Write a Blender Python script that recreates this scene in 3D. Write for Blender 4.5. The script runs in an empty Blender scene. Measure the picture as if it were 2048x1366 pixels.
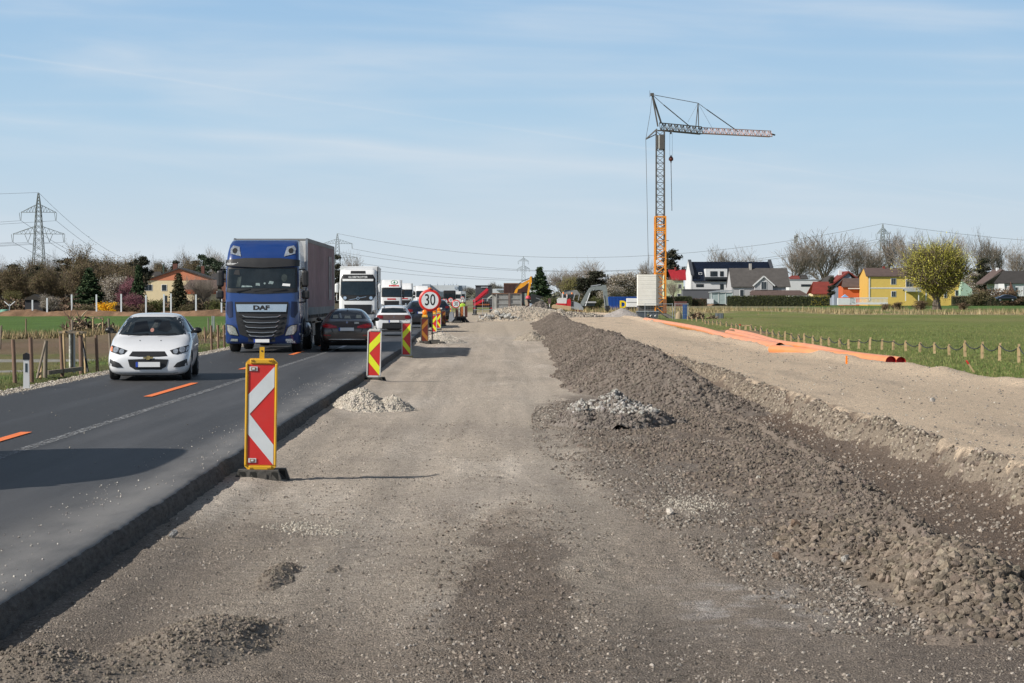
import bpy, bmesh, math, random
import numpy as np
from mathutils import Vector, Matrix
from mathutils.bvhtree import BVHTree
R = math.radians
scene = bpy.context.scene
COL = scene.collection
random.seed(7)
rng = np.random.default_rng(11)

# ------------------------------------------------------------------ camera
F = 4000.0; EYE = 2.12
cam_d = bpy.data.cameras.new('camera'); cam = bpy.data.objects.new('camera', cam_d); COL.objects.link(cam)
cam_d.sensor_width = 36; cam_d.lens = F/2048*36; cam_d.clip_end = 12000; cam_d.clip_start = 0.2
cam.location = (0, 0, EYE)
cam.rotation_euler = (R(90)-math.atan(89/F), 0, -math.atan(39/F))
scene.camera = cam
CM = cam.rotation_euler.to_matrix()
def ray(px, py):
    return CM @ Vector(((px-1024)/F, (683-py)/F, -1))
def G(px, py, z=0.0):                       # point of the photograph on the level z
    d = ray(px, py); t = (z-EYE)/d.z
    return Vector((d.x*t, d.y*t, z))
def W(px, py, Y):                           # point of the photograph at the distance Y
    d = ray(px, py); t = Y/d.y
    return Vector((d.x*t, Y, EYE+d.z*t))

# ------------------------------------------------------------------ materials
MATS = {}
def srgb(r, g, b):
    f = lambda c: (c/255/12.92) if c/255 <= .04045 else ((c/255+.055)/1.055)**2.4
    return (f(r), f(g), f(b))
def mat(name, col=(.5,.5,.5), rough=.6, metal=0., var=.12, scale=4., bump=0., bscale=25., coat=0., spec=.5, emit=0., dirt=0., stretch=None, coord='Object'):
    if name in MATS: return MATS[name]
    m = bpy.data.materials.new(name); m.use_nodes = True; nt = m.node_tree; N = nt.nodes; L = nt.links
    b = N['Principled BSDF']; b.inputs['Roughness'].default_value = rough; b.inputs['Metallic'].default_value = metal
    b.inputs['Specular IOR Level'].default_value = spec
    if coat: b.inputs['Coat Weight'].default_value = coat; b.inputs['Coat Roughness'].default_value = .06
    tc = N.new('ShaderNodeTexCoord'); src = tc.outputs[coord]
    if stretch:
        mp = N.new('ShaderNodeMapping'); mp.inputs['Scale'].default_value = stretch; L.new(src, mp.inputs['Vector']); src = mp.outputs[0]
    n = N.new('ShaderNodeTexNoise'); n.inputs['Scale'].default_value = scale; n.inputs['Detail'].default_value = 6; n.inputs['Roughness'].default_value = .6
    L.new(src, n.inputs['Vector'])
    r = N.new('ShaderNodeMapRange'); r.inputs['From Min'].default_value = .3; r.inputs['From Max'].default_value = .7
    r.inputs['To Min'].default_value = 1-var; r.inputs['To Max'].default_value = 1+var
    L.new(n.outputs['Fac'], r.inputs['Value'])
    mx = N.new('ShaderNodeVectorMath'); mx.operation = 'SCALE'; mx.inputs[0].default_value = col; L.new(r.outputs[0], mx.inputs['Scale'])
    out = mx.outputs[0]
    if dirt:
        n2 = N.new('ShaderNodeTexNoise'); n2.inputs['Scale'].default_value = scale*.6; n2.inputs['Detail'].default_value = 8; L.new(src, n2.inputs['Vector'])
        r2 = N.new('ShaderNodeMapRange'); r2.inputs['From Min'].default_value = .48; r2.inputs['From Max'].default_value = .75; r2.inputs['To Max'].default_value = dirt; L.new(n2.outputs['Fac'], r2.inputs['Value'])
        m2 = N.new('ShaderNodeMix'); m2.data_type = 'RGBA'; m2.inputs['B'].default_value = (.2,.17,.14,1); L.new(r2.outputs[0], m2.inputs['Factor']); L.new(out, m2.inputs['A']); out = m2.outputs['Result']
    L.new(out, b.inputs['Base Color'])
    if emit: L.new(out, b.inputs['Emission Color']); b.inputs['Emission Strength'].default_value = emit
    if bump:
        n3 = N.new('ShaderNodeTexNoise'); n3.inputs['Scale'].default_value = bscale; n3.inputs['Detail'].default_value = 5; L.new(src, n3.inputs['Vector'])
        bp = N.new('ShaderNodeBump'); bp.inputs['Strength'].default_value = bump; bp.inputs['Distance'].default_value = .02; L.new(n3.outputs['Fac'], bp.inputs['Height']); L.new(bp.outputs[0], b.inputs['Normal'])
    MATS[name] = m
    return m
def attr_mat(name, rough=.95, fine=60., amp=.35, bump=.5, bdist=.01, fine2=None, spec=.25, speck=0.):
    """colour from the mesh's own colour attribute, broken up by fine noise"""
    if name in MATS: return MATS[name]
    m = bpy.data.materials.new(name); m.use_nodes = True; nt = m.node_tree; N = nt.nodes; L = nt.links
    b = N['Principled BSDF']; b.inputs['Roughness'].default_value = rough; b.inputs['Specular IOR Level'].default_value = spec
    a = N.new('ShaderNodeAttribute'); a.attribute_name = 'Col'
    tc = N.new('ShaderNodeTexCoord')
    n = N.new('ShaderNodeTexNoise'); n.inputs['Scale'].default_value = fine; n.inputs['Detail'].default_value = 7; n.inputs['Roughness'].default_value = .75
    L.new(tc.outputs['Object'], n.inputs['Vector'])
    r = N.new('ShaderNodeMapRange'); r.inputs['From Min'].default_value = .3; r.inputs['From Max'].default_value = .7; r.inputs['To Min'].default_value = 1-amp; r.inputs['To Max'].default_value = 1+amp
    L.new(n.outputs['Fac'], r.inputs['Value'])
    mx = N.new('ShaderNodeVectorMath'); mx.operation = 'SCALE'; L.new(a.outputs['Color'], mx.inputs[0]); L.new(r.outputs[0], mx.inputs['Scale'])
    out = mx.outputs[0]
    nm_ = N.new('ShaderNodeTexNoise'); nm_.inputs['Scale'].default_value = fine*.22; nm_.inputs['Detail'].default_value = 6; nm_.inputs['Roughness'].default_value = .7; L.new(tc.outputs['Object'], nm_.inputs['Vector'])
    rm_ = N.new('ShaderNodeMapRange'); rm_.inputs['From Min'].default_value = .3; rm_.inputs['From Max'].default_value = .7; rm_.inputs['To Min'].default_value = 1-amp*.55; rm_.inputs['To Max'].default_value = 1+amp*.45; L.new(nm_.outputs['Fac'], rm_.inputs['Value'])
    mm_ = N.new('ShaderNodeVectorMath'); mm_.operation = 'SCALE'; L.new(out, mm_.inputs[0]); L.new(rm_.outputs[0], mm_.inputs['Scale']); out = mm_.outputs[0]
    v = N.new('ShaderNodeTexVoronoi'); v.inputs['Scale'].default_value = fine2 or fine*1.3; L.new(tc.outputs['Object'], v.inputs['Vector'])
    if speck:
        sp = N.new('ShaderNodeSeparateColor'); L.new(v.outputs['Color'], sp.inputs[0])
        r3 = N.new('ShaderNodeMapRange'); r3.inputs['To Min'].default_value = 1-speck; r3.inputs['To Max'].default_value = 1+speck; L.new(sp.outputs[0], r3.inputs['Value'])
        m3 = N.new('ShaderNodeVectorMath'); m3.operation = 'SCALE'; L.new(out, m3.inputs[0]); L.new(r3.outputs[0], m3.inputs['Scale']); out = m3.outputs[0]
    L.new(out, b.inputs['Base Color'])
    if bump:
        ad = N.new('ShaderNodeMath'); ad.operation = 'SUBTRACT'; L.new(n.outputs['Fac'], ad.inputs[0]); L.new(v.outputs['Distance'], ad.inputs[1])
        bp = N.new('ShaderNodeBump'); bp.inputs['Strength'].default_value = bump; bp.inputs['Distance'].default_value = bdist; ad2 = N.new('ShaderNodeMath'); ad2.operation = 'MULTIPLY_ADD'; L.new(nm_.outputs['Fac'], ad2.inputs[0]); ad2.inputs[1].default_value = 2.0; L.new(ad.outputs[0], ad2.inputs[2]); L.new(ad2.outputs[0], bp.inputs['Height']); L.new(bp.outputs[0], b.inputs['Normal'])
    MATS[name] = m
    return m

# ------------------------------------------------------------------ noise
_T = np.random.default_rng(5).random((256, 256))
def vn(x, y, s=0):
    x = np.asarray(x, float)+s*37.3; y = np.asarray(y, float)+s*91.7
    xi = np.floor(x).astype(int); yi = np.floor(y).astype(int); fx = x-xi; fy = y-yi
    fx = fx*fx*(3-2*fx); fy = fy*fy*(3-2*fy)
    a = _T[xi&255, yi&255]; b = _T[(xi+1)&255, yi&255]; c = _T[xi&255, (yi+1)&255]; d = _T[(xi+1)&255, (yi+1)&255]
    return (a*(1-fx)+b*fx)*(1-fy)+(c*(1-fx)+d*fx)*fy
def fbm(x, y, o=4, s=0, g=.5):
    t = 0; a = 1; n = 0
    for i in range(o):
        t = t+a*vn(x*2**i, y*2**i, s+i); n += a; a *= g
    return t/n*2-1
def sst(a, b, x):
    t = np.clip((x-a)/(b-a), 0, 1); return t*t*(3-2*t)

# ------------------------------------------------------------------ object helpers
def link(o, parent=None):
    COL.objects.link(o)
    if parent is not None: o.parent = parent
    return o
def tag(o, label=None, cat=None, group=None, kind=None):
    if label: o['label'] = label
    if cat: o['category'] = cat
    if group: o['group'] = group
    if kind: o['kind'] = kind
    return o
def thing(name, label, cat, loc=(0,0,0), rz=0., group=None, rx=0., ry=0.):
    o = bpy.data.objects.new(name, None); o.empty_display_size = .2; link(o); o.location = loc; o.rotation_euler = (rx, ry, rz)
    return tag(o, label, cat, group)
def copy_tree(o, parent=None):
    c = o.copy(); COL.objects.link(c); c.parent = parent
    for ch in list(o.children): copy_tree(ch, c)
    return c
def mesh_np(name, V, faces, m, parent=None, col=None, smooth=False, mi=None):
    """faces: list of integer arrays (n,3) or (n,4)"""
    me = bpy.data.meshes.new(name); V = np.asarray(V, np.float32)
    me.vertices.add(len(V)); me.vertices.foreach_set('co', V.ravel())
    faces = [np.asarray(f, np.int32) for f in faces if len(f)]
    nl = sum(f.size for f in faces); nf = sum(len(f) for f in faces)
    me.loops.add(nl); me.polygons.add(nf)
    me.loops.foreach_set('vertex_index', np.concatenate([f.ravel() for f in faces]))
    sz = np.concatenate([np.full(len(f), f.shape[1], np.int32) for f in faces])
    st = np.concatenate([[0], np.cumsum(sz)[:-1]]).astype(np.int32)
    me.polygons.foreach_set('loop_start', st)
    try: me.polygons.foreach_set('loop_total', sz)
    except Exception: pass
    me.polygons.foreach_set('use_smooth', np.full(nf, smooth, bool))
    for mm in (m if isinstance(m, (list, tuple)) else [m]): me.materials.append(mm)
    if mi is not None: me.polygons.foreach_set('material_index', np.asarray(mi, np.int32))
    if col is not None:
        ca = me.color_attributes.new('Col', 'FLOAT_COLOR', 'POINT')
        c4 = np.ones((len(V), 4), np.float32); c4[:, :3] = col; ca.data.foreach_set('color', c4.ravel())
    me.update(calc_edges=True); me.validate()
    o = bpy.data.objects.new(name, me); link(o, parent)
    return o

class MB:
    """collects shapes and links them as one mesh object"""
    def __init__(s): s.v = []; s.f = []; s.m = []; s.sm = []; s.mats = []
    def _mi(s, m):
        if m not in s.mats: s.mats.append(m)
        return s.mats.index(m)
    def add(s, V, Fs, m, M=None, smooth=False):
        o = len(s.v); V = [Vector(p) for p in V]
        if M is not None: V = [M @ p for p in V]
        s.v += V; k = s._mi(m)
        for f in Fs: s.f.append([i+o for i in f]); s.m.append(k); s.sm.append(smooth)
        return s
    def box(s, c, d, m, M=None, bev=0., rz=0.):
        x, y, z = d[0]/2, d[1]/2, d[2]/2
        T = Matrix.Translation(c) @ Matrix.Rotation(rz, 4, 'Z')
        if M is not None: T = M @ T
        if bev <= 0:
            V = [(i*x, j*y, k*z) for k in (-1,1) for i, j in ((-1,-1),(1,-1),(1,1),(-1,1))]
            return s.add(V, [(3,2,1,0),(4,5,6,7),(0,1,5,4),(1,2,6,5),(2,3,7,6),(3,0,4,7)], m, T)
        bm = bmesh.new(); bmesh.ops.create_cube(bm, size=1)
        for v in bm.verts: v.co = Vector((v.co.x*2*x, v.co.y*2*y, v.co.z*2*z))
        bmesh.ops.bevel(bm, geom=bm.edges[:], offset=min(bev, x*.9, y*.9, z*.9), segments=2, profile=.5, affect='EDGES')
        bm.verts.ensure_lookup_table()
        s.add([v.co.copy() for v in bm.verts], [[v.index for v in f.verts] for f in bm.faces], m, T); bm.free(); return s
    def b2(s, a, b, m, M=None, bev=0.):
        a = Vector(a); b = Vector(b)
        return s.box((a+b)/2, (abs(b.x-a.x), abs(b.y-a.y), abs(b.z-a.z)), m, M, bev)
    def bar(s, a, b, w, m, h=None, n=0, w2=None):
        """square (n=0) or n-sided bar between two points"""
        a = Vector(a); b = Vector(b); d = b-a
        if d.length < 1e-6: return s
        z = d.normalized(); up = Vector((0,0,1)) if abs(z.z) < .95 else Vector((0,1,0))
        x = z.cross(up).normalized(); y = x.cross(z); h = h or w; k = (w2/w) if w2 else 1
        if n == 0: ring = [(-.5,-.5),(.5,-.5),(.5,.5),(-.5,.5)]
        else: ring = [(.5*math.cos(2*math.pi*i/n), .5*math.sin(2*math.pi*i/n)) for i in range(n)]
        q = len(ring)
        V = [a+x*(p[0]*w)+y*(p[1]*h) for p in ring]+[b+x*(p[0]*w*k)+y*(p[1]*h*k) for p in ring]
        Fs = [(i, (i+1)%q, q+(i+1)%q, q+i) for i in range(q)]
        o = len(s.v); s.add(V, Fs, m, smooth=n > 0); s.add(V, [tuple(range(q))[::-1], tuple(range(q, 2*q))], m)
        return s
    def path(s, pts, r, m, n=8, smooth=True, cap=True):
        pts = [Vector(p) for p in pts]; V = []; Fs = []
        rr = r if isinstance(r, (list, tuple)) else [r]*len(pts)
        for i, p in enumerate(pts):
            t = (pts[min(i+1, len(pts)-1)]-pts[max(i-1, 0)]).normalized()
            up = Vector((0,0,1)) if abs(t.z) < .9 else Vector((1,0,0))
            x = t.cross(up).normalized(); y = x.cross(t)
            V += [p+(x*math.cos(2*math.pi*k/n)+y*math.sin(2*math.pi*k/n))*rr[i] for k in range(n)]
        for i in range(len(pts)-1):
            Fs += [(i*n+k, i*n+(k+1)%n, (i+1)*n+(k+1)%n, (i+1)*n+k) for k in range(n)]
        s.add(V, Fs, m, smooth=smooth)
        if cap: s.add(V[:n], [tuple(range(n))], m); s.add(V[-n:], [tuple(range(n))], m)
        return s
    def lathe(s, prof, m, axis='Z', c=(0,0,0), n=20, smooth=True, M=None, nocap=False):
        """prof: (r, h) pairs round the axis"""
        V = []
        for r, h in prof:
            for k in range(n):
                a = 2*math.pi*k/n; u, v = r*math.cos(a), r*math.sin(a)
                V.append(Vector((u, v, h)) if axis == 'Z' else Vector((h, u, v)) if axis == 'X' else Vector((u, h, v)))
        V = [p+Vector(c) for p in V]
        Fs = [(i*n+k, i*n+(k+1)%n, (i+1)*n+(k+1)%n, (i+1)*n+k) for i in range(len(prof)-1) for k in range(n)]
        if prof[0] == prof[-1] or nocap: return s.add(V, Fs, m, M, smooth)
        if prof[0][0] > 1e-4 and abs(prof[0][1]-prof[1][1]) > 1e-6: Fs.append(tuple(range(n)))
        if prof[-1][0] > 1e-4 and abs(prof[-1][1]-prof[-2][1]) > 1e-6: Fs.append(tuple(range((len(prof)-1)*n, len(prof)*n)))
        return s.add(V, Fs, m, M, smooth)
    def prism(s, poly, y0, y1, m, plane='XZ', M=None):
        """extrude a 2-D outline: plane XZ along Y, YZ along X, XY along Z"""
        f = {'XZ': lambda p, t: (p[0], t, p[1]), 'YZ': lambda p, t: (t, p[0], p[1]), 'XY': lambda p, t: (p[0], p[1], t)}[plane]
        n = len(poly); V = [f(p, y0) for p in poly]+[f(p, y1) for p in poly]
        return s.add(V, [(i, (i+1)%n, n+(i+1)%n, n+i) for i in range(n)]+[tuple(range(n))[::-1], tuple(range(n, 2*n))], m, M)
    def build(s, name, parent=None, autosmooth=True):
        me = bpy.data.meshes.new(name); me.from_pydata([tuple(v) for v in s.v], [], s.f)
        for m in s.mats: me.materials.append(m)
        me.polygons.foreach_set('material_index', s.m); me.polygons.foreach_set('use_smooth', s.sm)
        bm = bmesh.new(); bm.from_mesh(me); bmesh.ops.recalc_face_normals(bm, faces=bm.faces); bm.to_mesh(me); bm.free()
        me.update()
        return link(bpy.data.objects.new(name, me), parent)

def text_geo(s, size, bold=0., sx=1.):
    cu = bpy.data.curves.new('t', 'FONT'); cu.body = s; cu.size = size; cu.align_x = 'CENTER'; cu.align_y = 'CENTER'; cu.offset = bold; cu.resolution_u = 3
    o = bpy.data.objects.new('t', cu); COL.objects.link(o); bpy.context.view_layer.update()
    me = bpy.data.meshes.new_from_object(o.evaluated_get(bpy.context.evaluated_depsgraph_get()))
    V = [Vector((v.co.x*sx, v.co.y, 0)) for v in me.vertices]; Fs = [list(p.vertices) for p in me.polygons]
    bpy.data.objects.remove(o); bpy.data.curves.remove(cu); bpy.data.meshes.remove(me)
    return V, Fs
def text_on(mb, s, size, c, m, bold=0., sx=1., face='-Y'):
    V, Fs = text_geo(s, size, bold, sx)
    if face == '-Y': V = [Vector((c[0]+p.x, c[1], c[2]+p.y)) for p in V]
    elif face == '+Y': V = [Vector((c[0]-p.x, c[1], c[2]+p.y)) for p in V]
    elif face == '+X': V = [Vector((c[0], c[1]+p.x, c[2]+p.y)) for p in V]
    mb.add(V, Fs, m); return mb
def ordinal(n):
    w = 'first second third fourth fifth sixth seventh eighth ninth tenth eleventh twelfth thirteenth fourteenth fifteenth sixteenth seventeenth eighteenth nineteenth twentieth'.split()
    if n <= 20: return w[n-1]
    t = {2:'twenty', 3:'thirty', 4:'forty', 5:'fifty'}[n//10]
    return (t+'-'+w[n%10-1]) if n%10 else {3:'thirtieth', 4:'fortieth', 5:'fiftieth'}[n//10]

# common materials
M_steel = mat('galvanised steel', (.45,.47,.49), .45, .6, .1)
M_dark = mat('black plastic', (.018,.018,.02), .5, 0, .1)
M_rubber = mat('rubber', (.022,.022,.023), .85, 0, .2, bump=.3)
M_glass = mat('tinted glass', (.012,.018,.022), .06, 0, .3, 3, spec=.6)
M_white = mat('white paint', (.78,.78,.78), .4, 0, .05, 2, coat=.3)
M_chrome = mat('chrome', (.62,.63,.64), .18, .9, .05)
M_wood = mat('weathered wood', (.30,.20,.13), .85, 0, .3, 9, bump=.4, stretch=(1,1,.15))
M_wood2 = mat('fresh pale wood', (.5,.36,.2), .8, 0, .2, 9, bump=.3, stretch=(1,1,.15))
M_red = mat('reflective red', (.62,.025,.02), .4, 0, .06, 5, spec=.6, dirt=.15)
M_signwhite = mat('reflective white', (.66,.7,.72), .4, 0, .05, 5, dirt=.2)
M_yellow = mat('reflective yellow', (.8,.85,.03), .4, 0, .05, 5, dirt=.15)
M_amber = mat('amber plastic', (.85,.4,.02), .35, 0, .06, 5, dirt=.25)
M_orange_lens = mat('orange lens', (.9,.22,.01), .2, 0, .1, 5, emit=.15)
SKY=[(213,221,227),(200,216,228),(178,208,231),(156,193,227)]; CLOUD=(219,227,235); SKY_STR=.1
# ------------------------------------------------------------------ world and sun
SUN_EL, SUN_AZ = R(34), R(243)      # azimuth clockwise from +Y: behind the camera, to the left
world = bpy.data.worlds.new("World"); scene.world = world; world.use_nodes = True
nt = world.node_tree; N = nt.nodes; L = nt.links; bg = N['Background']
sky = N.new('ShaderNodeTexSky'); sky.sky_type = 'NISHITA'; sky.sun_disc = False; sky.sun_elevation = SUN_EL; sky.sun_rotation = SUN_AZ
sky.air_density = 1.0; sky.dust_density = 1.4; sky.ozone_density = 2.0
tc = N.new('ShaderNodeTexCoord'); sep = N.new('ShaderNodeSeparateXYZ'); L.new(tc.outputs['Generated'], sep.inputs[0])
def mth(op, a, b=None, clamp=False):
    n = N.new('ShaderNodeMath'); n.operation = op; n.use_clamp = clamp
    for i, x in enumerate((a, b)):
        if x is None: continue
        if isinstance(x, (int, float)): n.inputs[i].default_value = x
        else: L.new(x, n.inputs[i])
    return n.outputs[0]
# the low sky: pale haze at the horizon, clearer blue above, handing over to the sky model higher up
cr = N.new('ShaderNodeValToRGB'); L.new(mth('MULTIPLY', sep.outputs['Z'], 5.0, True), cr.inputs[0])
def lin(c, k=1.): return (*[x*k/SKY_STR*.1 for x in srgb(*c)], 1)
cr.color_ramp.elements[0].position = 0.; cr.color_ramp.elements[0].color = lin(SKY[0])
cr.color_ramp.elements[1].position = .75; cr.color_ramp.elements[1].color = lin(SKY[3])
e = cr.color_ramp.elements.new(.17); e.color = lin(SKY[1])
e = cr.color_ramp.elements.new(.42); e.color = lin(SKY[2])
dm_ = N.new('ShaderNodeVectorMath'); dm_.operation = 'SCALE'; L.new(sky.outputs[0], dm_.inputs[0]); dm_.inputs['Scale'].default_value = .5
sc_ = N.new('ShaderNodeVectorMath'); sc_.operation = 'SCALE'; L.new(cr.outputs[0], sc_.inputs[0]); sc_.inputs['Scale'].default_value = 10.
ho = N.new('ShaderNodeMapRange'); ho.inputs['From Min'].default_value = .16; ho.inputs['From Max'].default_value = .4; L.new(sep.outputs['Z'], ho.inputs['Value'])
tint = N.new('ShaderNodeMix'); tint.data_type = 'RGBA'; L.new(ho.outputs[0], tint.inputs['Factor'])
L.new(sc_.outputs[0], tint.inputs['A']); L.new(dm_.outputs[0], tint.inputs['B'])
# thin cirrus drawn out in long, slightly tilted bands
az = mth('ARCTAN2', sep.outputs['X'], sep.outputs['Y'])
cmb = N.new('ShaderNodeCombineXYZ'); L.new(az, cmb.inputs[0]); L.new(mth('ADD', sep.outputs['Z'], mth('MULTIPLY', az, .045)), cmb.inputs[1])
mp = N.new('ShaderNodeMapping'); mp.inputs['Scale'].default_value = (1.3, 8.5, 1); L.new(cmb.outputs[0], mp.inputs['Vector'])
def nz(sc, det, dist=0., vec=None):
    n = N.new('ShaderNodeTexNoise'); n.inputs['Scale'].default_value = sc; n.inputs['Detail'].default_value = det; n.inputs['Distortion'].default_value = dist; n.inputs['Roughness'].default_value = .5
    L.new(vec or mp.outputs[0], n.inputs['Vector']); return n.outputs['Fac']
c1 = nz(2.2, 6, .7); c2 = nz(7, 6, .5)
cl = mth('ADD', mth('MULTIPLY', c1, .72), mth('MULTIPLY', c2, .28))
rg = N.new('ShaderNodeMapRange'); rg.inputs['From Min'].default_value = .42; rg.inputs['From Max'].default_value = .70; rg.inputs['To Max'].default_value = .5; rg.interpolation_type = 'SMOOTHSTEP'
L.new(cl, rg.inputs['Value'])
CL = [x*10 for x in srgb(*CLOUD)]
mixc = N.new('ShaderNodeMix'); mixc.data_type = 'RGBA'; L.new(rg.outputs[0], mixc.inputs['Factor']); L.new(tint.outputs['Result'], mixc.inputs['A'])
mixc.inputs['B'].default_value = (*CL, 1)
# long diffuse aircraft trails: bands round great circles of the sky
last = mixc.outputs['Result']
def trail(e0, e1, a0, a1, w, s):
    global last
    p = ray(a0, e0).normalized(); q = ray(a1, e1).normalized(); n = p.cross(q).normalized()
    vm = N.new('ShaderNodeVectorMath'); vm.operation = 'DOT_PRODUCT'; L.new(tc.outputs['Generated'], vm.inputs[0]); vm.inputs[1].default_value = n
    wob = mth('MULTIPLY', mth('SUBTRACT', nz(3.0, 5, .4), .5), w*2.4)
    d = mth('ABSOLUTE', mth('ADD', vm.outputs['Value'], wob))
    g = mth('SUBTRACT', 1.0, mth('DIVIDE', d, w), True)
    g = mth('MULTIPLY', mth('MULTIPLY', g, g), mth('MULTIPLY', mth('SUBTRACT', nz(3.2, 5, .6), .25, True), s*3), True)
    mm = N.new('ShaderNodeMix'); mm.data_type = 'RGBA'; L.new(g, mm.inputs['Factor']); L.new(last, mm.inputs['A']); mm.inputs['B'].default_value = (*CL, 1); last = mm.outputs['Result']
trail(235, 345, 0, 1300, .0075, .40); trail(165, 290, 380, 1250, .0016, .26); trail(25, 70, 0, 1000, .006, .18)
trail(205, 195, 500, 2000, .004, .12); trail(300, 345, 100, 1900, .008, .22); trail(140, 150, 0, 900, .004, .12)
L.new(last, bg.inputs['Color']); bg.inputs['Strength'].default_value = SKY_STR
sun_d = bpy.data.lights.new('sun', 'SUN'); sun_d.energy = 5.3; sun_d.angle = R(.53); sun_d.color = (1, .95, .87)
sun = bpy.data.objects.new('sun', sun_d); COL.objects.link(sun)
to_sun = Vector((math.sin(SUN_AZ)*math.cos(SUN_EL), math.cos(SUN_AZ)*math.cos(SUN_EL), math.sin(SUN_EL)))
sun.rotation_euler = to_sun.to_track_quat('Z', 'Y').to_euler()
scene.view_settings.view_transform = 'Standard'; scene.view_settings.look = 'None'; scene.view_settings.exposure = 0
scene.render.engine = 'CYCLES'; scene.cycles.max_bounces = 5; scene.cycles.use_denoising = True

# ------------------------------------------------------------------ road line
def bend(y): return np.interp(y, [0, 75, 133, 190, 247, 300, 600, 3000], [0, -.15, -1.2, -2.8, -4.5, -6.0, -16, -140])
def xedge(y): return np.interp(y, [0, 12, 30, 50, 70], [-2.95, -2.98, -3.06, -3.1, -3.2])+bend(y)
def xleft(y): return -9.25+bend(y)
ZR = .25
def hl(x, y): return np.interp(y, [0, 60, 110, 160, 260], [5.62, 5.5, 5.8, 6, 6])      # haul road edges
def hr(x, y): return np.interp(y, [0, 41, 52, 76, 110, 158, 200], [11.4, 11.0, 10.6, 9.9, 10.3, 12.3, 12.5])
def ground_h(x, y):
    """height of the site to the right of the road"""
    x = np.asarray(x, float); y = np.asarray(y, float)
    wob = fbm(x*.8, y*.8, 4, 3)*.35
    a = hl(x, y); b = hr(x, y)
    site = .018*fbm(x*.9, y*.35, 4, 1)
    ruts = -.03*np.exp(-((x+.9+.3*fbm(y*.1, y*0, 2, 9))/.35)**2)-.03*np.exp(-((x-1.0+.3*fbm(y*.1, y*0, 2, 9))/.35)**2)
    tren = -.10*sst(3.6, 4.3, x+wob*.6)*(1-sst(a-.6, a-.1, x+wob))*(1-sst(90, 140, y))
    haul = .30*sst(a-.3, a+.1, x+wob*.7)
    bank = .07*np.exp(-((x-a-.05)/.2)**2)*(1+fbm(x*2, y*2, 3, 6))*.7*(y < 120)
    berm = (.16+.1*fbm(x*1.5, y*.5, 4, 7))*np.exp(-((x-b+.35)/.4)**2)*sst(20, 40, y)*(1-sst(200, 240, y))
    hn = .03*fbm(x*.7, y*.25, 3, 2)*(x > a)
    lip = .065*(1-sst(.25, .75, x-xedge(y)+.12*wob))*(y < 200)
    return lip+site+ruts*(y < 160)+tren+haul+bank+berm+hn
def fine_h(x, y, site):
    near = np.clip(1.3-y/60, .15, 1)
    rough = .5+1.2*sst(-.1, .5, fbm(x*.9, y*.5, 3, 23)); pt = np.exp(-((x-.1)/.6)**2)*(1-sst(16, 21, y))*1.3
    return near*(.013*fbm(x*5, y*3.5, 3, 21)+.011*fbm(x*16, y*11, 2, 22))*site*(rough+pt)+(y < 40)*.012*pt*fbm(x*3, y*6, 3, 24)

# ------------------------------------------------------------------ site ground, haul road and field (right of the road)
def cmix(a, b, t): return a*(1-t[..., None])+np.array(b)*t[..., None]
ys = [6.5]
while ys[-1] < 330: ys.append(ys[-1]*1.0036)
while ys[-1] < 6000: ys.append(ys[-1]*1.05)
ys = np.array(ys)
xs = list(np.arange(-.06, 9.3, .045)); 
while xs[-1] < 20: xs.append(xs[-1]+.09)
while xs[-1] < 4000: xs.append(xs[-1]+max(.2, (xs[-1]-15)*.07))
xs = np.array(xs)
Xo, Y = np.meshgrid(xs, ys); X = Xo+xedge(Y)
far = sst(255, 275, Y+4*fbm(X*.3, Y*.1, 3, 4))
Z = ground_h(X, Y); site = (X < hr(X, Y)).astype(float)
Zf = Z+fine_h(X, Y, np.where(X < hr(X, Y)+.3, 1, .5))
wob = fbm(X*.8, Y*.8, 4, 3)*.35; w2 = fbm(X*1.7, Y*.9, 4, 13); w3 = fbm(X*.5, Y*.18, 4, 14); w4 = fbm(X*7, Y*5, 3, 15)
C = np.ones(X.shape+(3,))*np.array((.37,.315,.258))
C = C*(1+.13*w3+.10*w2+.10*w4)[..., None]
C = cmix(C, (.50,.445,.385), sst(.05, .6, fbm(X*1.1, Y*.25, 5, 31)+.25*w4)*.75)           # pale dust
C = cmix(C, (.20,.17,.145), sst(.1, .55, fbm(X*.9+5, Y*.3, 5, 32)+.2*w4)*.65*(1-sst(60, 120, Y)))       # damp, dark patches
dk = sst(0, .5, 1-((X-.17-.02*(Y-14))/.44)**2+.8*w2)*(1-sst(17.5, 20.5, Y+2*w2)); C = cmix(C, (.15,.118,.095), dk*.8)
rp = (np.sin(Y*30+9*w2+X*3+5*w3)*.5+.5)*(1-sst(22, 40, Y)); C = C*(1-.26*rp*sst(-.1, .6, w3+.25))[..., None]
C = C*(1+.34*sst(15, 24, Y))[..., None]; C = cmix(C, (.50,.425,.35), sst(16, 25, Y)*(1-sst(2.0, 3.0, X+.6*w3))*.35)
C = cmix(C, (.235,.195,.16), sst(.5, 1.6, X+.8*w3+.4*w2)*(1-sst(19, 27, Y))*.7)
C = cmix(C, (.21,.175,.145), (1-sst(-2.3, -1.4, X+.6*w3+.3*w2))*(1-sst(15, 20, Y))*.75)
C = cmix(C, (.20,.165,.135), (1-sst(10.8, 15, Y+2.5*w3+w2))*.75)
lz = np.interp(Y, [10, 16, 20, 25, 30, 36, 42], [2.4, 2.2, 1.6, .95, .75, .8, 1.2]); C = cmix(C, (.185,.152,.126), sst(-.15, .35, X-lz+.6*w2+.3*w4)*(1-sst(40, 46, Y))*.85)
C = cmix(C, (.47,.44,.42), np.exp(-((X-1.75)/.5)**2-((Y-13.8)/1.0)**2)*sst(-.3, .3, w2+w4*.7)*.8)
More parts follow.
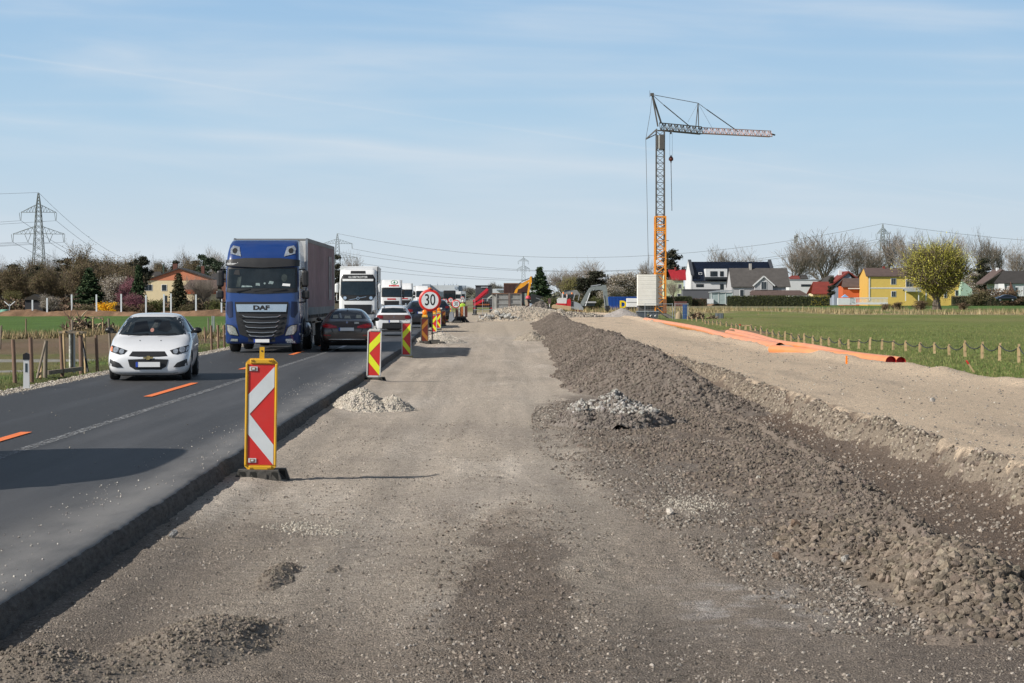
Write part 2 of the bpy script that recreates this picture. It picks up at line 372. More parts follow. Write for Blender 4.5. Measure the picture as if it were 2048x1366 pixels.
C = cmix(C, (.43,.37,.31), np.exp(-((X+1.05+.15*w3)/.38)**2)*sst(11, 17, Y)*(1-sst(90, 130, Y))*.55); C = cmix(C, (.45,.39,.325), np.exp(-((X-.95+.15*w3)/.42)**2)*sst(12, 20, Y)*(1-sst(90, 130, Y))*.5)
tr = np.abs(((Y*2.6+.25*w2+np.abs((X*4)%2-1)*1.1)%1)-.5)*2; C = C*(1-.22*sst(.5, .8, tr)*np.exp(-((X+.95+.2*w3)/.3)**2)*sst(-.2,.3,w3+.5*w2)*(1-sst(20, 30, Y)))[..., None]*(1-.22*sst(.5, .8, tr)*np.exp(-((X-.9+.2*w3)/.3)**2)*sst(-.2,.3,-w3+.5*w2)*(1-sst(20, 30, Y)))[..., None]
st_ = fbm(X*5.5+.5*w3, Y*.16, 4, 33); C = C*(1+.20*st_*sst(9, 14, Y)*(1-sst(120, 160, Y)))[..., None]
# dark mixed soil right of the track
C = cmix(C, (.19,.15,.12), sst(2.6, 3.4, X+.9*w3+.5*w2)*(1-sst(60, 95, Y))*.9)
C = cmix(C, (.14,.10,.075), sst(3.7, 4.4, X+.5*w2+.25*w4)*(.5+.5*sst(-.3, .4, w3))*(1-sst(60, 95, Y))*.9)
a = hl(X, Y); b = hr(X, Y)
hm = sst(a-.12, a+.14, X+wob*.7+.2*w4+.16*w2)
C = cmix(C, (.60,.475,.35), hm)
C = C*(1+hm*(.10*fbm(X*.9, Y*.12, 4, 41)+.06*w4))[..., None]
C = cmix(C, (.45,.36,.275), hm*sst(.1, .6, fbm(X*1.6, Y*.2, 5, 42))*.8)
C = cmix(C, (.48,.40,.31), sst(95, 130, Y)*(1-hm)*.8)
gm = sst(b-.12, b+.12, X+.35*fbm(X*1.2, Y*.6, 4, 43)); gm = np.maximum(gm, far)
g = np.ones_like(C)*np.array((.165,.195,.05))
g = g*(1+.22*fbm(X*.6, Y*.15, 5, 51)+.25*w4)[..., None]
g = cmix(g, (.24,.215,.085), sst(-.2, .4, fbm(X*.12, Y*.035, 5, 52))*.55)
tan = sst(196, 206, Y+10*fbm(X*.05, Y*0, 3, 53))*(1-sst(285, 300, Y)); g = cmix(g, (.32,.25,.14), tan*sst(-.25, .2, fbm(X*.15, Y*.05, 5, 54))*.9)
g = cmix(g, (.085,.15,.03), sst(305, 330, Y)*(X > 45)); g = cmix(g, (.26,.22,.15), sst(325, 345, Y)*(X < 60)*.7)
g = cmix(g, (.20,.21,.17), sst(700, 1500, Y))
C = C*(1-gm[..., None])+g*gm[..., None]
Zf = Zf*(1-far)+.25*far
ny, nx = X.shape
idx = np.arange(ny*nx).reshape(ny, nx)
Fq = np.stack([idx[:-1,:-1], idx[:-1,1:], idx[1:,1:], idx[1:,:-1]], -1).reshape(-1, 4)
M_ground = attr_mat('site ground', .95, 48, .40, 1., .016, 80, speck=.38)
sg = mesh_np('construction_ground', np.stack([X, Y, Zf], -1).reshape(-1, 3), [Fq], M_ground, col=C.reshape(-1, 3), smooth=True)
tag(sg, kind='structure')

# ------------------------------------------------------------------ land left of the road
def left_h(x, y):
    return .17+.05*fbm(x*.5, y*.3, 3, 61)*sst(-9.9, -10.6, x) + .14*np.exp(-((y-88+x*.3)/5)**2)*np.exp(-((x+17.2)/1.6)**2)*2 - .10*np.exp(-((x-bend(y)+10.6)/.28)**2)
ysl = [20.]
while ysl[-1] < 330: ysl.append(ysl[-1]*1.006)
while ysl[-1] < 6000: ysl.append(ysl[-1]*1.05)
xl = list(np.arange(-.05, 8, .07))
while xl[-1] < 4000: xl.append(xl[-1]+max(.1, (xl[-1]-6)*.05))
Xo, Y = np.meshgrid(np.array(xl), np.array(ysl)); X = xleft(Y)+.05-Xo
Zl = left_h(X, Y)+.012*fbm(X*6, Y*4, 3, 62)
w4 = fbm(X*7, Y*5, 3, 15)
C = np.ones(X.shape+(3,))*np.array((.155,.14,.055))
C = cmix(C, (.10,.13,.035), sst(-.1, .4, fbm(X*.5, Y*.2, 5, 63)))
C = cmix(C, (.17,.125,.075), sst(-.25, .25, fbm(X*.25, Y*.06, 5, 64))*sst(-10.9, -11.6, X))
for (y0, y1) in ((51.5, 54), (60, 63)):                                              # two gravel strips
    C = cmix(C, (.30,.29,.27), sst(y0, y0+.4, Y)*(1-sst(y1-.4, y1, Y))*sst(-12.0, -12.4, X)*.8)
C = cmix(C, (.17,.115,.075), sst(66, 70, Y)*(1-sst(82, 88, Y))*sst(-11.5, -12.5, X)*.75)
dr = Xo
C = cmix(C, (.085,.14,.03), np.exp(-((dr-1.0)/.35)**2)*.8); C = cmix(C, (.09,.14,.03), np.exp(-((dr-2.1)/.5)**2)*.6)
C = cmix(C, (.045,.03,.02), np.exp(-((dr-1.35-.1*w4)/.12)**2)*.9*(Y < 110))
C = cmix(C, (.40,.36,.30), (1-sst(.45, .75, dr+.25*w4)))
gl = sst(96, 98, Y+1.5*fbm(X*.4, Y*0, 3, 66))*sst(-10.8, -11.8, X-bend(Y))
C = cmix(C, (.085,.15,.03), gl)
C = C*(1+.16*fbm(X*.8, Y*.2, 5, 67)+.15*w4)[..., None]
C = cmix(C, (.10,.085,.05), sst(206, 212, Y)); C = cmix(C, (.20,.21,.17), sst(700, 1500, Y))
ny, nx = X.shape; idx = np.arange(ny*nx).reshape(ny, nx)
Fq = np.stack([idx[:-1,:-1], idx[1:,:-1], idx[1:,1:], idx[:-1,1:]], -1).reshape(-1, 4)
lf = mesh_np('field', np.stack([X, Y, Zl], -1).reshape(-1, 3), [Fq], attr_mat('field ground', .95, 30, .35, .8, .02, 40), col=C.reshape(-1, 3), smooth=True)
tag(lf, kind='structure')
b_ = MB(); b_.box((0, 2800, -.6), (9000, 6400, .2), mat('far land', (.12,.13,.06), .95)); tag(b_.build('ground'), kind='structure')

# ------------------------------------------------------------------ asphalt road with its milled edge
yr = [5.5]
while yr[-1] < 140: yr.append(yr[-1]+.035+yr[-1]*.001)
while yr[-1] < 900: yr.append(yr[-1]*1.03)
yr = np.array(yr)
jag = (.02*fbm(yr*6, yr*0, 3, 71)+.03*fbm(yr*1.1, yr*0, 3, 72))*(yr < 130)
cols = [0, .6, 1.4, 2.2, 3.0, 3.8, 4.6, 5.2, 5.6, 5.9, 6.1]
V = []; 
xe = xedge(yr)+jag; xl_ = xleft(yr)
for k, c in enumerate(cols): V.append(np.stack([xl_+(xe-.05-xl_)*c/6.1, yr, np.full_like(yr, ZR)+.004*fbm(yr*.3, yr*0+c, 3, 73)], -1))
V.append(np.stack([xe-.012+.008*fbm(yr*14, yr*0, 2, 74), yr, np.full_like(yr, ZR-.02)], -1))
for z, o in ((ZR-.07, .02), (ZR-.14, .03), (ZR-.21, .06), (-.06, .08)):
    V.append(np.stack([xe+o+.022*fbm(yr*9, yr*0+z*70, 3, 75)*(yr < 130), yr, np.full_like(yr, z)], -1))
V = np.stack(V, 1); nr, nc = V.shape[:2]; idx = np.arange(nr*nc).reshape(nr, nc)
Fq = np.stack([idx[:-1,:-1], idx[:-1,1:], idx[1:,1:], idx[1:,:-1]], -1)
mi = np.zeros(Fq.shape[:2], int); mi[:, len(cols):] = 1
ma = bpy.data.materials.new('asphalt'); ma.use_nodes = True; nt = ma.node_tree; N = nt.nodes; L = nt.links; bs = N['Principled BSDF']
bs.inputs['Roughness'].default_value = .62; bs.inputs['Specular IOR Level'].default_value = .35
tc = N.new('ShaderNodeTexCoord'); sep = N.new('ShaderNodeSeparateXYZ'); L.new(tc.outputs['Object'], sep.inputs[0])
def noise(sc, det=6, st=(1,1,1), ro=.6):
    mp = N.new('ShaderNodeMapping'); mp.inputs['Scale'].default_value = st; L.new(tc.outputs['Object'], mp.inputs[0])
    n = N.new('ShaderNodeTexNoise'); n.inputs['Scale'].default_value = sc; n.inputs['Detail'].default_value = det; n.inputs['Roughness'].default_value = ro; L.new(mp.outputs[0], n.inputs['Vector']); return n.outputs['Fac']
def mr(v, a, b, c, d):
    r = N.new('ShaderNodeMapRange'); r.interpolation_type = 'SMOOTHSTEP'; L.new(v, r.inputs['Value'])
    for k, x in zip(('From Min', 'From Max', 'To Min', 'To Max'), (a, b, c, d)): r.inputs[k].default_value = x
    return r.outputs[0]
def mixn(fac, A, B):
    m = N.new('ShaderNodeMix'); m.data_type = 'RGBA'; L.new(fac, m.inputs['Factor'])
    for k, x in (('A', A), ('B', B)):
        if isinstance(x, tuple): m.inputs[k].default_value = (*x, 1)
        else: L.new(x, m.inputs[k])
    return m.outputs['Result']
gr = noise(110, 5, ro=.85); base = mixn(mr(gr, .38, .62, 0, 1), (.022,.022,.023), (.082,.081,.082)); base = mixn(mr(noise(9, 7, ro=.75), .35, .7, 0, .55), base, (.03,.03,.032))
lane = mth('ADD', sep.outputs['X'], mth('MULTIPLY', mth('SUBTRACT', noise(.25, 4, (1,.2,1)), .5), 1.4))
rl = mr(sep.outputs['X'], -5.75, -5.45, 0, 1)                                              # the dusty lane beside the works
base = mixn(mth('MULTIPLY', rl, mr(noise(1.2, 7, (1.3,.06,1)), .3, .7, .1, .75)), base, (.098,.097,.10))
base = mixn(mth('MULTIPLY', mr(lane, -4.1, -3.15, 0, 1), mr(noise(3, 6, (1,.25,1)), .25, .65, .45, 1)), base, (.21,.20,.19))
base = mixn(mth('MULTIPLY', mr(noise(.9, 6, (1.6,.05,1)), .5, .72, 0, .55), mr(sep.outputs['X'], -9.3, -5.6, 1, .6)), base, (.085,.087,.094))
base = mixn(mr(noise(.6, 5, (2.0,.05,1)), .55, .75, 0, .6), base, (.028,.029,.033))
base = mixn(mth('MULTIPLY', mr(noise(7, 5, (1,.45,1)), .69, .74, 0, .8), mr(noise(.5, 2), .45, .6, 0, 1)), base, (.26,.24,.20))
base = mixn(mr(noise(38, 2, (1,.6,1)), .74, .78, 0, .7), base, (.30,.29,.27))
L.new(base, bs.inputs['Base Color'])
bp = N.new('ShaderNodeBump'); bp.inputs['Strength'].default_value = .6; bp.inputs['Distance'].default_value = .006; L.new(gr, bp.inputs['Height']); L.new(bp.outputs[0], bs.inputs['Normal'])
M_edge = mat('milled asphalt edge', (.095,.086,.078), .95, 0, .5, 14, bump=1., bscale=60, stretch=(1,.6,2))
rd = mesh_np('road', V.reshape(-1, 3), [Fq.reshape(-1, 4)], [ma, M_edge], smooth=True, mi=mi.ravel()); tag(rd, kind='structure')
# markings
def worn(name, col, lo, hi, sc=30):
    m = mat(name, col, .7); nt2 = m.node_tree; b = nt2.nodes['Principled BSDF']; tcn = nt2.nodes.new('ShaderNodeTexCoord')
    n = nt2.nodes.new('ShaderNodeTexNoise'); n.inputs['Scale'].default_value = sc; n.inputs['Detail'].default_value = 5; n.inputs['Roughness'].default_value = .7; nt2.links.new(tcn.outputs['Object'], n.inputs['Vector'])
    r = nt2.nodes.new('ShaderNodeMapRange'); r.inputs['From Min'].default_value = lo; r.inputs['From Max'].default_value = hi; nt2.links.new(n.outputs['Fac'], r.inputs['Value']); nt2.links.new(r.outputs[0], b.inputs['Alpha']); return m
M_old = worn('worn white marking', (.42,.42,.42), .50, .60, 22)
M_or = worn('orange marking', (.85,.20,.05), .30, .36, 14)
def xwhite(y): return np.interp(y, [0, 20, 70], [-5.74, -5.72, -5.47])+bend(y)
def strip(name, y0, y1, xf, w, m, z=.006):
    yy = np.linspace(y0, y1, max(2, int((y1-y0)/2)+1)); xx = xf(yy)
    V = np.concatenate([np.stack([xx-w/2, yy, np.full_like(yy, ZR+z)], -1), np.stack([xx+w/2, yy, np.full_like(yy, ZR+z)], -1)]); n = len(yy)
    i = np.arange(n-1); return tag(mesh_np(name, V, [np.stack([i, n+i, n+i+1, i+1], -1)], m), kind='structure')
strip('road_line', 6, 69, xwhite, .17, M_old); strip('road_line', 69.1, 420, xwhite, .16, mat('white marking', (.6,.6,.6), .7, 0, .2, 12))
xo = lambda y: -6.37+bend(y)
y = 27.6-15.4
for (y0, y1) in ((21.5, 27.6), (37.4, 43.4), (51.5, 56.0), (64.5, 68.8), (76, 80), (86, 90), (98, 102), (110, 114), (124, 128)):
    strip('road_marking', y0, y1, xo, .16, M_or, .012)
# ------------------------------------------------------------------ stones and heaps
_ico = bmesh.new(); bmesh.ops.create_icosphere(_ico, subdivisions=1, radius=1); _ico.verts.ensure_lookup_table()
ICO_V = np.array([v.co[:] for v in _ico.verts]); ICO_F = np.array([[v.index for v in f.verts] for f in _ico.faces]); _ico.free()
VARI = []
for i in range(10):
    d = 1+.55*(rng.random(len(ICO_V))-.5); VARI.append(ICO_V*d[:, None]*np.array([1, .75+.3*rng.random(), .55+.3*rng.random()]))
VARI = np.array(VARI)
def stones(P, r, col, sink=.35):
    """P (n,3), r (n,), col (n,3) -> V, F, C of angular stones"""
    n = len(P); q = rng.normal(size=(n, 4)); q /= np.linalg.norm(q, axis=1)[:, None]; w, x, y, z = q.T
    Rm = np.stack([1-2*(y*y+z*z), 2*(x*y-z*w), 2*(x*z+y*w), 2*(x*y+z*w), 1-2*(x*x+z*z), 2*(y*z-x*w), 2*(x*z-y*w), 2*(y*z+x*w), 1-2*(x*x+y*y)], -1).reshape(n, 3, 3)
    B = VARI[rng.integers(0, len(VARI), n)]*r[:, None, None]
    V = np.einsum('nij,nkj->nki', Rm, B)+P[:, None, :]; V[:, :, 2] += (r*(1-2*sink)*.5)[:, None]
    k = len(ICO_V)
    Fc = ICO_F[None]+(np.arange(n)*k)[:, None, None]
    return V.reshape(-1, 3), Fc.reshape(-1, 3), np.repeat(col, k, 0)
M_stone = attr_mat('crushed stone', .95, 55, .45, .8, .006, spec=.2)
def heap(name, label, hf, x0, x1, y0, y1, dx, dy, colf, dens=0, rad=(.015, .04), scol=None, cvar=.3, cat='gravel heap', group=None, ymax=None, base=None, rp=2.0, kind=None):
    """a heap: its height over the ground is hf(x, y); only what stands above the ground is kept; stones cover it"""
    xs = np.arange(x0, x1+dx, dx); ys = np.arange(y0, y1+dy, dy); X, Y = np.meshgrid(xs, ys)
    g = base if base is not None else ground_h
    H = hf(X, Y); Z = (g(X, Y) if callable(g) else g+0*X)+H
    C = colf(X, Y, H)
    ny, nx = X.shape; idx = np.arange(ny*nx).reshape(ny, nx)
    Q = np.stack([idx[:-1,:-1], idx[:-1,1:], idx[1:,1:], idx[1:,:-1]], -1).reshape(-1, 4)
    Hf = H.ravel(); Q = Q[(Hf[Q] > -.012).any(1)]
    V = np.stack([X, Y, Z], -1).reshape(-1, 3); C = C.reshape(-1, 3)
    used = np.unique(Q); mp = np.full(len(V), -1); mp[used] = np.arange(len(used)); V = V[used]; C = C[used]; Q = mp[Q]
    Fl = [Q]; mi = np.zeros(len(Q), int)
    if dens:
        n = int(dens*(x1-x0)*(min(y1, ymax or y1)-y0)); px = rng.uniform(x0, x1, n); py = rng.uniform(y0, min(y1, ymax or y1), n)
        h = hf(px, py); k = (h > -.01)&(rng.random(n) < .25+h*6); px, py, h = px[k], py[k], h[k]
        r = rad[0]+(rad[1]-rad[0])*rng.random(len(px))**rp
        pz = (g(px, py) if callable(g) else g+0*px)+h
        cc = (scol(px, py, h) if scol else colf(px, py, h))*(1+cvar*(rng.random((len(px), 1))*2-1))*(1+.015*rng.normal(size=(len(px), 3)))
        SV, SF, SC = stones(np.stack([px, py, pz], -1), r, np.clip(cc, .01, .8))
        SF = SF+len(V); V = np.concatenate([V, SV]); C = np.concatenate([C, SC]); Fl.append(SF)
    o = mesh_np(name, V, Fl, M_stone, col=C)
    if kind: tag(o, kind=kind)
    return tag(o, label, cat, group)
def const(c): 
    c = np.array(c); return lambda x, y, h: np.ones(np.shape(x)+(3,))*c*(1+.15*fbm(np.asarray(x)*3, np.asarray(y)*2, 3, 81))[..., None]
DK = (.17,.142,.12)

# the tall windrow of dark milled asphalt that runs into the distance
def tall(x, y):
    cx = np.interp(y, [34, 40, 45, 60, 76, 110, 165], [4.35, 4.1, 3.6, 3.65, 3.9, 4.2, 4.75])+.22*fbm(y*.35, y*0, 3, 91)
    top = np.interp(y, [34, 36.5, 40, 45, 60, 76, 110, 150, 166], [-.2, 0, .62, 1.02, 1.06, 1.02, .95, 1.05, -.1])+.10*fbm(y*.5, y*0, 4, 92)
    wl = np.interp(y, [34, 41, 44, 67, 110, 165], [.7, 1.7, 2.05, 1.75, 1.7, 1.7]); wr = 1.25
    d = x-cx; h = np.where(d < 0, top*(1+d/wl), top*(1-d/wr))
    h = np.minimum(h, top-.10*(1-np.clip(np.abs(d)/.35, 0, 1))**2)
    return h+.05*fbm(x*2.2, y*1.4, 4, 93)+.035*fbm(x*7, y*5, 3, 94)-.03
heap('gravel_windrow', 'long tall windrow of dark broken asphalt running away to the excavators', tall, 1.0, 6.2, 33.5, 167, .07, .16,
     lambda x, y, h: const(DK)(x, y, h)*(1+.25*fbm(x*.6, y*.3, 3, 95))[..., None], dens=190, rad=(.016, .055), cat='windrow', rp=2.0)
# low, spread windrow in the foreground
def low(x, y):
    c0 = np.interp(y, [10.5, 13.4, 16, 20, 24, 30, 36, 41], [3.25, 3.35, 3.5, 3.85, 4.1, 4.3, 4.3, 4.1]); l0 = np.interp(y, [10.5, 14, 18.6, 23, 27.7, 36, 41], [2.9, 2.85, 2.65, 2.1, 1.6, 1.4, 1.5])
    top = np.interp(y, [10.5, 11.6, 13.0, 17.5, 20, 24, 30, 38, 41], [-.12, -.03, .16, .20, .17, .22, .16, .12, 0])*(1+.35*fbm(y*.8, y*0, 3, 101)); low_off = np.where(y < 12.2, (12.2-y)*.08, 0); top = np.maximum(top, 0)
    w = fbm(x*.9, y*.7, 4, 102)
    u = (x-l0+.75*w)/(c0-l0)
    cl_ = sst(12, 19, y); h = top*(np.clip(u*6, -1, 1)*(.20+.12*w)+.62*sst(.35+.15*w-.2*(1-cl_), .95, u))*(1-.45*sst(21, 26, y)*sst(-.3,.3,w)); h = np.where(x > c0, top*(1-(x-c0)/.45)-.0, h)
    h = h-.45*top*sst(.2,.6,fbm(x*1.3, y*.8, 3, 106))
    return h+.03*fbm(x*3.2, y*2.2, 4, 103)+.015*fbm(x*9, y*6, 2, 104)-.02-low_off-.04*(np.clip(-u, 0, 1))
heap('gravel_windrow', 'low spread windrow of coarse brown-grey clods along the foreground track', low, .6, 5.2, 10.4, 41, .05, .06,
     lambda x, y, h: const((.18,.148,.122))(x, y, h), dens=900, rad=(.007, .040), cvar=.32, cat='windrow', rp=3.0)
def clods(x, y):
    return .22*np.exp(-((x-3.45-.1*(y-14.6))/.42)**2-((y-14.6)/1.6)**2)+.12*np.exp(-((x-3.0)/.5)**2-((y-17.2)/1.2)**2)+.02*fbm(x*3, y*3, 2, 105)-.035
heap('clod_heap', 'small heap of fist-sized angular brown clods at the near end of the low windrow', clods, 2.2, 4.6, 11.8, 19.5, .06, .06, const((.19,.155,.122)), dens=1000, rad=(.008, .060), cvar=.42, cat='clod heap', rp=2.4, base=lambda x, y: ground_h(x, y)+.09*np.exp(-((x-3.35)/.6)**2-((y-15)/2)**2))
# bank of pale stones between the soil and the haul road
def bankh(x, y):
    a = hl(x, y)-.10+.14*fbm(x*0, y*.4, 3, 111); return .11*np.exp(-((x-a)/.2)**2)*(1+.8*fbm(x*2, y*1.2, 3, 112))-.065+.03*fbm(x*6, y*4, 2, 113)
heap('stone_bank', 'ragged bank of pale pebbles along the left edge of the haul road', bankh, 4.4, 6.3, 17, 75, .06, .09,
     const((.22,.18,.14)), dens=1300, rad=(.006, .036), scol=lambda x, y, h: np.where(rng.random(np.shape(x)+(1,)) < .45, np.array((.36,.31,.25)), np.array((.17,.14,.115))), cvar=.3, cat='stone bank', rp=2.2, ymax=60)
def cone(cx, cy, rx, ry, h, n=.12, s=1, k=1.25):
    def f(x, y):
        d = np.sqrt(((x-cx)/rx)**2+((y-cy)/ry)**2)
        return h*np.clip(1-d**k*1.0, -.5, 1)*(1+.12*fbm((x-cx)*1.3/rx, (y-cy)*1.3/ry, 3, s))+n*h*fbm((x-cx)*3.2/rx, (y-cy)*3.2/ry, 4, s)
    return f
# pale gravel beside the road edge
p = G(735, 822)
def pale1(x, y):
    a = cone(p.x-.10, p.y+.35, .60, .95, .36, .30, 121)(x, y); b = cone(p.x+.46, p.y+.25, .42, .65, .24, .35, 122)(x, y); return np.maximum(a, b)
WH = (.50,.45,.385)
heap('pale_gravel_heap', 'whitish gravel heap tipped beside the milled road edge in front of the second beacon', pale1, p.x-1.0, p.x+1.2, p.y-1.2, p.y+1.8, .03, .035, const((.5,.45,.38)), dens=2600, rad=(.008, .026), scol=const(WH), cvar=.22, group='pale gravel heaps')
p = G(1215, 848)
heap('pale_gravel_heap', 'grey-white rubble heap at the left foot of the windrow nose', cone(p.x+.1, p.y+.1, 1.05, 1.7, .46, .5, 123), p.x-1.3, p.x+1.4, p.y-1.6, p.y+2, .04, .05, const((.2,.175,.155)), dens=800, rad=(.012, .045), scol=lambda x, y, h: np.where((h[..., None] > .22)&(rng.random(np.shape(x)+(1,)) < .7), np.array((.40,.38,.35)), np.array((.18,.155,.135))), cvar=.3, group='pale gravel heaps')
p = G(878, 684)
heap('pale_gravel_heap', 'pale gravel heap beside the big thirty sign', cone(p.x+.1, p.y, 1.25, 3.5, .42, .1, 124), p.x-1.4, p.x+1.7, p.y-4, p.y+4, .07, .12, const(WH), dens=150, rad=(.02, .05), cvar=.22, group='pale gravel heaps')
p = G(1062, 680)
heap('pale_gravel_heap', 'small beige gravel heap at the far left foot of the tall windrow', cone(p.x, p.y, .85, 3, .42, .2, 125), p.x-1, p.x+1.1, p.y-3.4, p.y+3.4, .06, .12, const((.38,.33,.27)), dens=150, rad=(.02, .06), cvar=.25, group='pale gravel heaps')
p = G(1243, 640)
heap('grey_gravel_heap', 'broad smooth cone of grey gravel in front of the blue container', cone(p.x, p.y, 2.75, 5, 1.05, .03, 126, 1.05), p.x-2.9, p.x+2.9, p.y-5.5, p.y+5.5, .12, .25, const((.40,.365,.34)), dens=40, rad=(.02, .06), cvar=.2, base=0.0)
p = G(1035, 642)
def rub(x, y):
    t = np.interp(x, [p.x-3.4, p.x-2.0, p.x-.6, p.x+1.4, p.x+3.6, p.x+5], [-.1, .95, 1.25, 1.15, .9, -.1]); return t*(1-((y-p.y-3)/4.2)**2)+.14*fbm(x*1.2, y*.6, 4, 127)
heap('rubble_heap', 'wide heap of beige gravel and broken concrete in front of the grey tub', rub, p.x-3.6, p.x+5.2, p.y-1.6, p.y+7.5, .08, .14, const((.44,.37,.29)), dens=60, rad=(.03, .10), scol=const((.40,.355,.30)), cvar=.3, cat='rubble heap')
# broken concrete lumps at its foot (things one could lift)
bk = 0
for (px, py, r) in ((994,629,.42), (971,634,.25), (978,636,.28), (985,634,.2), (1003,633,.3), (1010,636,.3), (1017,634,.26), (1023,637,.22), (1030,636,.2), (1036,638,.18), (1009,629,.22), (965,639,.18), (1020,630,.2), (1042,640,.16), (1000,640,.18), (960,636,.16)):
    q = G(px, 642, 0); z = max(0, (642-py)/22.2*.9); bk += 1
    V, Fc, C_ = stones(np.zeros((1, 3)), np.array([r]), np.ones((1, 3))*np.array((.42,.41,.385))*(.75+.35*((bk*7)%5)/4), 0)
    o = mesh_np('concrete_lump', V, [Fc], M_stone, col=C_); o.location = (q.x, q.y-.9+z*.5, z)
    tag(o, 'largest pale concrete block at the foot of the rubble heap' if bk == 1 else 'broken grey-white concrete lump at the foot of the rubble heap', 'concrete lump', 'broken concrete lumps' if bk > 1 else None)
p = G(1135, 640)
def spoil(x, y): 
    t = np.interp(x, [p.x-2.0, p.x-.5, p.x+1.2, p.x+3.2, p.x+5.2], [.9, .75, .75, .45, -.1]); return t*(1-((y-p.y)/7)**2)+.2*fbm(x*.9, y*.3, 4, 128)-.05
heap('spoil_heap', 'rough beige spoil heap under the tilted white and red excavator', spoil, p.x-3, p.x+5.4, p.y-8, p.y+8, .12, .25, const((.44,.37,.29)), dens=25, rad=(.04, .14), scol=lambda x, y, h: np.where(rng.random(np.shape(x)+(1,)) < .6, np.array((.36,.32,.27)), np.array((.12,.11,.10))), cvar=.3, cat='spoil heap', base=0.)
p = G(1075, 638)
def sp2(x, y): return 1.55*np.clip(1-np.abs((x-p.x-.5)/1.9)**1.5-((y-p.y-9)/5)**2, -.3, 1)+.2*fbm(x*1.2, y*.5, 4, 129)
heap('spoil_heap', 'dark heap of broken asphalt slabs in front of the silver car', sp2, p.x-2, p.x+6, p.y+3, p.y+15, .12, .2, const((.17,.15,.13)), dens=40, rad=(.05, .2), cvar=.4, cat='spoil heap', base=0.)
p = G(1434, 611, .3)
heap('soil_mound', 'brown soil mound in front of the glass greenhouse', cone(p.x, p.y, 2.3, 6, 1.1, .1, 130), p.x-3, p.x+3, p.y-7, p.y+7, .25, .5, const((.26,.17,.11)), cat='soil mound', base=.25)
p = G(1505, 668, .3)
heap('soil_mound', 'low brown soil patch beside the orange pipes', cone(p.x-.6, p.y+3, 2.2, 5, .22, .2, 131), p.x-3, p.x+3, p.y-4, p.y+9, .12, .25, const((.24,.17,.10)), cat='soil mound', base=.27)
def lbank(x, y): return .62*np.clip(1-np.abs((y-206-2.5*fbm(x*.06, x*0, 3, 132))/3.4)**2, -.2, 1)*(.85+.45*fbm(x*.35, y*.2, 4, 133))+.16*fbm(x*1.1, y*.8, 4, 134)
heap('earth_bank', 'long reddish-brown bank of dug earth at the far edge of the left field', lbank, -50.5, -18, 200.5, 211.5, .22, .3, lambda x, y, h: const((.24,.145,.085))(x, y, h)*(1+.4*fbm(x*.9, y*.6, 4, 135))[..., None], cat='earth bank', base=.15)
def fg(x, y):
    a = .19*np.exp(-((x+1.8-.15*(y-12))/.36)**2-((y-12.2)/.75)**2)+.15*np.exp(-((x+2.5)/.35)**2-((y-11.2)/.45)**2)+.10*np.exp(-((x+1.62)/.13)**2-((y-15.0)/.75)**2)+.05*np.exp(-((x+1.25)/.07)**2-((y-15.6)/.5)**2)
    return a+.03*fbm(x*5, y*3.5, 4, 136)-.035
heap('gravel_ridge', 'churned grey gravel ridge in the near left corner of the track', fg, -3.0, -.7, 10.2, 17.4, .03, .035, const((.20,.17,.14)), dens=2600, rad=(.005, .018), cvar=.35, cat='gravel ridge')
# individual larger stones
rk = [(1690,1125,.05,(.42,.40,.37),'white angular stone on the track beside the clod heap'), (1928,1110,.07,(.5,.49,.46),'pale boulder on top of the clod heap'), (1592,1063,.07,(.2,.14,.10),'reddish-brown stone at the left foot of the low windrow'),
      (1340,1025,.05,(.55,.5,.44),'pale stone in the white scatter left of the low windrow'), (1518,963,.04,(.42,.39,.34),'whitish flat stone on the low windrow'), (347,1083,.05,(.3,.3,.3),'grey stone in the shade of the milled road edge'), (1555,1113,.045,(.22,.16,.12),'lone brown stone on the track'), (1865,835,.06,(.45,.42,.38),'large white pebble on the stone bank')]
for (px, py, r, c, lb) in rk:
    q = G(px, py, .02); zz = float(ground_h(q.x, q.y)); 
    for f in (tall, low, clods): zz = max(zz, float(ground_h(q.x, q.y))+float(f(np.array(q.x), np.array(q.y))))
    V, Fc, C_ = stones(np.zeros((1, 3)), np.array([r]), np.array([c]), .2); o = mesh_np('stone', V, [Fc], M_stone, col=C_); o.location = (q.x, q.y, zz+.01); tag(o, lb, 'stone')
# loose gravel over the track
def scatter(name, n, x0, x1, y0, y1, r0, r1, cols, pw, hf, mask=None, yp=2., m=M_stone, lab=None):
    t = rng.random(n)**yp; py = y0+(y1-y0)*t; px = rng.uniform(0, 1, n); xa = x0(py) if callable(x0) else x0; xb = x1(py) if callable(x1) else x1; px = xa+(xb-xa)*px
    if mask is not None: k = mask(px, py) > rng.random(n); px, py = px[k], py[k]
    r = r0+(r1-r0)*rng.random(len(px))**pw; c = np.array(cols)[rng.integers(0, len(cols), len(px))]*(1+.3*(rng.random((len(px), 1))*2-1))
    V, Fc, C_ = stones(np.stack([px, py, hf(px, py)], -1), r, c, .45)
    return tag(mesh_np(name, V, [Fc], m, col=C_), kind='stuff')
def gh(x, y): return ground_h(x, y)+fine_h(x, y, 1.)
gm = lambda x, y: np.clip(.45+1.0*fbm(x*1.2, y*.7, 4, 141), .08, 1)
scatter('loose_gravel', 52000, lambda y: xedge(y)+.1, lambda y: np.minimum(3.6, y*.26+.4), 9.5, 34, .004, .017, [(.30,.26,.22), (.20,.175,.15), (.26,.225,.19), (.38,.34,.30)], 3.2, gh, gm, 1.7)
scatter('loose_gravel', 34000, 3.0, 5.5, 13, 62, .006, .032, [(.15,.115,.09), (.22,.18,.15), (.33,.29,.25)], 2.4, gh, gm, 1.5)
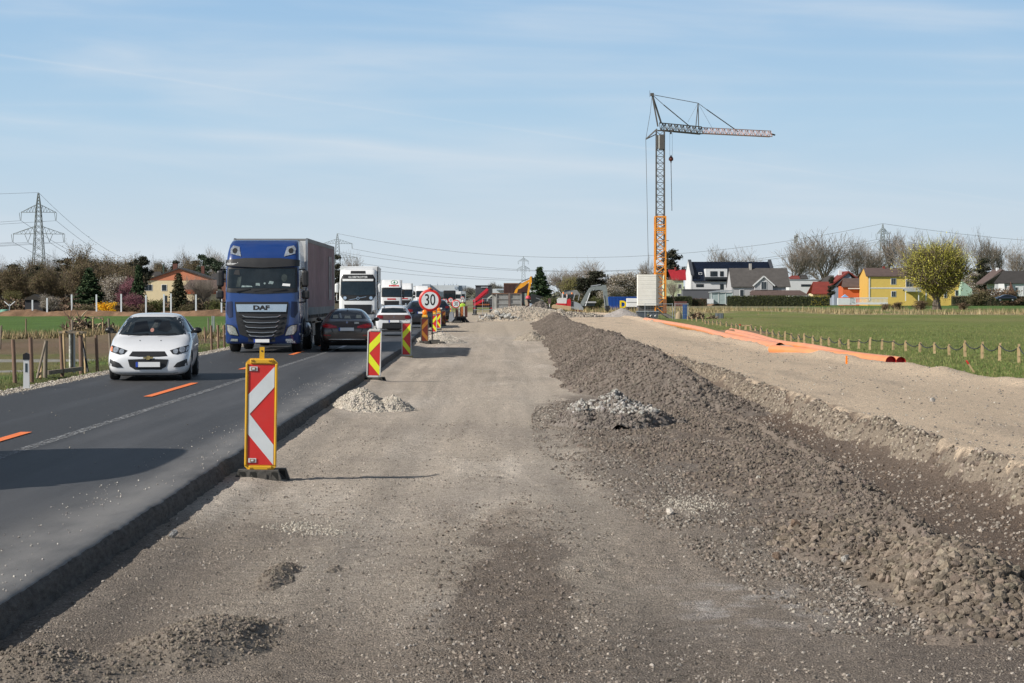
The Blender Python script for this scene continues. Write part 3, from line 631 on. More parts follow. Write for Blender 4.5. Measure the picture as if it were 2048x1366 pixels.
scatter('loose_gravel', 9000, lambda y: hl(y, y), lambda y: hr(y, y), 20, 90, .008, .03, [(.30,.26,.22), (.42,.38,.32), (.2,.18,.16)], 2.6, gh, gm, 1.4)
scatter('loose_gravel', 9000, -.75, 1.0, 9.8, 20.5, .005, .02, [(.17,.14,.115), (.24,.2,.17), (.13,.11,.09)], 2.4, gh, lambda x, y: np.exp(-((x-.1)/.55)**2)*np.clip(.5+fbm(x*2, y*1, 3, 142), 0, 1), 1.2)
scatter('loose_gravel', 22000, lambda y: np.interp(y, [13, 20, 25, 30, 36, 42], [2.0, 1.3, .7, .6, .7, 1.0]), lambda y: np.interp(y, [13, 20, 25, 42], [2.9, 2.6, 2.2, 1.9]), 12.5, 41, .006, .026, [(.17,.14,.115), (.24,.2,.17), (.14,.12,.10), (.30,.27,.235)], 2.2, gh, lambda x, y: np.clip(.55+1.2*fbm(x*2, y*1, 3, 143), 0, 1), 1.2)
# white chips spilled on the track
for (px, py, sx, sy, nn) in ((600,1052,.30,.20,420), (655,1062,.28,.16,260), (1385,1010,.42,.45,800), (985,800,.7,1.8,200), (1700,1230,.45,.6,200)):
    q = G(px, py); X_ = q.x+rng.normal(size=nn)*sx*.5; Y_ = q.y+rng.normal(size=nn)*sy; r = .004+.013*rng.random(nn)**2
    V, Fc, C_ = stones(np.stack([X_, Y_, gh(X_, Y_)], -1), r, np.ones((nn, 1))*np.array((.44,.40,.34))*(1+.3*(rng.random((nn, 1))*2-1)), .4)
    tag(mesh_np('white_chippings', V, [Fc], M_stone, col=C_), kind='stuff')
# pebble verge along the left edge of the asphalt, and grit on the asphalt
scatter('verge_gravel', 16000, lambda y: xleft(y)-.55, lambda y: xleft(y)+.12, 27, 110, .01, .035, [(.5,.46,.40), (.38,.33,.27), (.25,.22,.19)], 1.6, lambda x, y: left_h(x, y)+.06, None, 1.3)
scatter('road_grit', 1500, lambda y: xedge(y)-.9, lambda y: xedge(y)-.06, 12, 60, .004, .012, [(.5,.47,.42), (.35,.32,.3)], 2, lambda x, y: ZR+.004+0*x, lambda x, y: np.clip(fbm(x*2, y*.5, 3, 144)+.4, .05, 1), 1.5)
scatter('road_grit', 500, lambda y: xleft(y)+.1, lambda y: xedge(y)-.6, 20, 70, .006, .016, [(.33,.31,.28), (.25,.23,.2)], 2, lambda x, y: ZR+.004+0*x, lambda x, y: np.clip(fbm(x*1, y*.3, 3, 145)+.1, .02, 1), 1.2)

# ------------------------------------------------------------------ grass as blades (stuff)
def grass(name, n, x0, x1, y0, y1, hf, h0, h1, w, cols, yp=1.3, lean=.5, mask=None, kind='stuff'):
    t = rng.random(n)**yp; py = y0+(y1-y0)*t; xa = x0(py) if callable(x0) else x0; xb = x1(py) if callable(x1) else x1; px = xa+(xb-xa)*rng.random(n)
    if mask is not None: k = mask(px, py) > rng.random(n); px, py = px[k], py[k]
    n = len(px); H = h0+(h1-h0)*rng.random(n)**1.5; a = rng.uniform(0, 2*np.pi, n); z = hf(px, py)-.01; ww = w*(.6+.8*rng.random(n))
    la = rng.uniform(0, 2*np.pi, n); lx = np.cos(la)*H*lean*rng.random(n); ly = np.sin(la)*H*lean*rng.random(n)
    dx = np.cos(a)*ww/2; dy = np.sin(a)*ww/2
    V = np.stack([np.stack([px-dx, py-dy, z], -1), np.stack([px+dx, py+dy, z], -1), np.stack([px+lx, py+ly, z+H], -1)], 1).reshape(-1, 3)
    c = np.array(cols)[rng.integers(0, len(cols), n)]*(1+.3*(rng.random((n, 1))*2-1)); C_ = np.repeat(c, 3, 0)
    return tag(mesh_np(name, V, [np.arange(3*n).reshape(-1, 3)], attr_mat('grass blades', .8, 8, .1, 0), col=C_), kind=kind)
GR = [(.13,.19,.05), (.17,.21,.065), (.26,.24,.10), (.095,.14,.038)]; DR = [(.36,.28,.15), (.28,.21,.11), (.42,.34,.2)]
grass('verge_grass', 30000, lambda y: xleft(y)-3.2, lambda y: xleft(y)-.5, 30, 110, left_h, .03, .10, .02, GR, 1.4, mask=lambda x, y: np.clip(.35+fbm(x*1.6, y*.5, 3, 151), 0, 1))
grass('field_edge_grass', 9000, lambda y: -30+0*y, lambda y: xleft(y)-1.5, 93.5, 97.5, left_h, .15, .5, .04, DR+[(.12,.12,.05), (.10,.08,.05)], 1, .7)
grass('meadow_grass', 70000, lambda y: hr(y, y)+.05, lambda y: y*.27+1.5, 36, 130, ground_h, .03, .09, .02, GR, 1.2)
grass('dry_reeds', 34000, 8, 105, 205, 292, ground_h, .15, .8, .06, DR+[(.16,.15,.06)], 1, .5, mask=lambda x, y: np.clip(.15+2.4*fbm(x*.15, y*.05, 5, 54), 0, 1))
grass('dry_reeds', 2600, lambda y: xleft(y)-6.5, lambda y: xleft(y)-1.6, 88, 125, left_h, .2, .75, .045, DR, 1, .4, mask=lambda x, y: np.clip(.3+1.5*fbm(x*.5, y*.1, 3, 55), 0, 1))
# ------------------------------------------------------------------ vehicles
def loft_body(name, st, m, parent, sub=2, arches=None, md=None):
    """car body: stations (y, z_bottom, z_shoulder, z_top, w_bottom, w_shoulder, w_top) front to back, smoothed, wheel arches cut"""
    rings = []
    for (y, zb, zs, zt, wb, ws, wt) in st:
        half = [(0, zb), (wb*.75, zb), (wb, zb+.05), (ws, zb+.45*(zs-zb)), (ws*.995, zb+.8*(zs-zb)), (ws*.955, zs), (wt+(ws-wt)*.06, zt-.12*(zt-zs)-.012), (wt*.78, zt), (0, zt+.012)]
        rings.append([(x, y, z) for x, z in half]+[(-x, y, z) for x, z in half[-2:0:-1]])
    n = len(rings[0]); V = [p for r in rings for p in r]; Fs = []
    for i in range(len(rings)-1):
        for k in range(n): Fs.append((i*n+k, i*n+(k+1)%n, (i+1)*n+(k+1)%n, (i+1)*n+k))
    for base in (0, (len(rings)-1)*n):     # caps as strips between mirrored points
        Fs.append((base, base+1, base+n-1)); 
        for k in range(1, n//2-1): Fs.append((base+k, base+k+1, base+n-k-1, base+n-k))
        k = n//2; Fs.append((base+k-1, base+k, base+k+1))
    me = bpy.data.meshes.new(name); me.from_pydata(V, [], Fs)
    bm = bmesh.new(); bm.from_mesh(me); bmesh.ops.recalc_face_normals(bm, faces=bm.faces); bm.to_mesh(me); bm.free()
    o = bpy.data.objects.new(name, me); COL.objects.link(o); s = o.modifiers.new('s', 'SUBSURF'); s.levels = sub; s.render_levels = sub
    tmp = []
    for (ay, az, ar) in (arches or []):
        mb = MB(); mb.lathe([(ar, -1.5), (ar, 1.5)], m, 'X', (0, ay, az), 28); c = mb.build('cut'); tmp.append(c)
        b = o.modifiers.new('b', 'BOOLEAN'); b.object = c; b.operation = 'DIFFERENCE'; b.solver = 'EXACT'
    bpy.context.view_layer.update()
    me2 = bpy.data.meshes.new_from_object(o.evaluated_get(bpy.context.evaluated_depsgraph_get()))
    for c in tmp+[o]: bpy.data.objects.remove(c)
    me2.materials.clear(); me2.materials.append(m); me2.materials.append(md or M_dark)
    for p in me2.polygons:
        p.use_smooth = True; p.material_index = 0
        for (ay, az, ar) in (arches or []):
            d = math.hypot(p.center.y-ay, p.center.z-az)
            if d < ar*1.01 and p.normal.x**2 < .2 and ((p.center.y-ay)*p.normal.y+(p.center.z-az)*p.normal.z) < 0: p.material_index = 1; p.use_smooth = False
    me2.name = name; r = bpy.data.objects.new(name, me2); link(r, parent)
    bm = bmesh.new(); bm.from_mesh(me2); r['_'] = 0; del r['_']
    bv = BVHTree.FromBMesh(bm); bm.free()
    return r, bv
def vloft(name, secs, m, parent, nc=4, cap=True):
    """body from horizontal rounded rectangles: (z, half width, y_front, y_back, front corner radius)"""
    V = []; Fs = []
    for (z, w, yf, yb, r) in secs:
        ring = [(-w, yb)]
        for k in range(nc+1):
            a = math.pi/2*k/nc; ring.append((-w+r-r*math.cos(a), yf+r-r*math.sin(a)))
        nm = 5
        x0, x1 = -w+r, w-r
        for k in range(1, nm): 
            t = k/nm; ring.append((x0+(x1-x0)*t, yf-.05*math.sin(math.pi*t)))
        for k in range(nc+1):
            a = math.pi/2*(1-k/nc); ring.append((w-r+r*math.cos(a), yf+r-r*math.sin(a)))
        ring.append((w, yb)); n = len(ring); V += [(x, y, z) for x, y in ring]
    for i in range(len(secs)-1):
        for k in range(n): Fs.append((i*n+k, i*n+(k+1)%n, (i+1)*n+(k+1)%n, (i+1)*n+k))
    mb = MB(); mb.add(V, Fs, m, smooth=True); mb.add(V[:n], [tuple(range(n))], m); mb.add(V[-n:], [tuple(range(n))], m)
    o = mb.build(name, parent); bm = bmesh.new(); bm.from_mesh(o.data); bv = BVHTree.FromBMesh(bm); bm.free(); return o, bv
def decal(mb, bv, poly, m, d='F', off=.006, ref=0, step=.09):
    """lay a 2-D outline on a body: F from the front (x,z), B from behind (x,z), L / R from -x / +x (y,z)"""
    bm = bmesh.new(); bm.faces.new([bm.verts.new((p[0], p[1], 0)) for p in poly])
    us = [p[0] for p in poly]; vs = [p[1] for p in poly]
    for ax, lo, hi in ((0, min(us), max(us)), (1, min(vs), max(vs))):
        k = math.ceil((hi-lo)/step)
        for i in range(1, k):
            c = lo+(hi-lo)*i/k; no = (1,0,0) if ax == 0 else (0,1,0); co = (c,0,0) if ax == 0 else (0,c,0)
            bmesh.ops.bisect_plane(bm, geom=bm.verts[:]+bm.edges[:]+bm.faces[:], plane_co=co, plane_no=no)
    bm.verts.index_update(); V = []
    for v in bm.verts:
        a, b = v.co.x, v.co.y
        o, dr = {'F': (Vector((a,-8,b)), Vector((0,1,0))), 'B': (Vector((a,30,b)), Vector((0,-1,0))), 'L': (Vector((-8,a,b)), Vector((1,0,0))), 'R': (Vector((8,a,b)), Vector((-1,0,0)))}[d]
        h = bv.ray_cast(o, dr)
        if h[0] is None:
            q = bv.find_nearest(Vector((a, ref, b)) if d in 'FB' else Vector((math.copysign(.8, 1 if d == 'R' else -1), a, b))); V.append(q[0]-dr*off)
        else: V.append(h[0]-dr*off+h[1]*off*.5)
    mb.add(V, [[v.index for v in f.verts] for f in bm.faces], m, smooth=True); bm.free(); return mb
def mirror(poly): return [(-a, b) for a, b in poly][::-1]
def part(name, bv, decs, parent, off=.006):
    mb = MB()
    for (poly, m, d, *rest) in decs: decal(mb, bv, poly, m, d, rest[0] if rest else off)
    return mb.build(name, parent)
def ell(cx, cz, rx, rz=None, n=14): rz = rz or rx; return [(cx+rx*math.cos(2*math.pi*i/n), cz+rz*math.sin(2*math.pi*i/n)) for i in range(n)]
def wheel(parent, x, y, r, w, rimm, side, spokes=5, rr=.68):
    mb = MB(); s = side
    mb.lathe([(r*rr, -w/2), (r*.93, -w/2), (r, -w/2+.03), (r, w/2-.03), (r*.93, w/2), (r*rr, w/2), (r*rr, -w/2)], M_rubber, 'X', (x, y, r), 28)
    wh = mb.build('wheel', parent)
    rb = MB(); xo = x+s*(w/2-.02)
    rb.lathe([(r*rr, 0), (r*rr*.9, -.02*s)], rimm, 'X', (xo, y, r), 28); rb.lathe([(0, -.07*s), (r*rr, -.07*s)], M_dark, 'X', (xo, y, r), 28)
    rb.lathe([(r*.16, .005*s), (0, .01*s)], rimm, 'X', (xo, y, r), 12)
    for k in range(spokes):
        a = 2*math.pi*k/spokes+.3; rb.bar((xo-.01*s, y, r), (xo-.012*s, y+math.cos(a)*r*rr*.95, r+math.sin(a)*r*rr*.95), .075, rimm, .03)
    rb.build('rim', wh); return wh
M_carwhite = mat('white car paint', (.74,.75,.77), .28, 0, .03, 2, coat=.8, dirt=.08)
M_brown = mat('brown metallic paint', (.085,.062,.05), .3, .5, .05, 2, coat=1.)
M_navy = mat('dark blue paint', (.012,.016,.03), .25, .3, .05, 2, coat=1.)
M_silver = mat('silver paint', (.52,.54,.56), .3, .5, .05, 2, coat=.8)
M_blue = mat('blue truck paint', (.010,.042,.18), .3, 0, .06, 2, coat=.8, dirt=.06)
M_lens = mat('clear lens', (.62,.66,.7), .08, .7, .35, 18)
M_tail = mat('red tail lens', (.48,.01,.015), .12, 0, .25, 14, coat=1)
M_ind = mat('indicator lens', (.75,.25,.1), .2, 0, .1, 10)
M_plate = mat('plate white', (.82,.82,.82), .5, 0, .02); M_plateb = mat('plate blue', (.02,.07,.45), .5)
M_alloy = mat('alloy rim', (.5,.51,.53), .3, .8, .1)
M_under = mat('underbody black', (.01,.01,.01), .9)
def plate(root, x, y, z, w=.50, d=-1, tilt=0):
    mb = MB(); mb.box((x, y, z), (w+.03, .016, .14), M_dark); mb.box((x, y+d*.012, z), (w, .01, .11), M_plate); mb.box((x-d*-1*(w/2-.022)*1, y+d*.018, z), (.042, .006, .11), M_plateb)
    return mb.build('number_plate', root)
def mirror_part(root, x, y, z, m, w=.20, h=.14):
    mb = MB(); s = 1 if x > 0 else -1
    bm = bmesh.new(); bmesh.ops.create_uvsphere(bm, u_segments=12, v_segments=8, radius=1); bm.verts.index_update()
    V = [Vector((x+s*.06+v.co.x*w/2, y+v.co.y*.07, z+v.co.z*h/2)) for v in bm.verts]; mb.add(V, [[v.index for v in f.verts] for f in bm.faces], m, smooth=True); bm.free()
    mb.bar((x-s*.08, y+.02, z-.05), (x+s*.02, y, z-.03), .05, m); return mb.build('wing_mirror', root)

# ---- white hatchback
def hatchback(root):
    st = [(-.0, .22, .42, .50, .52, .64, .50), (.05, .13, .48, .58, .70, .775, .58), (.22, .11, .58, .70, .79, .85, .66), (.55, .11, .72, .84, .82, .872, .70), (.95, .12, .85, .945, .82, .875, .72),
          (1.14, .13, .92, .99, .82, .875, .72), (1.28, .13, .95, 1.08, .82, .875, .70), (1.95, .14, .98, 1.43, .82, .875, .60), (2.4, .14, 1.0, 1.50, .80, .872, .59), (3.0, .16, 1.01, 1.48, .80, .868, .57), (3.5, .18, 1.03, 1.40, .80, .86, .54),
          (3.78, .2, 1.03, 1.15, .78, .85, .62), (3.96, .25, .94, .99, .74, .80, .62), (4.02, .35, .7, .82, .6, .72, .55)]
    body, bv = loft_body('body', st, M_carwhite, root, 2, [(.80, .31, .36), (3.32, .31, .36)])
    mg = mat('piano black trim', (.012,.012,.013), .35, 0, .1); mesh_ = mat('grille mesh', (.02,.02,.021), .5, 0, .6, 60)
    ws = [(-.72, 1.01), (-.57, 1.385), (-.3, 1.405), (.3, 1.405), (.57, 1.385), (.72, 1.01), (.35, .985), (-.35, .985)]
    w = part('windshield', bv, [(ws, mg, 'F', .004), ([(a*.965, 1.20+(b-1.20)*.94) for a, b in ws], M_glass, 'F', .007)], root)
    inn = mat('dim interior', (.055,.062,.062), .15, 0, .5, 8); skin = mat('hand behind glass', (.4,.2,.16), .3)
    part('cabin_view', bv, [([(.10,1.110),(.16,1.290),(.32,1.320),(.40,1.140),(.3,1.060)], mat('dark seat behind glass', (.006,.007,.008), .08), 'F', .0095), ([(-.42,1.040),(-.4,1.280),(-.15,1.310),(-.06,1.080)], MATS['dark seat behind glass'], 'F', .0095),
                           ([(-.04,1.140),(.02,1.280),(.10,1.270),(.09,1.160)], inn, 'F', .009), (ell(-.01,1.105, .04, .045), skin, 'F', .010), (ell(.08,1.310, .09, .03), MATS['dark seat behind glass'], 'F', .011), ([(-.56,1.060),(-.5,1.280),(-.47,1.280),(-.53,1.060)], inn, 'F', .009)], w)
    mb = MB(); 
    for x in (-.5, .1): mb.bar((x, .98, 1.0), (x+.42, 1.12, 1.03), .022, M_dark)
    mb.build('wiper', root)
    part('grille', bv, [([(-.40,0.550),(-.335,0.650),(.335,0.650),(.40,0.550),(.2,0.535),(-.2,0.535)], M_dark, 'F'), ([(-.37,0.560),(-.315,0.635),(.315,0.635),(.37,0.560),(.2,0.550),(-.2,0.550)], mesh_, 'F', .009)], root)
    part('lower_grille', bv, [([(-.42,0.475),(-.38,0.320),(-.27,0.250),(.27,0.250),(.38,0.320),(.42,0.475),(0,0.490)], M_dark, 'F')], root)
    part('badge', bv, [([(-.10,0.495),(-.10,0.525),(-.035,0.525),(-.03,0.550),(.04,0.550),(.04,0.530),(.11,0.530),(.10,0.495),(.04,0.495),(.03,0.470),(-.04,0.470),(-.04,0.495)], mat('gold badge', (.5,.38,.16), .3, .8), 'F', .016)], root)
    for s in (1, -1):
        f = (lambda p: p) if s > 0 else mirror
        h = part('headlight', bv, [(f([(.44,0.670),(.50,0.595),(.60,0.580),(.80,0.640),(.82,0.750),(.80,0.780),(.6,0.725)]), M_dark, 'F', .007)], root)
        part('lens', bv, [(f(ell(.56,0.650,.052,.055)), M_lens, 'F', .013), (f(ell(.69,0.685,.062,.065)), M_lens, 'F', .013), (f([(.76,0.640),(.82,0.660),(.825,0.750),(.775,0.745)]), M_ind if s < 0 else M_lens, 'F', .012)], h)
        part('air_intake', bv, [(f([(.52,0.300),(.60,0.400),(.80,0.485),(.81,0.340),(.65,0.300)]), M_dark, 'F', .008)], root)
        part('nozzle', bv, [(f(ell(.22,0.880,.012,.01)), M_dark, 'F', .01)], root)
    part('bumper_lip', bv, [([(-.66,0.120),(-.6,0.175),(.6,0.175),(.66,0.120),(.5,0.065),(-.5,0.065)], M_dark, 'F', .008)], root)
    plate(root, .0, -.04, .365)
    for d, s in (('R', 1), ('L', -1)):
        part('side_window', bv, [([(1.42,1.07),(1.98,1.40),(2.35,1.43),(2.38,1.07)], M_glass, d, .006)], root)
        part('side_window', bv, [([(2.46,1.07),(2.44,1.43),(2.9,1.41),(3.3,1.30),(3.42,1.12)], M_glass, d, .006)], root)
        part('door_seam', bv, [([(2.41,.35),(2.41,1.05),(2.425,1.05),(2.425,.35)], M_dark, d, .004)], root); part('door_seam', bv, [([(1.38,.4),(1.30,.95),(1.315,.95),(1.395,.4)], M_dark, d, .004)], root)
        part('door_handle', bv, [([(2.15,.98),(2.15,1.01),(2.32,1.01),(2.32,.98)], M_carwhite, d, .03)], root)
        part('side_skirt', bv, [([(1.2,.2),(1.2,.235),(2.95,.235),(2.95,.2)], M_dark, d, .006)], root)
        mirror_part(root, s*.88, 1.55, 1.10, mg)
        wheel(root, s*.755, .80, .31, .20, M_alloy, s); wheel(root, s*.755, 3.32, .31, .20, M_alloy, s)
    mb = MB(); mb.box((0, 2.0, .17), (1.45, 3.5, .12), M_under); mb.build('underbody', root)
    part('tail_light', bv, [([(.55,.85),(.6,1.0),(.76,1.0),(.78,.85)], M_tail, 'B')], root); part('tail_light', bv, [(mirror([(.55,.85),(.6,1.0),(.76,1.0),(.78,.85)]), M_tail, 'B')], root)
q = G(297, 762, ZR)
t = thing('car', 'white five-door hatchback with black mirrors oncoming in the left lane', 'car', (q.x, q.y-.05, ZR+.006), R(5)); hatchback(t); t.scale = (1.06, 1, 1)

# ---- dark brown saloon seen from behind (local front of loft = rear of the car)
def saloon(root):
    st = [(0, .38, .66, .74, .60, .70, .55), (.05, .30, .80, .90, .74, .84, .62), (.12, .25, .92, 1.03, .80, .90, .68), (.45, .22, .98, 1.09, .84, .925, .72), (.62, .2, 1.0, 1.14, .84, .93, .68), (1.25, .2, 1.02, 1.39, .84, .93, .575), (1.8, .2, 1.02, 1.455, .84, .93, .565), (2.6, .2, 1.0, 1.46, .84, .93, .57),
          (3.3, .2, .97, 1.15, .84, .93, .66), (3.6, .2, .95, 1.03, .84, .925, .72), (4.4, .2, .86, .90, .82, .91, .66), (4.85, .22, .62, .70, .72, .8, .5)]
    body, bv = loft_body('body', st, M_brown, root, 2, [(.95, .33, .38), (3.9, .33, .38)])
    w = part('rear_window', bv, [([(-.64,1.115),(-.50,1.355),(0,1.375),(.50,1.355),(.64,1.115),(0,1.10)], M_glass, 'F')], root)
    be = mat('beige leather behind glass', (.42,.40,.29), .12); 
    [part('headrest', bv, [(f, be, 'F', .010)], w) for f in ([(-.50,1.13),(-.48,1.235),(-.34,1.24),(-.30,1.13)], [(-.10,1.12),(-.08,1.21),(.10,1.21),(.12,1.12)], [(.30,1.13),(.32,1.245),(.48,1.24),(.50,1.13)])]; part('cabin_view', bv, [([(-.24,1.13),(-.28,1.3),(-.22,1.3),(-.17,1.13)], mat('pale view through glass', (.26,.3,.32), .1), 'F', .011)], w)
    for s in (1, -1):
        f = (lambda p: p) if s > 0 else mirror
        h = part('tail_light', bv, [(f([(.34,.80),(.36,.86),(.60,.94),(.84,.96),(.88,.84),(.62,.79)]), M_tail, 'F', .012)], root)
        part('lens', bv, [(f([(.60,.86),(.60,.885),(.80,.91),(.82,.885)]), mat('bright red lens', (.8,.04,.03), .15), 'F', .017)], h)
        part('reflector', bv, [(f([(.55,.535),(.55,.56),(.80,.575),(.80,.545)]), M_tail, 'F', .01)], root)
    part('lid_seam', bv, [([(-.56,.78),(-.5,.66),(.5,.66),(.56,.78),(.52,.78),(.47,.672),(-.47,.672),(-.52,.78)], M_dark, 'F', .006)], root)
    part('bumper_trim', bv, [([(-.62,.40),(-.62,.425),(.62,.425),(.62,.40)], M_chrome, 'F', .010), ([(-.70,.26),(-.66,.37),(.66,.37),(.70,.26)], M_dark, 'F', .006)], root)
    part('badge', bv, [(ell(0,.985,.038), M_chrome, 'F', .014), ([(0,.985),(.028,.985),(.0,1.012)], MATS['plate blue'], 'F', .018), ([(0,.985),(-.028,.985),(.0,.958)], MATS['plate blue'], 'F', .018)], root)
    mb = MB(); text_on(mb, '520d', .075, (.33, .062, .975), M_chrome, .003); mb.build('model_lettering', root)
    plate(root, -.02, -.03, .76, .52)
    mb = MB(); mb.lathe([(.032,0),(.032,.1)], M_chrome, 'Y', (-.53,.03,.335), 14); mb.lathe([(.032,0),(.032,.1)], M_chrome, 'Y', (-.45,.03,.335), 14); mb.lathe([(.026,-.002),(0,-.002)], M_dark, 'Y', (-.53,.03,.335), 14); mb.lathe([(.026,-.002),(0,-.002)], M_dark, 'Y', (-.45,.03,.335), 14); mb.build('exhaust', root)
    mb = MB(); mb.prism([(1.35,1.455),(1.5,1.52),(1.56,1.52),(1.62,1.46)], -.02, .02, M_brown, 'YZ'); mb.build('roof_antenna', root)
    for d, s in (('R', 1), ('L', -1)):
        part('side_window', bv, [([(.85,1.12),(1.3,1.34),(2.0,1.40),(2.0,1.09)], M_glass, d), ([(2.08,1.09),(2.08,1.40),(2.6,1.38),(3.15,1.10)], M_glass, d)], root)
        part('door_handle', bv, [([(1.35,.93),(1.35,.955),(1.55,.955),(1.55,.93)], M_chrome, d, .03)], root)
        mirror_part(root, s*.97, 3.0, 1.07, M_brown)
        wheel(root, s*.80, .95, .335, .235, M_alloy, s); wheel(root, s*.80, 3.9, .335, .235, M_alloy, s)
    mb = MB(); mb.box((0, 2.4, .25), (1.4, 4.2, .12), M_under); mb.build('underbody', root)
q = G(694, 703, ZR)
t = thing('car', 'dark brown saloon with beige headrests seen from behind', 'car', (q.x, q.y, ZR+.006), R(3.5)); saloon(t)

# ---- compact crossover, white with a dark tailgate
def crossover(root, paint, dark=False):
    h = 1.70 if dark else 1.50; w = .96 if dark else .875; k = h/1.5
    st = [(0, .36, .70, .80, .62, .74, .56), (.05, .28, .86*k, .98*k, .76, .84, .62), (.14, .24, .98*k, 1.05*k, .82, w, .66), (.35, .22, 1.0*k, 1.22*k, .82, w, .62), (.70, .2, 1.0*k, 1.40*k, .82, w, .58), (1.2, .2, 1.0*k, 1.46*k, .82, w, .60), (2.2, .2, 1.0*k, 1.47*k, .82, w, .6), (2.9, .2, .98*k, 1.2*k, .82, w, .68),
          (3.2, .2, .96*k, 1.04*k, .82, w, .7), (3.8, .2, .86*k, .92*k, .8, w*.98, .6), (4.15, .24, .6, .7, .68, .76, .5)]
    body, bv = loft_body('body', st, paint, root, 2, [(.78, .34, .39), (3.35, .34, .39)])
    part('rear_window', bv, [([(-.62,1.10*k),(-.56,1.32*k),(0,1.345*k),(.56,1.32*k),(.62,1.10*k)], M_glass, 'F')], root)
    trim = mat('dark brown tailgate', (.09,.062,.055), .35, 0, .1, coat=.6)
    if not dark: part('tailgate_panel', bv, [([(-.80,.80),(-.78,1.01),(.78,1.01),(.80,.80),(.5,.76),(-.5,.76)], trim, 'F', .007)], root)
    part('badge', bv, [([(-.045,.90*k),(0,.955*k),(.045,.90*k),(.03,.90*k),(0,.935*k),(-.03,.90*k)], M_chrome, 'F', .014), ([(-.045,.865*k),(0,.92*k),(.045,.865*k),(.03,.865*k),(0,.90*k),(-.03,.865*k)], M_chrome, 'F', .014)], root)
    for s in (1, -1):
        f = (lambda p: p) if s > 0 else mirror
        part('tail_light', bv, [(f([(.52,.83*k),(.54,.97*k),(.80,.99*k),(.83,.83*k)]), mat('smoked tail lens', (.14,.01,.012), .15, 0, .3), 'F', .013)], root)
        mb = MB(); mb.path([(s*.60,.5,1.39*k), (s*.60,.7,1.50*k), (s*.61,1.6,1.54*k), (s*.60,2.3,1.50*k)], .022, M_silver if not dark else M_dark, 6); mb.build('roof_rail', root)
        wheel(root, s*.77, .78, .335, .21, M_alloy, s); wheel(root, s*.77, 3.35, .335, .21, M_alloy, s)
        mirror_part(root, s*.94, 2.75, 1.08*k, M_dark)
    part('bumper_guard', bv, [([(-.58,.36),(-.55,.62),(.55,.62),(.58,.36)], M_dark, 'F', .009), ([(-.74,.27),(-.7,.36),(.7,.36),(.74,.27)], M_dark, 'F', .009)], root)
    plate(root, 0, -.03, .70*k if not dark else .92, .5)
    for d in ('R', 'L'): part('side_window', bv, [([(.55,1.10*k),(.8,1.33*k),(1.6,1.38*k),(1.6,1.06*k)], M_glass, d), ([(1.66,1.06*k),(1.66,1.38*k),(2.2,1.36*k),(2.75,1.07*k)], M_glass, d)], root)
    mb = MB(); mb.box((0, 2.0, .26), (1.4, 3.6, .12), M_under); mb.build('underbody', root)
t = thing('car', 'white crossover with roof rails and brown tailgate panel behind the brown saloon', 'car', (W(788, 640, 96).x, 96, ZR+.006), R(4)); crossover(t, M_carwhite)
t = thing('car', 'dark blue estate car just left of the big thirty sign', 'car', (W(843, 640, 121).x, 121, ZR+.006), R(5)); crossover(t, M_navy, True)
t = thing('car', 'dark car half hidden behind the thirty sign and beacon lamps', 'car', (W(878, 625, 165).x, 165, ZR+.006), R(6)); crossover(t, M_navy, True)

# ---- lorries
M_curtain = mat('faded mauve tarpaulin', (.25,.165,.18), .75, 0, .2, 1.2, bump=.25, bscale=3, dirt=.35)
M_skirt = mat('grey tarpaulin', (.23,.235,.24), .8, 0, .15, 2, dirt=.3)
M_box = mat('white reefer panel', (.68,.69,.70), .45, 0, .05, .8, dirt=.15)
def lorry_running(root, L, rimm, cabL=2.1):
    ch = MB(); ch.box((-.45, 3.6, .85), (.12, 6.2, .28), M_dark); ch.box((.45, 3.6, .85), (.12, 6.2, .28), M_dark); ch.build('chassis', root)
    tb = MB(); tb.lathe([(.33, 2.4), (.33, 3.6)], M_alloy, 'Y', (1.0, 0, .75), 20); tb.build('fuel_tank', root)
    for y in (1.35, 5.0): 
        for s in (1, -1):
            wheel(root, s*1.05, y, .50, .32, mat('truck rim', (.4,.41,.42), .5, .5, .2), s, 8, .55)
    for y in (L-1.9, L-3.2, L-4.5):
        for s in (1, -1): wheel(root, s*1.05, y, .50, .35, MATS['truck rim'], s, 8, .55)
    ub = MB(); ub.box((0, 1.3, .42), (1.9, 1.6, .2), M_under); ub.box((0, (2.2+L)/2, .98), (2.3, L-2.6, .14), M_dark); ub.build('underframe', root)
    for s in (1, -1): m_ = MB(); m_.box((s*1.12, 6.5, .72), (.06, 1.4, .55), M_dark, bev=.02); m_.build('side_locker', root)
def tmirror(root, s, y, z, m, big=.78, sm=.38, x=1.42):
    mb = MB(); mb.box((s*x, y, z), (.24, .16, big*.72), m, bev=.07)
    if sm: mb.box((s*(x+.02), y, z-big*.36-.26), (.26, .16, sm*.75), m, bev=.06)
    mb.path([(s*1.18, y+.12, z+big*.40), (s*x, y+.05, z+big*.40), (s*x, y, z+.2)], .025, m, 6); mb.path([(s*1.16, y+.12, z-big*.36-.52), (s*x, y+.02, z-big*.36-.5), (s*x, y, z-.4)], .03, m, 6)
    return mb.build('wing_mirror', root)
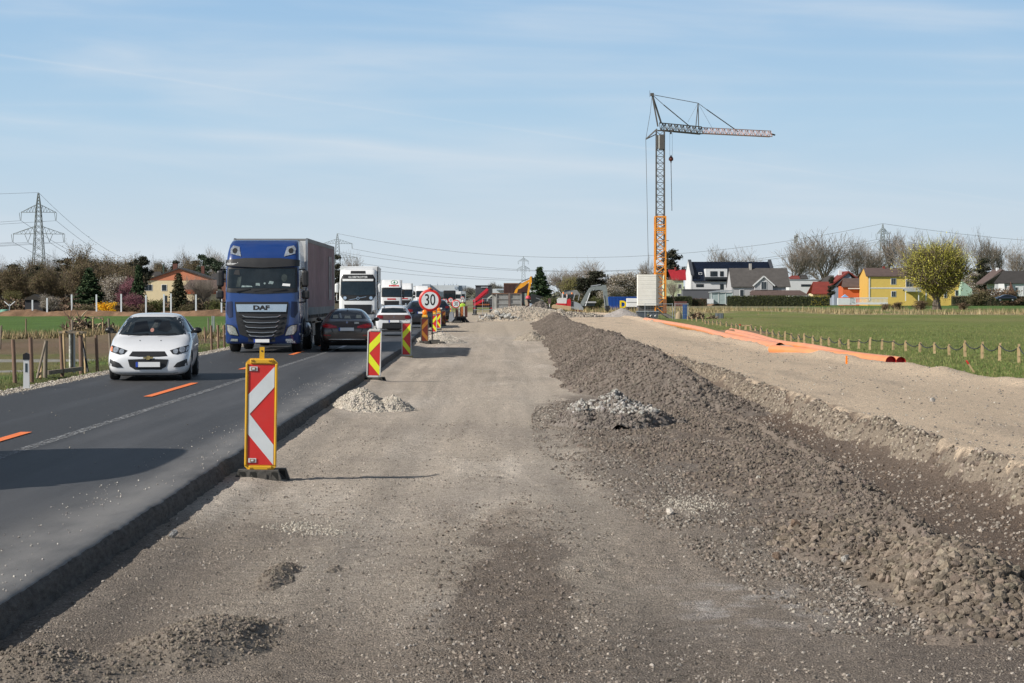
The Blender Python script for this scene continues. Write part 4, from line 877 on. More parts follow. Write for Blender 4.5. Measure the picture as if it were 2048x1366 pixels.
def blue_lorry(root):
    secs = [(.30,1.22,.10,1.0,.25), (.36,1.25,.0,1.0,.28), (.95,1.25,-.02,2.2,.28), (1.3,1.245,.0,2.2,.26), (2.1,1.235,.04,2.2,.22), (2.75,1.23,.16,2.2,.22), (3.05,1.225,.22,2.2,.22), (3.35,1.20,.36,2.2,.22), (3.62,1.16,.62,2.2,.22), (3.76,1.12,.95,2.25,.2), (3.80,1.05,1.3,2.25,.2)]
    cab, bv = vloft('cab', secs, M_blue, root)
    part('sun_visor', bv, [([(-1.22,2.90),(-1.22,3.10),(-.6,3.16),(.6,3.16),(1.22,3.10),(1.22,2.90),(0,2.84)], M_dark, 'F', .05)], root)
    w = part('windshield', bv, [([(-1.19,2.02),(-1.17,2.86),(1.17,2.86),(1.19,2.02),(0,1.97)], M_dark, 'F', .010), ([(-1.14,2.16),(-1.12,2.80),(0,2.82),(1.10,2.80),(1.12,2.16)], M_glass, 'F', .016)], root)
    cl_ = mat('clutter behind glass', (.24,.3,.3), .2, 0, .6, 14); dm = mat('dim cab view', (.05,.062,.06), .1, 0, .5, 4)
    part('dashboard_view', bv, [([(-.68,2.19),(-.66,2.25),(-.35,2.24),(-.3,2.2)], cl_, 'F', .020), ([(-.2,2.24),(-.2,2.33),(-.06,2.33),(-.06,2.24)], cl_, 'F', .020), (ell(.10,2.32,.035), cl_, 'F', .020), ([(.22,2.30),(.26,2.40),(.40,2.38),(.38,2.29)], cl_, 'F', .02), ([(.68,2.24),(.70,2.32),(.95,2.30),(.94,2.22)], M_plate, 'F', .02),
           ([(-.86,2.2),(-.8,2.52),(-.68,2.55),(-.72,2.2)], dm, 'F', .018), ([(-.95,2.62),(-.9,2.76),(-.76,2.78),(-.74,2.6)], M_dark, 'F', .022), (ell(.75,2.5,.10,.13), dm, 'F', .02)], w)
    mb = MB()
    for x in (-.6, .0, .6): mb.bar((x-.25, -.02, 2.05), (x+.22, -.01, 2.13), .03, M_dark)
    mb.build('wiper', root)
    gl = part('grille', bv, [([(-.90,1.70),(-.84,1.05),(-.74,.62),(-.45,.52),(.45,.52),(.74,.62),(.84,1.05),(.90,1.70)], M_dark, 'F', .02)], root)
    ba = part('badge_bar', bv, [([(-.85,1.62),(-.82,1.37),(.82,1.37),(.85,1.62)], M_chrome, 'F', .05)], root)
    mb = MB(); text_on(mb, 'DAF', .20, (0, -.16, 1.50), M_dark, .010, 1.45); mb.build('lettering', ba)
    for k, (z, hw) in enumerate(((1.20,.64),(1.02,.60),(.85,.54),(.69,.50),(.56,.42))):
        mb = MB(); pts = [(-hw, -.085, z+.055), (-hw*.84, -.11, z), (0, -.13, z-.02), (hw*.84, -.11, z), (hw, -.085, z+.055)]; mb.path(pts, .018, M_chrome, 6)
        for s in (1, -1): mb.prism([(s*hw,z+.06),(s*(hw+.13),z+.02),(s*(hw+.02),z-.05),(s*hw*.8,z-.02)], -.075, -.10, M_dark)
        mb.build('grille_bar', root)
    for s in (1, -1):
        f = (lambda p: p) if s > 0 else mirror
        h = part('headlight', bv, [(f([(.76,.56),(.86,.84),(.97,.92),(1.19,.96),(1.17,.72),(1.08,.60)]), M_dark, 'F', .012)], root)
        part('lens', bv, [(f([(.79,.58),(.88,.82),(.98,.90),(1.16,.93),(1.14,.74),(1.06,.62)]), M_lens, 'F', .02)], h)
        part('roof_light', bv, [(f([(.72,3.22),(.80,3.55),(1.02,3.60),(1.10,3.48),(1.08,3.32)]), M_lens, 'F', .015), (f(ell(.94,3.42,.085,.09)), M_dark, 'F', .02)], root)
        part('air_deflector', bv, [(f([(.97,1.20),(.99,1.72),(1.18,1.70),(1.20,1.35),(1.1,1.17)]), mat('dark blue shadow gap', (.006,.015,.06), .4), 'F', .01)], root)
        part('fog_light', bv, [(f([(.80,.38),(.80,.46),(1.02,.47),(1.05,.39)]), M_lens, 'F', .014)], root)
        tmirror(root, s, .30, 2.48, M_dark)
        part('side_window', bv, [([(.55,2.15),(.62,2.8),(1.3,2.8),(1.3,2.1)], M_glass, 'R' if s > 0 else 'L', .01)], root)
        part('side_grey_panel', bv, [([(1.5,.6),(1.5,2.9),(2.1,2.9),(2.1,.6)], mat('grey side panel', (.12,.125,.13), .5, 0, .3, 3), 'R' if s > 0 else 'L', .012)], root)
        mb = MB(); mb.path([(s*1.24,.72+.0,.42)]+[(s*1.24, 1.35-.66*math.cos(a), .50+.66*math.sin(a)) for a in np.linspace(.15, math.pi-.15, 9)], .05, M_dark, 6); mb.build('wheel_arch', root)
        st_ = MB(); st_.box((s*1.235, .45, .62), (.05, .5, .06), M_alloy); st_.box((s*1.235, .45, .95), (.05, .5, .06), M_alloy); st_.build('step', root)
    mb = MB(); text_on(mb, 'dalhems.lt', .10, (-.98, .12, 2.98), M_plate, .004); mb.build('visor_lettering', root)
    mb = MB(); text_on(mb, 'EURO6', .10, (.98, -.035, .36), M_chrome, .004, .9); mb.build('bumper_lettering', root)
    mb = MB(); mb.box((0, -.03, .43), (.9, .03, .12), M_dark); mb.build('lower_bumper', root)
    plate(root, .0, -.075, .40, .52)
    # semi-trailer with curtain sides
    y0, y1 = 2.75, 14.6; t = MB(); t.box((0, (y0+y1)/2, 3.87), (2.54, y1-y0, .05), M_skirt); t.box((0, y0, 2.45), (2.5, .05, 2.75), mat('trailer bulkhead', (.55,.56,.56), .5, 0, .1, dirt=.2)); t.box((0, y1, 2.45), (2.5, .05, 2.75), MATS['trailer bulkhead'])
    for s in (1, -1): t.box((s*1.25, y0, 2.45), (.07, .09, 2.85), M_alloy); t.box((s*1.25, y1, 2.45), (.07, .09, 2.85), M_alloy); t.box((s*1.255, (y0+y1)/2, 3.84), (.05, y1-y0, .14), M_skirt); t.box((s*1.25, (y0+y1)/2, 1.07), (.05, y1-y0, .12), M_dark)
    t.build('trailer_frame', root)
    for s in (1, -1):
        n = 119; V = []; 
        for k in range(n):
            y = y0+.05+(y1-y0-.1)*k/(n-1); b = .022*math.sin(k*math.pi/2.0)+.01*math.sin(k*1.7)
            for z in (1.12, 1.5, 2.4, 3.3, 3.77): V.append((s*(1.262+b*(1 if 1.2 < z < 3.7 else .3)), y, z))
        Fs = [(k*5+j, (k+1)*5+j, (k+1)*5+j+1, k*5+j+1) for k in range(n-1) for j in range(4)]; Fs1 = [f for f in Fs if V[f[0]][2] > 1.3]; Fs2 = [f for f in Fs if V[f[0]][2] < 1.3]
        c = MB(); c.add(V, Fs1, M_curtain, smooth=True); c.add(V, Fs2, M_skirt, smooth=True)
        for k in range(40): c.box((s*1.275, y0+.2+k*.29, 1.17), (.02, .05, .13), M_dark)
        cu = c.build('curtain', root)
        g = MB(); g.box((s*1.296, 12.3, 2.6), (.01, 1.3, 1.7), mat('pale print', (.30,.29,.30), .8, 0, .3, 4)); g.box((s*1.302, 12.1, 2.7), (.01, .16, 1.1), mat('dark print', (.13,.12,.13), .8)); g.box((s*1.302, 12.55, 2.7), (.01, .16, 1.1), MATS['dark print']); g.build('curtain_print', cu)
    lorry_running(root, 14.6, M_alloy)
t = thing('lorry', 'blue articulated lorry with mauve curtain trailer oncoming in the left lane', 'lorry', (-7.72, 67, ZR+.006), R(0)); blue_lorry(t)

def white_lorry(root, kind=0, L=14.0):
    top = 3.62 if kind == 0 else 3.2
    secs = [(.32,1.2,.08,1.0,.2), (.40,1.25,.0,1.0,.22), (1.0,1.25,-.02,2.2,.22), (1.6,1.25,.0,2.2,.22), (2.2,1.24,.06,2.2,.24), (3.0,1.22,.16,2.2,.26)]
    secs += [(3.4,1.2,.25,2.2,.28), (3.62,1.17,.42,2.2,.28), (3.70,1.1,.7,2.2,.2)] if kind == 0 else [(3.1,1.2,.25,2.2,.26), (3.9,1.1,1.6,2.2,.26), (3.93,1.05,1.8,2.2,.2)]
    cab, bv = vloft('cab', secs, M_white, root)
    if kind == 0:
        part('front_mask', bv, [([(-1.18,1.95),(-1.15,3.05),(-1.0,3.36),(1.0,3.36),(1.15,3.05),(1.18,1.95),(.9,1.62),(-.9,1.62)], M_dark, 'F', .01)], root)
        part('windshield', bv, [([(-1.12,2.02),(-1.10,2.88),(1.10,2.88),(1.12,2.02),(0,1.98)], M_glass, 'F', .02)], root)
        part('sun_visor', bv, [([(-1.0,2.92),(-1.02,3.06),(1.02,3.06),(1.0,2.92)], M_white, 'F', .06)], root)
        mb = MB(); text_on(mb, 'GLOBETROTTER', .17, (0, .10, 3.18), M_plate, .004, 1.0); mb.build('roof_lettering', root)
        part('roof_hatch', bv, [([(-.50,3.42),(-.48,3.60),(.48,3.60),(.50,3.42)], M_dark, 'F', .015)], root)
        part('mask_stripe', bv, [([(-.6,1.68),(.55,1.90),(.55,1.87),(-.6,1.65)], M_chrome, 'F', .02), (ell(0,1.78,.10), M_chrome, 'F', .03), (ell(0,1.78,.065), M_dark, 'F', .034)], root)
        for s in (1, -1): part('fog_lamp', bv, [(ell(s*.86,1.80,.11), M_lens, 'F', .03)], root)
        part('grille', bv, [([(-.92,1.36),(-.85,.72),(.85,.72),(.92,1.36)], M_dark, 'F', .02)], root)
        tm = M_white
    else:
        part('windshield', bv, [([(-1.2,1.85),(-1.17,3.0),(1.17,3.0),(1.2,1.85)], M_dark, 'F', .01), ([(-1.12,2.0),(-1.10,2.82),(1.10,2.82),(1.12,2.0)], M_glass, 'F', .02)], root)
        part('grille', bv, [([(-.9,1.4),(-.85,.7),(.85,.7),(.9,1.4)], M_dark, 'F', .02)], root); tm = M_dark
        mb = MB(); mb.box((0, -.06, 1.62), (1.0, .02, .16), MATS['reflective red']); mb.build('front_lettering', root)
    for s in (1, -1):
        f = (lambda p: p) if s > 0 else mirror
        h = part('headlight', bv, [(f([(.92,.70),(.95,.98),(1.18,1.02),(1.18,.74)]), M_lens, 'F', .02)], root)
        tmirror(root, s, .3, 2.45, tm, .85, 0 if kind == 0 else .38)
        part('side_window', bv, [([(.5,2.1),(.6,2.85),(1.35,2.85),(1.35,2.0)], M_glass, 'R' if s > 0 else 'L', .01)], root)
    plate(root, 0, -.07, .55, .52)
    y0, y1 = 2.65, L; t = MB(); t.box((0, (y0+y1)/2, 2.52), (2.55, y1-y0, 2.85), M_box, bev=.03); tr = t.build('trailer_body', root)
    e = MB()
    for s in (1, -1): e.box((s*1.285, (y0+y1)/2, 1.13), (.03, y1-y0, .10), M_alloy); e.box((s*1.285, (y0+y1)/2, 3.9), (.03, y1-y0, .08), M_alloy)
    e.box((1.26, y0-.012, 2.5), (.06, .03, 2.8), M_dark); e.build('edge_rail', tr)
    if kind == 0: u = MB(); u.box((0, y0-.2, 3.1), (2.0, .36, 1.4), M_box, bev=.05); u.build('cooling_unit', tr)
    lorry_running(root, L, M_alloy)
    return bv
t = thing('lorry', 'white reefer lorry with a black windscreen mask behind the blue lorry', 'lorry', (W(716, 640, 133).x, 133, ZR+.006), R(2.2)); white_lorry(t)
q = W(783, 620, 240)
t = thing('lorry', 'white lorry with a round green fir emblem on its roof panel', 'lorry', (q.x, 240, ZR+.006), R(3)); bv = white_lorry(t, 1)
gr_ = mat('emblem green', (.01,.2,.08), .5)
em = MB(); decal(em, bv, ell(.35, 3.62, .42, .26, 20), gr_, 'F', .02); decal(em, bv, ell(.35, 3.62, .35, .20, 20), M_white, 'F', .035); decal(em, bv, [(.35,3.78),(.24,3.62),(.30,3.62),(.18,3.52),(.33,3.52),(.33,3.45),(.37,3.45),(.37,3.52),(.52,3.52),(.40,3.62),(.46,3.62)], gr_, 'F', .05); em.build('fir_emblem', t)
em = MB(); V, Fs = text_geo('INTERSPAR', .24, .012); decs = [Vector((p.x+.3, .9-.0, 3.2+p.y)) for p in V]
out = []
for p in decs:
    h = bv.ray_cast(Vector((p.x, -8, p.z)), Vector((0,1,0))); out.append((h[0] if h[0] is not None else Vector((p.x, .4, p.z)))+Vector((0,-.05,.02)))
em.add(out, Fs, MATS['reflective red']); em.build('roof_lettering', t)
t = thing('lorry', 'white lorry with a sloping roof panel, third white one in the queue', 'lorry', (W(809, 615, 300).x, 300, ZR+.006), R(3.5)); white_lorry(t, 1)
t = thing('lorry', 'pale blue and white lorry far back beside the big thirty sign', 'lorry', (W(845, 610, 372).x, 372, ZR+.006), R(4)); white_lorry(t, 1)
MATS.setdefault('x', None)
# van just outside the left frame edge; its shadow falls across the near lanes
def van(root):
    st = [(0,.35,.8,.9,.7,.85,.7), (.1,.3,.95,1.05,.85,.95,.75), (.6,.28,1.1,1.25,.9,1.0,.8), (1.1,.28,1.3,1.7,.9,1.0,.82), (1.6,.28,1.5,2.4,.9,1.0,.82), (2.4,.28,1.6,2.62,.9,1.0,.84), (4.4,.28,1.6,2.62,.9,1.0,.84), (5.7,.3,1.6,2.6,.9,1.0,.84), (5.9,.35,1.5,2.4,.85,.95,.8)]
    body, bv = loft_body('body', st, M_carwhite, root, 2, [(1.0,.36,.42), (4.6,.36,.42)])
    part('windshield', bv, [([(-.75,1.4),(-.7,2.1),(.7,2.1),(.75,1.4)], M_glass, 'F')], root); part('grille', bv, [([(-.5,.7),(-.5,.9),(.5,.9),(.5,.7)], M_dark, 'F')], root)
    for d, s in (('R',1), ('L',-1)):
        part('side_window', bv, [([(1.5,1.5),(1.75,2.1),(2.4,2.1),(2.4,1.5)], M_glass, d)], root); mirror_part(root, s*1.05, 1.5, 1.6, M_dark, .2, .3)
        part('headlight', bv, [([(s*.55,.85),(s*.6,1.0),(s*.85,1.05),(s*.85,.85)][::s], M_lens, 'F')], root)
        wheel(root, s*.88, 1.0, .35, .22, M_alloy, s); wheel(root, s*.88, 4.6, .35, .22, M_alloy, s)
t = thing('van', 'white high-roofed van that has just passed out of the left side of the picture', 'van', (-7.75, 17.2, ZR+.006), 0); van(t)
# ------------------------------------------------------------------ guidance beacons
M_yframe = mat('yellow frame plastic', (.72,.40,.02), .45, 0, .08, 6, dirt=.3)
M_wframe = mat('white frame plastic', (.6,.6,.58), .5, 0, .08, 6, dirt=.35)
M_foot = mat('recycled rubber foot', (.085,.08,.072), .9, 0, .3, 12, bump=.5)
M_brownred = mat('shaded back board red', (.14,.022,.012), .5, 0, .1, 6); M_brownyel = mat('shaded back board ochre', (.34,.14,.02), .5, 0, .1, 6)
CHEV = [(1,.985),(1,.78),(.0,.50),(1,.205),(1,.0),(.0,.30),(0,.72)]
CHEV = [(1,.98),(1,.775),(.06,.505),(1,.20),(1,0.0),(0,.305),(0,.70)]
def beacon(loc, w, h, z0, frame, colr, chev, label, lamp=None, rz=0., rx=0., stem=0., foot='big', group='guidance beacons along the road edge', flip=False, ry=0.):
    t = thing('guidance_beacon', label, 'guidance beacon', loc, rz, group, rx, ry)
    fw = .035
    mb = MB(); o = [(-w/2, z0+.05), (-w/2+.05, z0), (w/2-.05, z0), (w/2, z0+.05), (w/2, z0+h-.05), (w/2-.05, z0+h), (-w/2+.05, z0+h), (-w/2, z0+h-.05)]
    mb.prism(o, -.02, .02, frame); 
    for s in (-1, 1): mb.box((s*(w/2-.014), -.03, z0+h/2), (.028, .03, h-.12), frame, bev=.01)
    for zz in (z0+.035, z0+h-.035): mb.box((0, -.03, zz), (w-.10, .03, .05), frame, bev=.01)
    if frame is M_yframe:
        for zz in (z0+.025, z0+h-.028):
            for s in (-1, 1): mb.prism([(s*.10-.02,zz+.008),(s*.10+.005,zz+.008),(s*.10+.005,zz+.016),(s*.10+.02,zz),(s*.10+.005,zz-.012),(s*.10+.005,zz-.004),(s*.10-.02,zz-.004)], -.052, -.04, mat('embossed arrow', (.25,.12,.01), .6))
    mb.build('frame', t)
    a, b = -w/2+fw, w/2-fw; c, d = z0+.07, z0+h-.07
    mb = MB(); mb.b2((a, -.028, c), (b, -.02, d), colr); 
    P = [(a+(b-a)*u, c+(d-c)*v) for u, v in CHEV]
    if flip: P = [(-x, z) for x, z in P][::-1]
    mb.prism(P, -.033, -.0275, chev); pn = mb.build('chevron_panel', t)
    if frame is M_yframe:
        for zz in (c+.05, d-.05):
            s_ = MB(); s_.box((a+.055, -.036, zz), (.09, .006, .05), M_signwhite); s_.box((a+.055, -.041, zz), (.055, .006, .034), mat('sticker brown', (.3,.16,.06), .5)); s_.box((a+.055, -.045, zz), (.03, .006, .02), M_signwhite); s_.build('sticker', pn)
    if stem > 0:
        mb = MB(); mb.box((0, 0, z0+h+stem/2), (.055, .03, stem), frame if frame is M_yframe else M_wframe); mb.box((0, -.017, z0+h+stem*.65), (.016, .006, .016), M_dark); mb.build('bracket', t)
    mb = MB()
    if foot == 'big':
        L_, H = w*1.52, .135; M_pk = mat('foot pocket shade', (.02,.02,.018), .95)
        for (yc, xo, dd) in ((-.06, -.02, .17), (.20, .06, .15)):
            mb.prism([(-L_/2+xo, 0), (L_/2+xo, 0), (L_/2-.05+xo, H), (-L_/2+.05+xo, H)], yc-dd/2, yc+dd/2, M_foot)
            y_ = yc-dd/2
            for k in range(4):
                x0 = -L_/2+.035+xo+(L_-.07)*k/4+.012; x1 = x0+(L_-.07)/4-.024
                if k == 2: mb.b2((x0+.01, y_-.012, .03), (x1-.01, y_-.001, H-.04), M_foot); continue
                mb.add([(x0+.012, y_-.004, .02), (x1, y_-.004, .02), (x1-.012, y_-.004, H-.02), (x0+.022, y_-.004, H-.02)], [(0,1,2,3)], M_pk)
                mb.add([(x0+.012, y_-.006, .02), (x1, y_-.006, .02), (x0+.03, y_-.006, H-.045)], [(0,1,2)], M_foot)
    elif foot == 'yellow': mb.box((0, .05, .04), (w*1.3, .42, .08), mat('dusty yellow foot', (.5,.36,.14), .8, 0, .2, dirt=.6), bev=.03)
    else: mb.box((0, .05, .05), (w*1.25, .4, .10), M_foot, bev=.03)
    mb.box((0, 0, z0*.5+.02), (.06, .04, z0+.06), frame); mb.build('foot', t)
    if lamp:
        mb = MB(); mb.prism([(-.13, z0+h), (.13, z0+h), (.11, z0+h+.12), (-.11, z0+h+.12)], -.07, .07, M_amber); mb.box((0, -.075, z0+h+.06), (.12, .01, .06), mat('lamp label', (.8,.6,.15), .5)); hs = mb.build('lamp_housing', t)
        mb = MB(); mb.lathe([(.03, -.05), (.10, -.045), (.115, 0), (.10, .045), (.03, .05)], M_orange_lens, 'Y', (0, 0, z0+h+.22), 18); mb.build('lamp', hs)
    return t
q = G(522, 962); H1 = 1.32
beacon((q.x-.01, q.y, .0), .365, 1.295, .12, M_yframe, M_red, M_signwhite, 'nearest beacon, red and white chevron in a yellow frame with bracket on top', stem=.13, rz=R(4), ry=R(1.0))
q = G(747, 765); beacon((q.x, q.y, 0), .35, 1.22, .11, M_wframe, M_red, M_yellow, 'yellow and red beacon in a white frame behind the pale gravel heap', stem=.07, rz=R(2), ry=R(1.6))
q = G(813, 716); beacon((q.x, q.y, 0), .34, 1.22, .05, M_wframe, M_red, M_yellow, 'yellow and red beacon standing on a dusty yellow foot', stem=.06, foot='yellow')
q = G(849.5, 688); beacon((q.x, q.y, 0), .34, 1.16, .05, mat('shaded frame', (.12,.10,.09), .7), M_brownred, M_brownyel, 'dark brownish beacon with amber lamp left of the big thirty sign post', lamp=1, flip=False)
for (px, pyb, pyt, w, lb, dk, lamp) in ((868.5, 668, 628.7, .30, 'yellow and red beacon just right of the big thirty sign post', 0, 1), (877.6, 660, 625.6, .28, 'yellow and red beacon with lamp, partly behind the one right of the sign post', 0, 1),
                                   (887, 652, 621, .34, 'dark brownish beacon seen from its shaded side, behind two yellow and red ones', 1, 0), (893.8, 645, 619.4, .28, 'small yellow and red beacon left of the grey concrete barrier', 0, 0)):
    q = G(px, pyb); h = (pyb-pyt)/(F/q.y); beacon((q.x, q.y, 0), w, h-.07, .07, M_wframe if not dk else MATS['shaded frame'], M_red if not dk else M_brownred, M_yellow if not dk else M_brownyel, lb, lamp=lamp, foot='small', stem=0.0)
q = W(899.5, 620, 176); beacon((q.x, 176, .72), .28, .62, .04, M_wframe, M_red, M_yellow, 'small yellow and red beacon mounted on the grey concrete barrier', foot='small')

# ------------------------------------------------------------------ speed signs
def speed_sign(px, pyc, Y, r, label, text=True, foot=True, off=.0, grp='round speed limit signs'):
    c = W(px, pyc, Y); t = thing('speed_limit_sign', label, 'traffic sign', (c.x, Y, 0), 0, grp)
    mb = MB(); mb.lathe([(0, 0), (r, 0), (r, .03), (0, .03)], mat('sign back grey', (.4,.4,.4), .5), 'Y', (0, 0, c.z), 48)
    mb.lathe([(r*.76, -.006), (r*.985, -.006), (r*.985, -.001), (r*.76, -.001), (r*.76, -.006)], M_red, 'Y', (0, 0, c.z), 48); mb.lathe([(0, -.003), (r*.77, -.003)], M_signwhite, 'Y', (0, 0, c.z), 48)
    fc = mb.build('sign_face', t)
    if text: mb = MB(); text_on(mb, '30', r*1.42, (0, -.008, c.z+.0), M_dark, r*.012, .70); mb.build('number', fc)
    mb = MB(); mb.bar((off, .05, 0), (off, .05, c.z+r*.5), .06, M_dark if foot else M_steel, n=10); mb.build('post', t)
    mb = MB(); mb.box((off+.1, .05, .05), (.9, .4, .10), M_foot, bev=.03); mb.box((off+.1, .05, .14), (.5, .1, .08), M_foot, bev=.02); mb.build('foot', t)
    return t
ss = speed_sign(859.8, 600.7, 91, .515, 'big round sign with thirty in a red ring beside the road edge', off=.10)
c = W(859.8, 600.7, 91)
for (dx, dz) in ((-.0, .56),): 
    mb = MB(); mb.lathe([(0,0),(.09,0),(.09,.03),(0,.05)], M_orange_lens, 'Z', (dx, .02, c.z+dz-.03), 12); mb.build('lamp', ss)
speed_sign(912, 607.9, 163, .35, 'smaller round sign with thirty in front of the beacon board rack')
speed_sign(890, 603, 215, .16*2, 'small far round sign between the big and the smaller thirty sign', True)
speed_sign(901.5, 600.5, 260, .33, 'far round red-ringed sign left above the smaller thirty sign', True)
speed_sign(925, 596.4, 330, .30, 'tiny far round sign above the worker in the yellow vest', True)

# red and white board, barrier and beacon rack
q = W(890.5, 616, 185); t = thing('warning_board', 'white and red striped board left of the grey barrier', 'warning board', (q.x, 185, 0))
mb = MB(); mb.b2((-.17, -.02, .75), (.17, .02, 1.5), M_signwhite); mb.prism([(-.17,1.0),(.17,1.35),(.17,1.5),(.0,1.5),(-.17,1.3)], -.03, -.019, M_red); mb.prism([(-.17,.75),(.0,.75),(.17,.95),(.17,1.15),(-.17,.85)], -.03, -.019, M_red); mb.build('board', t)
mb = MB(); mb.bar((0,.03,0), (0,.03,1.4), .05, M_steel); mb.build('post', t)
q = G(903, 643); t = thing('concrete_barrier', 'short grey concrete barrier end in front of the beacon rack', 'barrier', (q.x, q.y, 0))
mb = MB(); mb.prism([(-.25,0),(.40,0),(.36,.12),(.17,.35),(.12,.78),(-.25,.78)], 0, 3.5, mat('grey concrete', (.26,.28,.31), .9, 0, .12, 2, bump=.3)); mb.build('body', t)
q = G(921, 645); t = thing('beacon_board_rack', 'stack of black feet holding upright brown, white and orange boards', 'board rack', (q.x, q.y, 0))
mb = MB()
for k in range(9):
    a = -1+2*k/8; mb.bar((a*.35, 0, .38+.1*(k%2)), (a*.72, -.15+.3*(k%2), 0), .13, M_dark, .09)
mb.box((0, .1, .42), (.95, .4, .18), M_dark, bev=.04); mb.build('foot_stack', t)
for (x0, x1, c_, z1) in ((-.18,-.06,(.5,.5,.48),1.32), (-.04,.06,(.16,.05,.02),1.28), (.07,.22,(.42,.13,.03),1.34), (.23,.34,(.5,.45,.4),1.30), (.35,.58,(.075,.022,.015),1.36), (-.42,-.20,(.14,.045,.03),1.12)):
    mb = MB(); mb.b2((x0, -.03+x0*.1, .45), (x1, .05+x0*.1, z1), mat('board %g' % c_[0], c_, .6)); mb.build('board', t)
# worker in hi-vis
def person(name, label, loc, rz, vest, trou, pose=0):
    t = thing(name, label, 'person', loc, rz)
    J = {'pel':(0,0,.95),'wai':(0,0,1.1),'che':(0,-.01,1.34),'nec':(0,0,1.50),'hea':(0,-.01,1.62),'top':(0,0,1.74)}
    for s, n in ((1,'r'),(-1,'l')): J.update({'hip'+n:(s*.1,0,.92),'kne'+n:(s*.13,-.02,.50),'ank'+n:(s*.14,.02,.09),'toe'+n:(s*.16,-.16,.04),'sho'+n:(s*.19,0,1.43),'elb'+n:(s*.27,.02,1.15),'wri'+n:(s*.24,-.16,.98),'han'+n:(s*.23,-.24,.95)})
    E = [('pel','wai'),('wai','che'),('che','nec'),('nec','hea'),('hea','top')]+[p for n in 'rl' for p in (('pel','hip'+n),('hip'+n,'kne'+n),('kne'+n,'ank'+n),('ank'+n,'toe'+n),('che','sho'+n),('sho'+n,'elb'+n),('elb'+n,'wri'+n),('wri'+n,'han'+n))]
    rad = {'pel':.15,'wai':.135,'che':.16,'nec':.06,'hea':.095,'top':.075,'hip':.10,'kne':.065,'ank':.045,'toe':.04,'sho':.075,'elb':.05,'wri':.034,'han':.04}
    K = list(J); me = bpy.data.meshes.new('body'); me.from_pydata([J[k] for k in K], [(K.index(a), K.index(b)) for a, b in E], [])
    o = bpy.data.objects.new('body', me); COL.objects.link(o); bpy.context.view_layer.objects.active = o
    o.modifiers.new('s', 'SKIN'); sv = me.skin_vertices[0].data
    for i, k in enumerate(K): r = rad[k[:3]]; sv[i].radius = (r, r*.8); sv[i].use_root = (i == 0)
    ss_ = o.modifiers.new('u', 'SUBSURF'); ss_.levels = 2; ss_.render_levels = 2; bpy.context.view_layer.update()
    m2 = bpy.data.meshes.new_from_object(o.evaluated_get(bpy.context.evaluated_depsgraph_get())); bpy.data.objects.remove(o)
    m2.materials.clear(); [m2.materials.append(x) for x in (vest, trou, mat('skin', (.45,.27,.19), .6))]
    for p in m2.polygons: z = p.center.z; x = abs(p.center.x); p.use_smooth = True; p.material_index = 2 if z > 1.5 or (z < 1.02 and x > .2 and p.center.y < -.1) else 1 if z < .98 else 0
    m2.name = 'body'; b = link(bpy.data.objects.new('body', m2), t)
    mb = MB(); mb.lathe([(.115,1.66),(.12,1.70),(.10,1.78),(.05,1.81),(0,1.82)], mat('helmet white', (.7,.7,.65), .4), 'Z', (0,0,0), 14); mb.build('helmet', t)
    mb = MB(); mb.lathe([(.178,1.16),(.178,1.20)], mat('reflective band', (.6,.6,.6), .3), 'Z', (0,0,0), 16); mb.build('reflective_band', t)
    return t
q = W(925.5, 605, 192); person('person', 'road worker in a yellow-green vest standing behind the upright boards', (q.x, 192, 0), R(20), mat('hi-vis yellow', (.55,.85,.08), .7), mat('orange work trousers', (.7,.2,.04), .8))
# small site traffic far down the road
for (px, py, Y, w, h, c_, lb) in ((899, 596, 420, 2.5, 3.2, M_dark, 'dark far lorry front between the round signs'), (912, 598, 430, 2.4, 3.0, M_white, 'white far van beside the smaller thirty sign'), (921, 598, 450, 2.4, 3.1, M_silver, 'pale far lorry right of the smaller thirty sign')):
    q = W(px, py, Y); t = thing('lorry', lb, 'lorry', (q.x, Y, .1)); mb = MB(); mb.box((0, 1, .5+h/2), (w, 5, h-.6), c_, bev=.15); mb.build('body', t)
    mb = MB(); mb.b2((-w*.42, -1.55, h*.5+.2), (w*.42, -1.5, h*.8+.2), M_glass); mb.build('windshield', t)
    mb = MB(); [mb.lathe([(.45,-.15),(.45,.15)], M_rubber, 'X', (s*w*.4, y, .45), 12) for s in (1,-1) for y in (-.6, 2.4)]; mb.build('wheels', t)

# ------------------------------------------------------------------ lorry with red loader crane, seen from behind
q = W(966, 627, 238); t = thing('crane_lorry', 'lorry with a folded red loader crane parked behind the rubble heap', 'lorry', (q.x, 238, .02))
M_cred = mat('loader crane red', (.55,.01,.03), .4, 0, .08, coat=.4); M_chas = mat('chassis dark', (.03,.03,.035), .6, 0, .3, 3)
mb = MB(); mb.box((.1, .6, 1.05), (2.3, 1.2, .35), M_chas); mb.b2((-1.1,-.05,.55), (1.2,.05,.62), M_steel); mb.b2((-1.2,0,1.1), (1.25,2,1.6), M_chas); mb.build('chassis', t)
mb = MB(); mb.b2((-.75,-.08,1.12), (.75,-.03,1.28), mat('orange tail board', (.8,.2,.03), .5)); mb.build('tail_board', t)
mb = MB(); mb.b2((-.9,1.2,1.5), (1.05,2.3,3.45), mat('cab dark grey', (.06,.065,.075), .5, 0, .3, 2)); mb.b2((-.95,1.1,3.40), (1.1,2.4,3.50), M_dark); mb.b2((-.25,1.1,3.2), (.6,1.19,3.34), M_steel); mb.build('cab', t)
for (a, b, w) in (((-1.15,-.2,1.55),(.55,-.1,3.05),.42), ((-1.1,-.3,1.15),(.05,-.25,1.75),.34), ((-.9,-.15,1.65),(.75,-.1,2.85),.12)):
    mb = MB(); mb.bar(a, b, w, M_cred, .3); mb.build('boom_section', t)
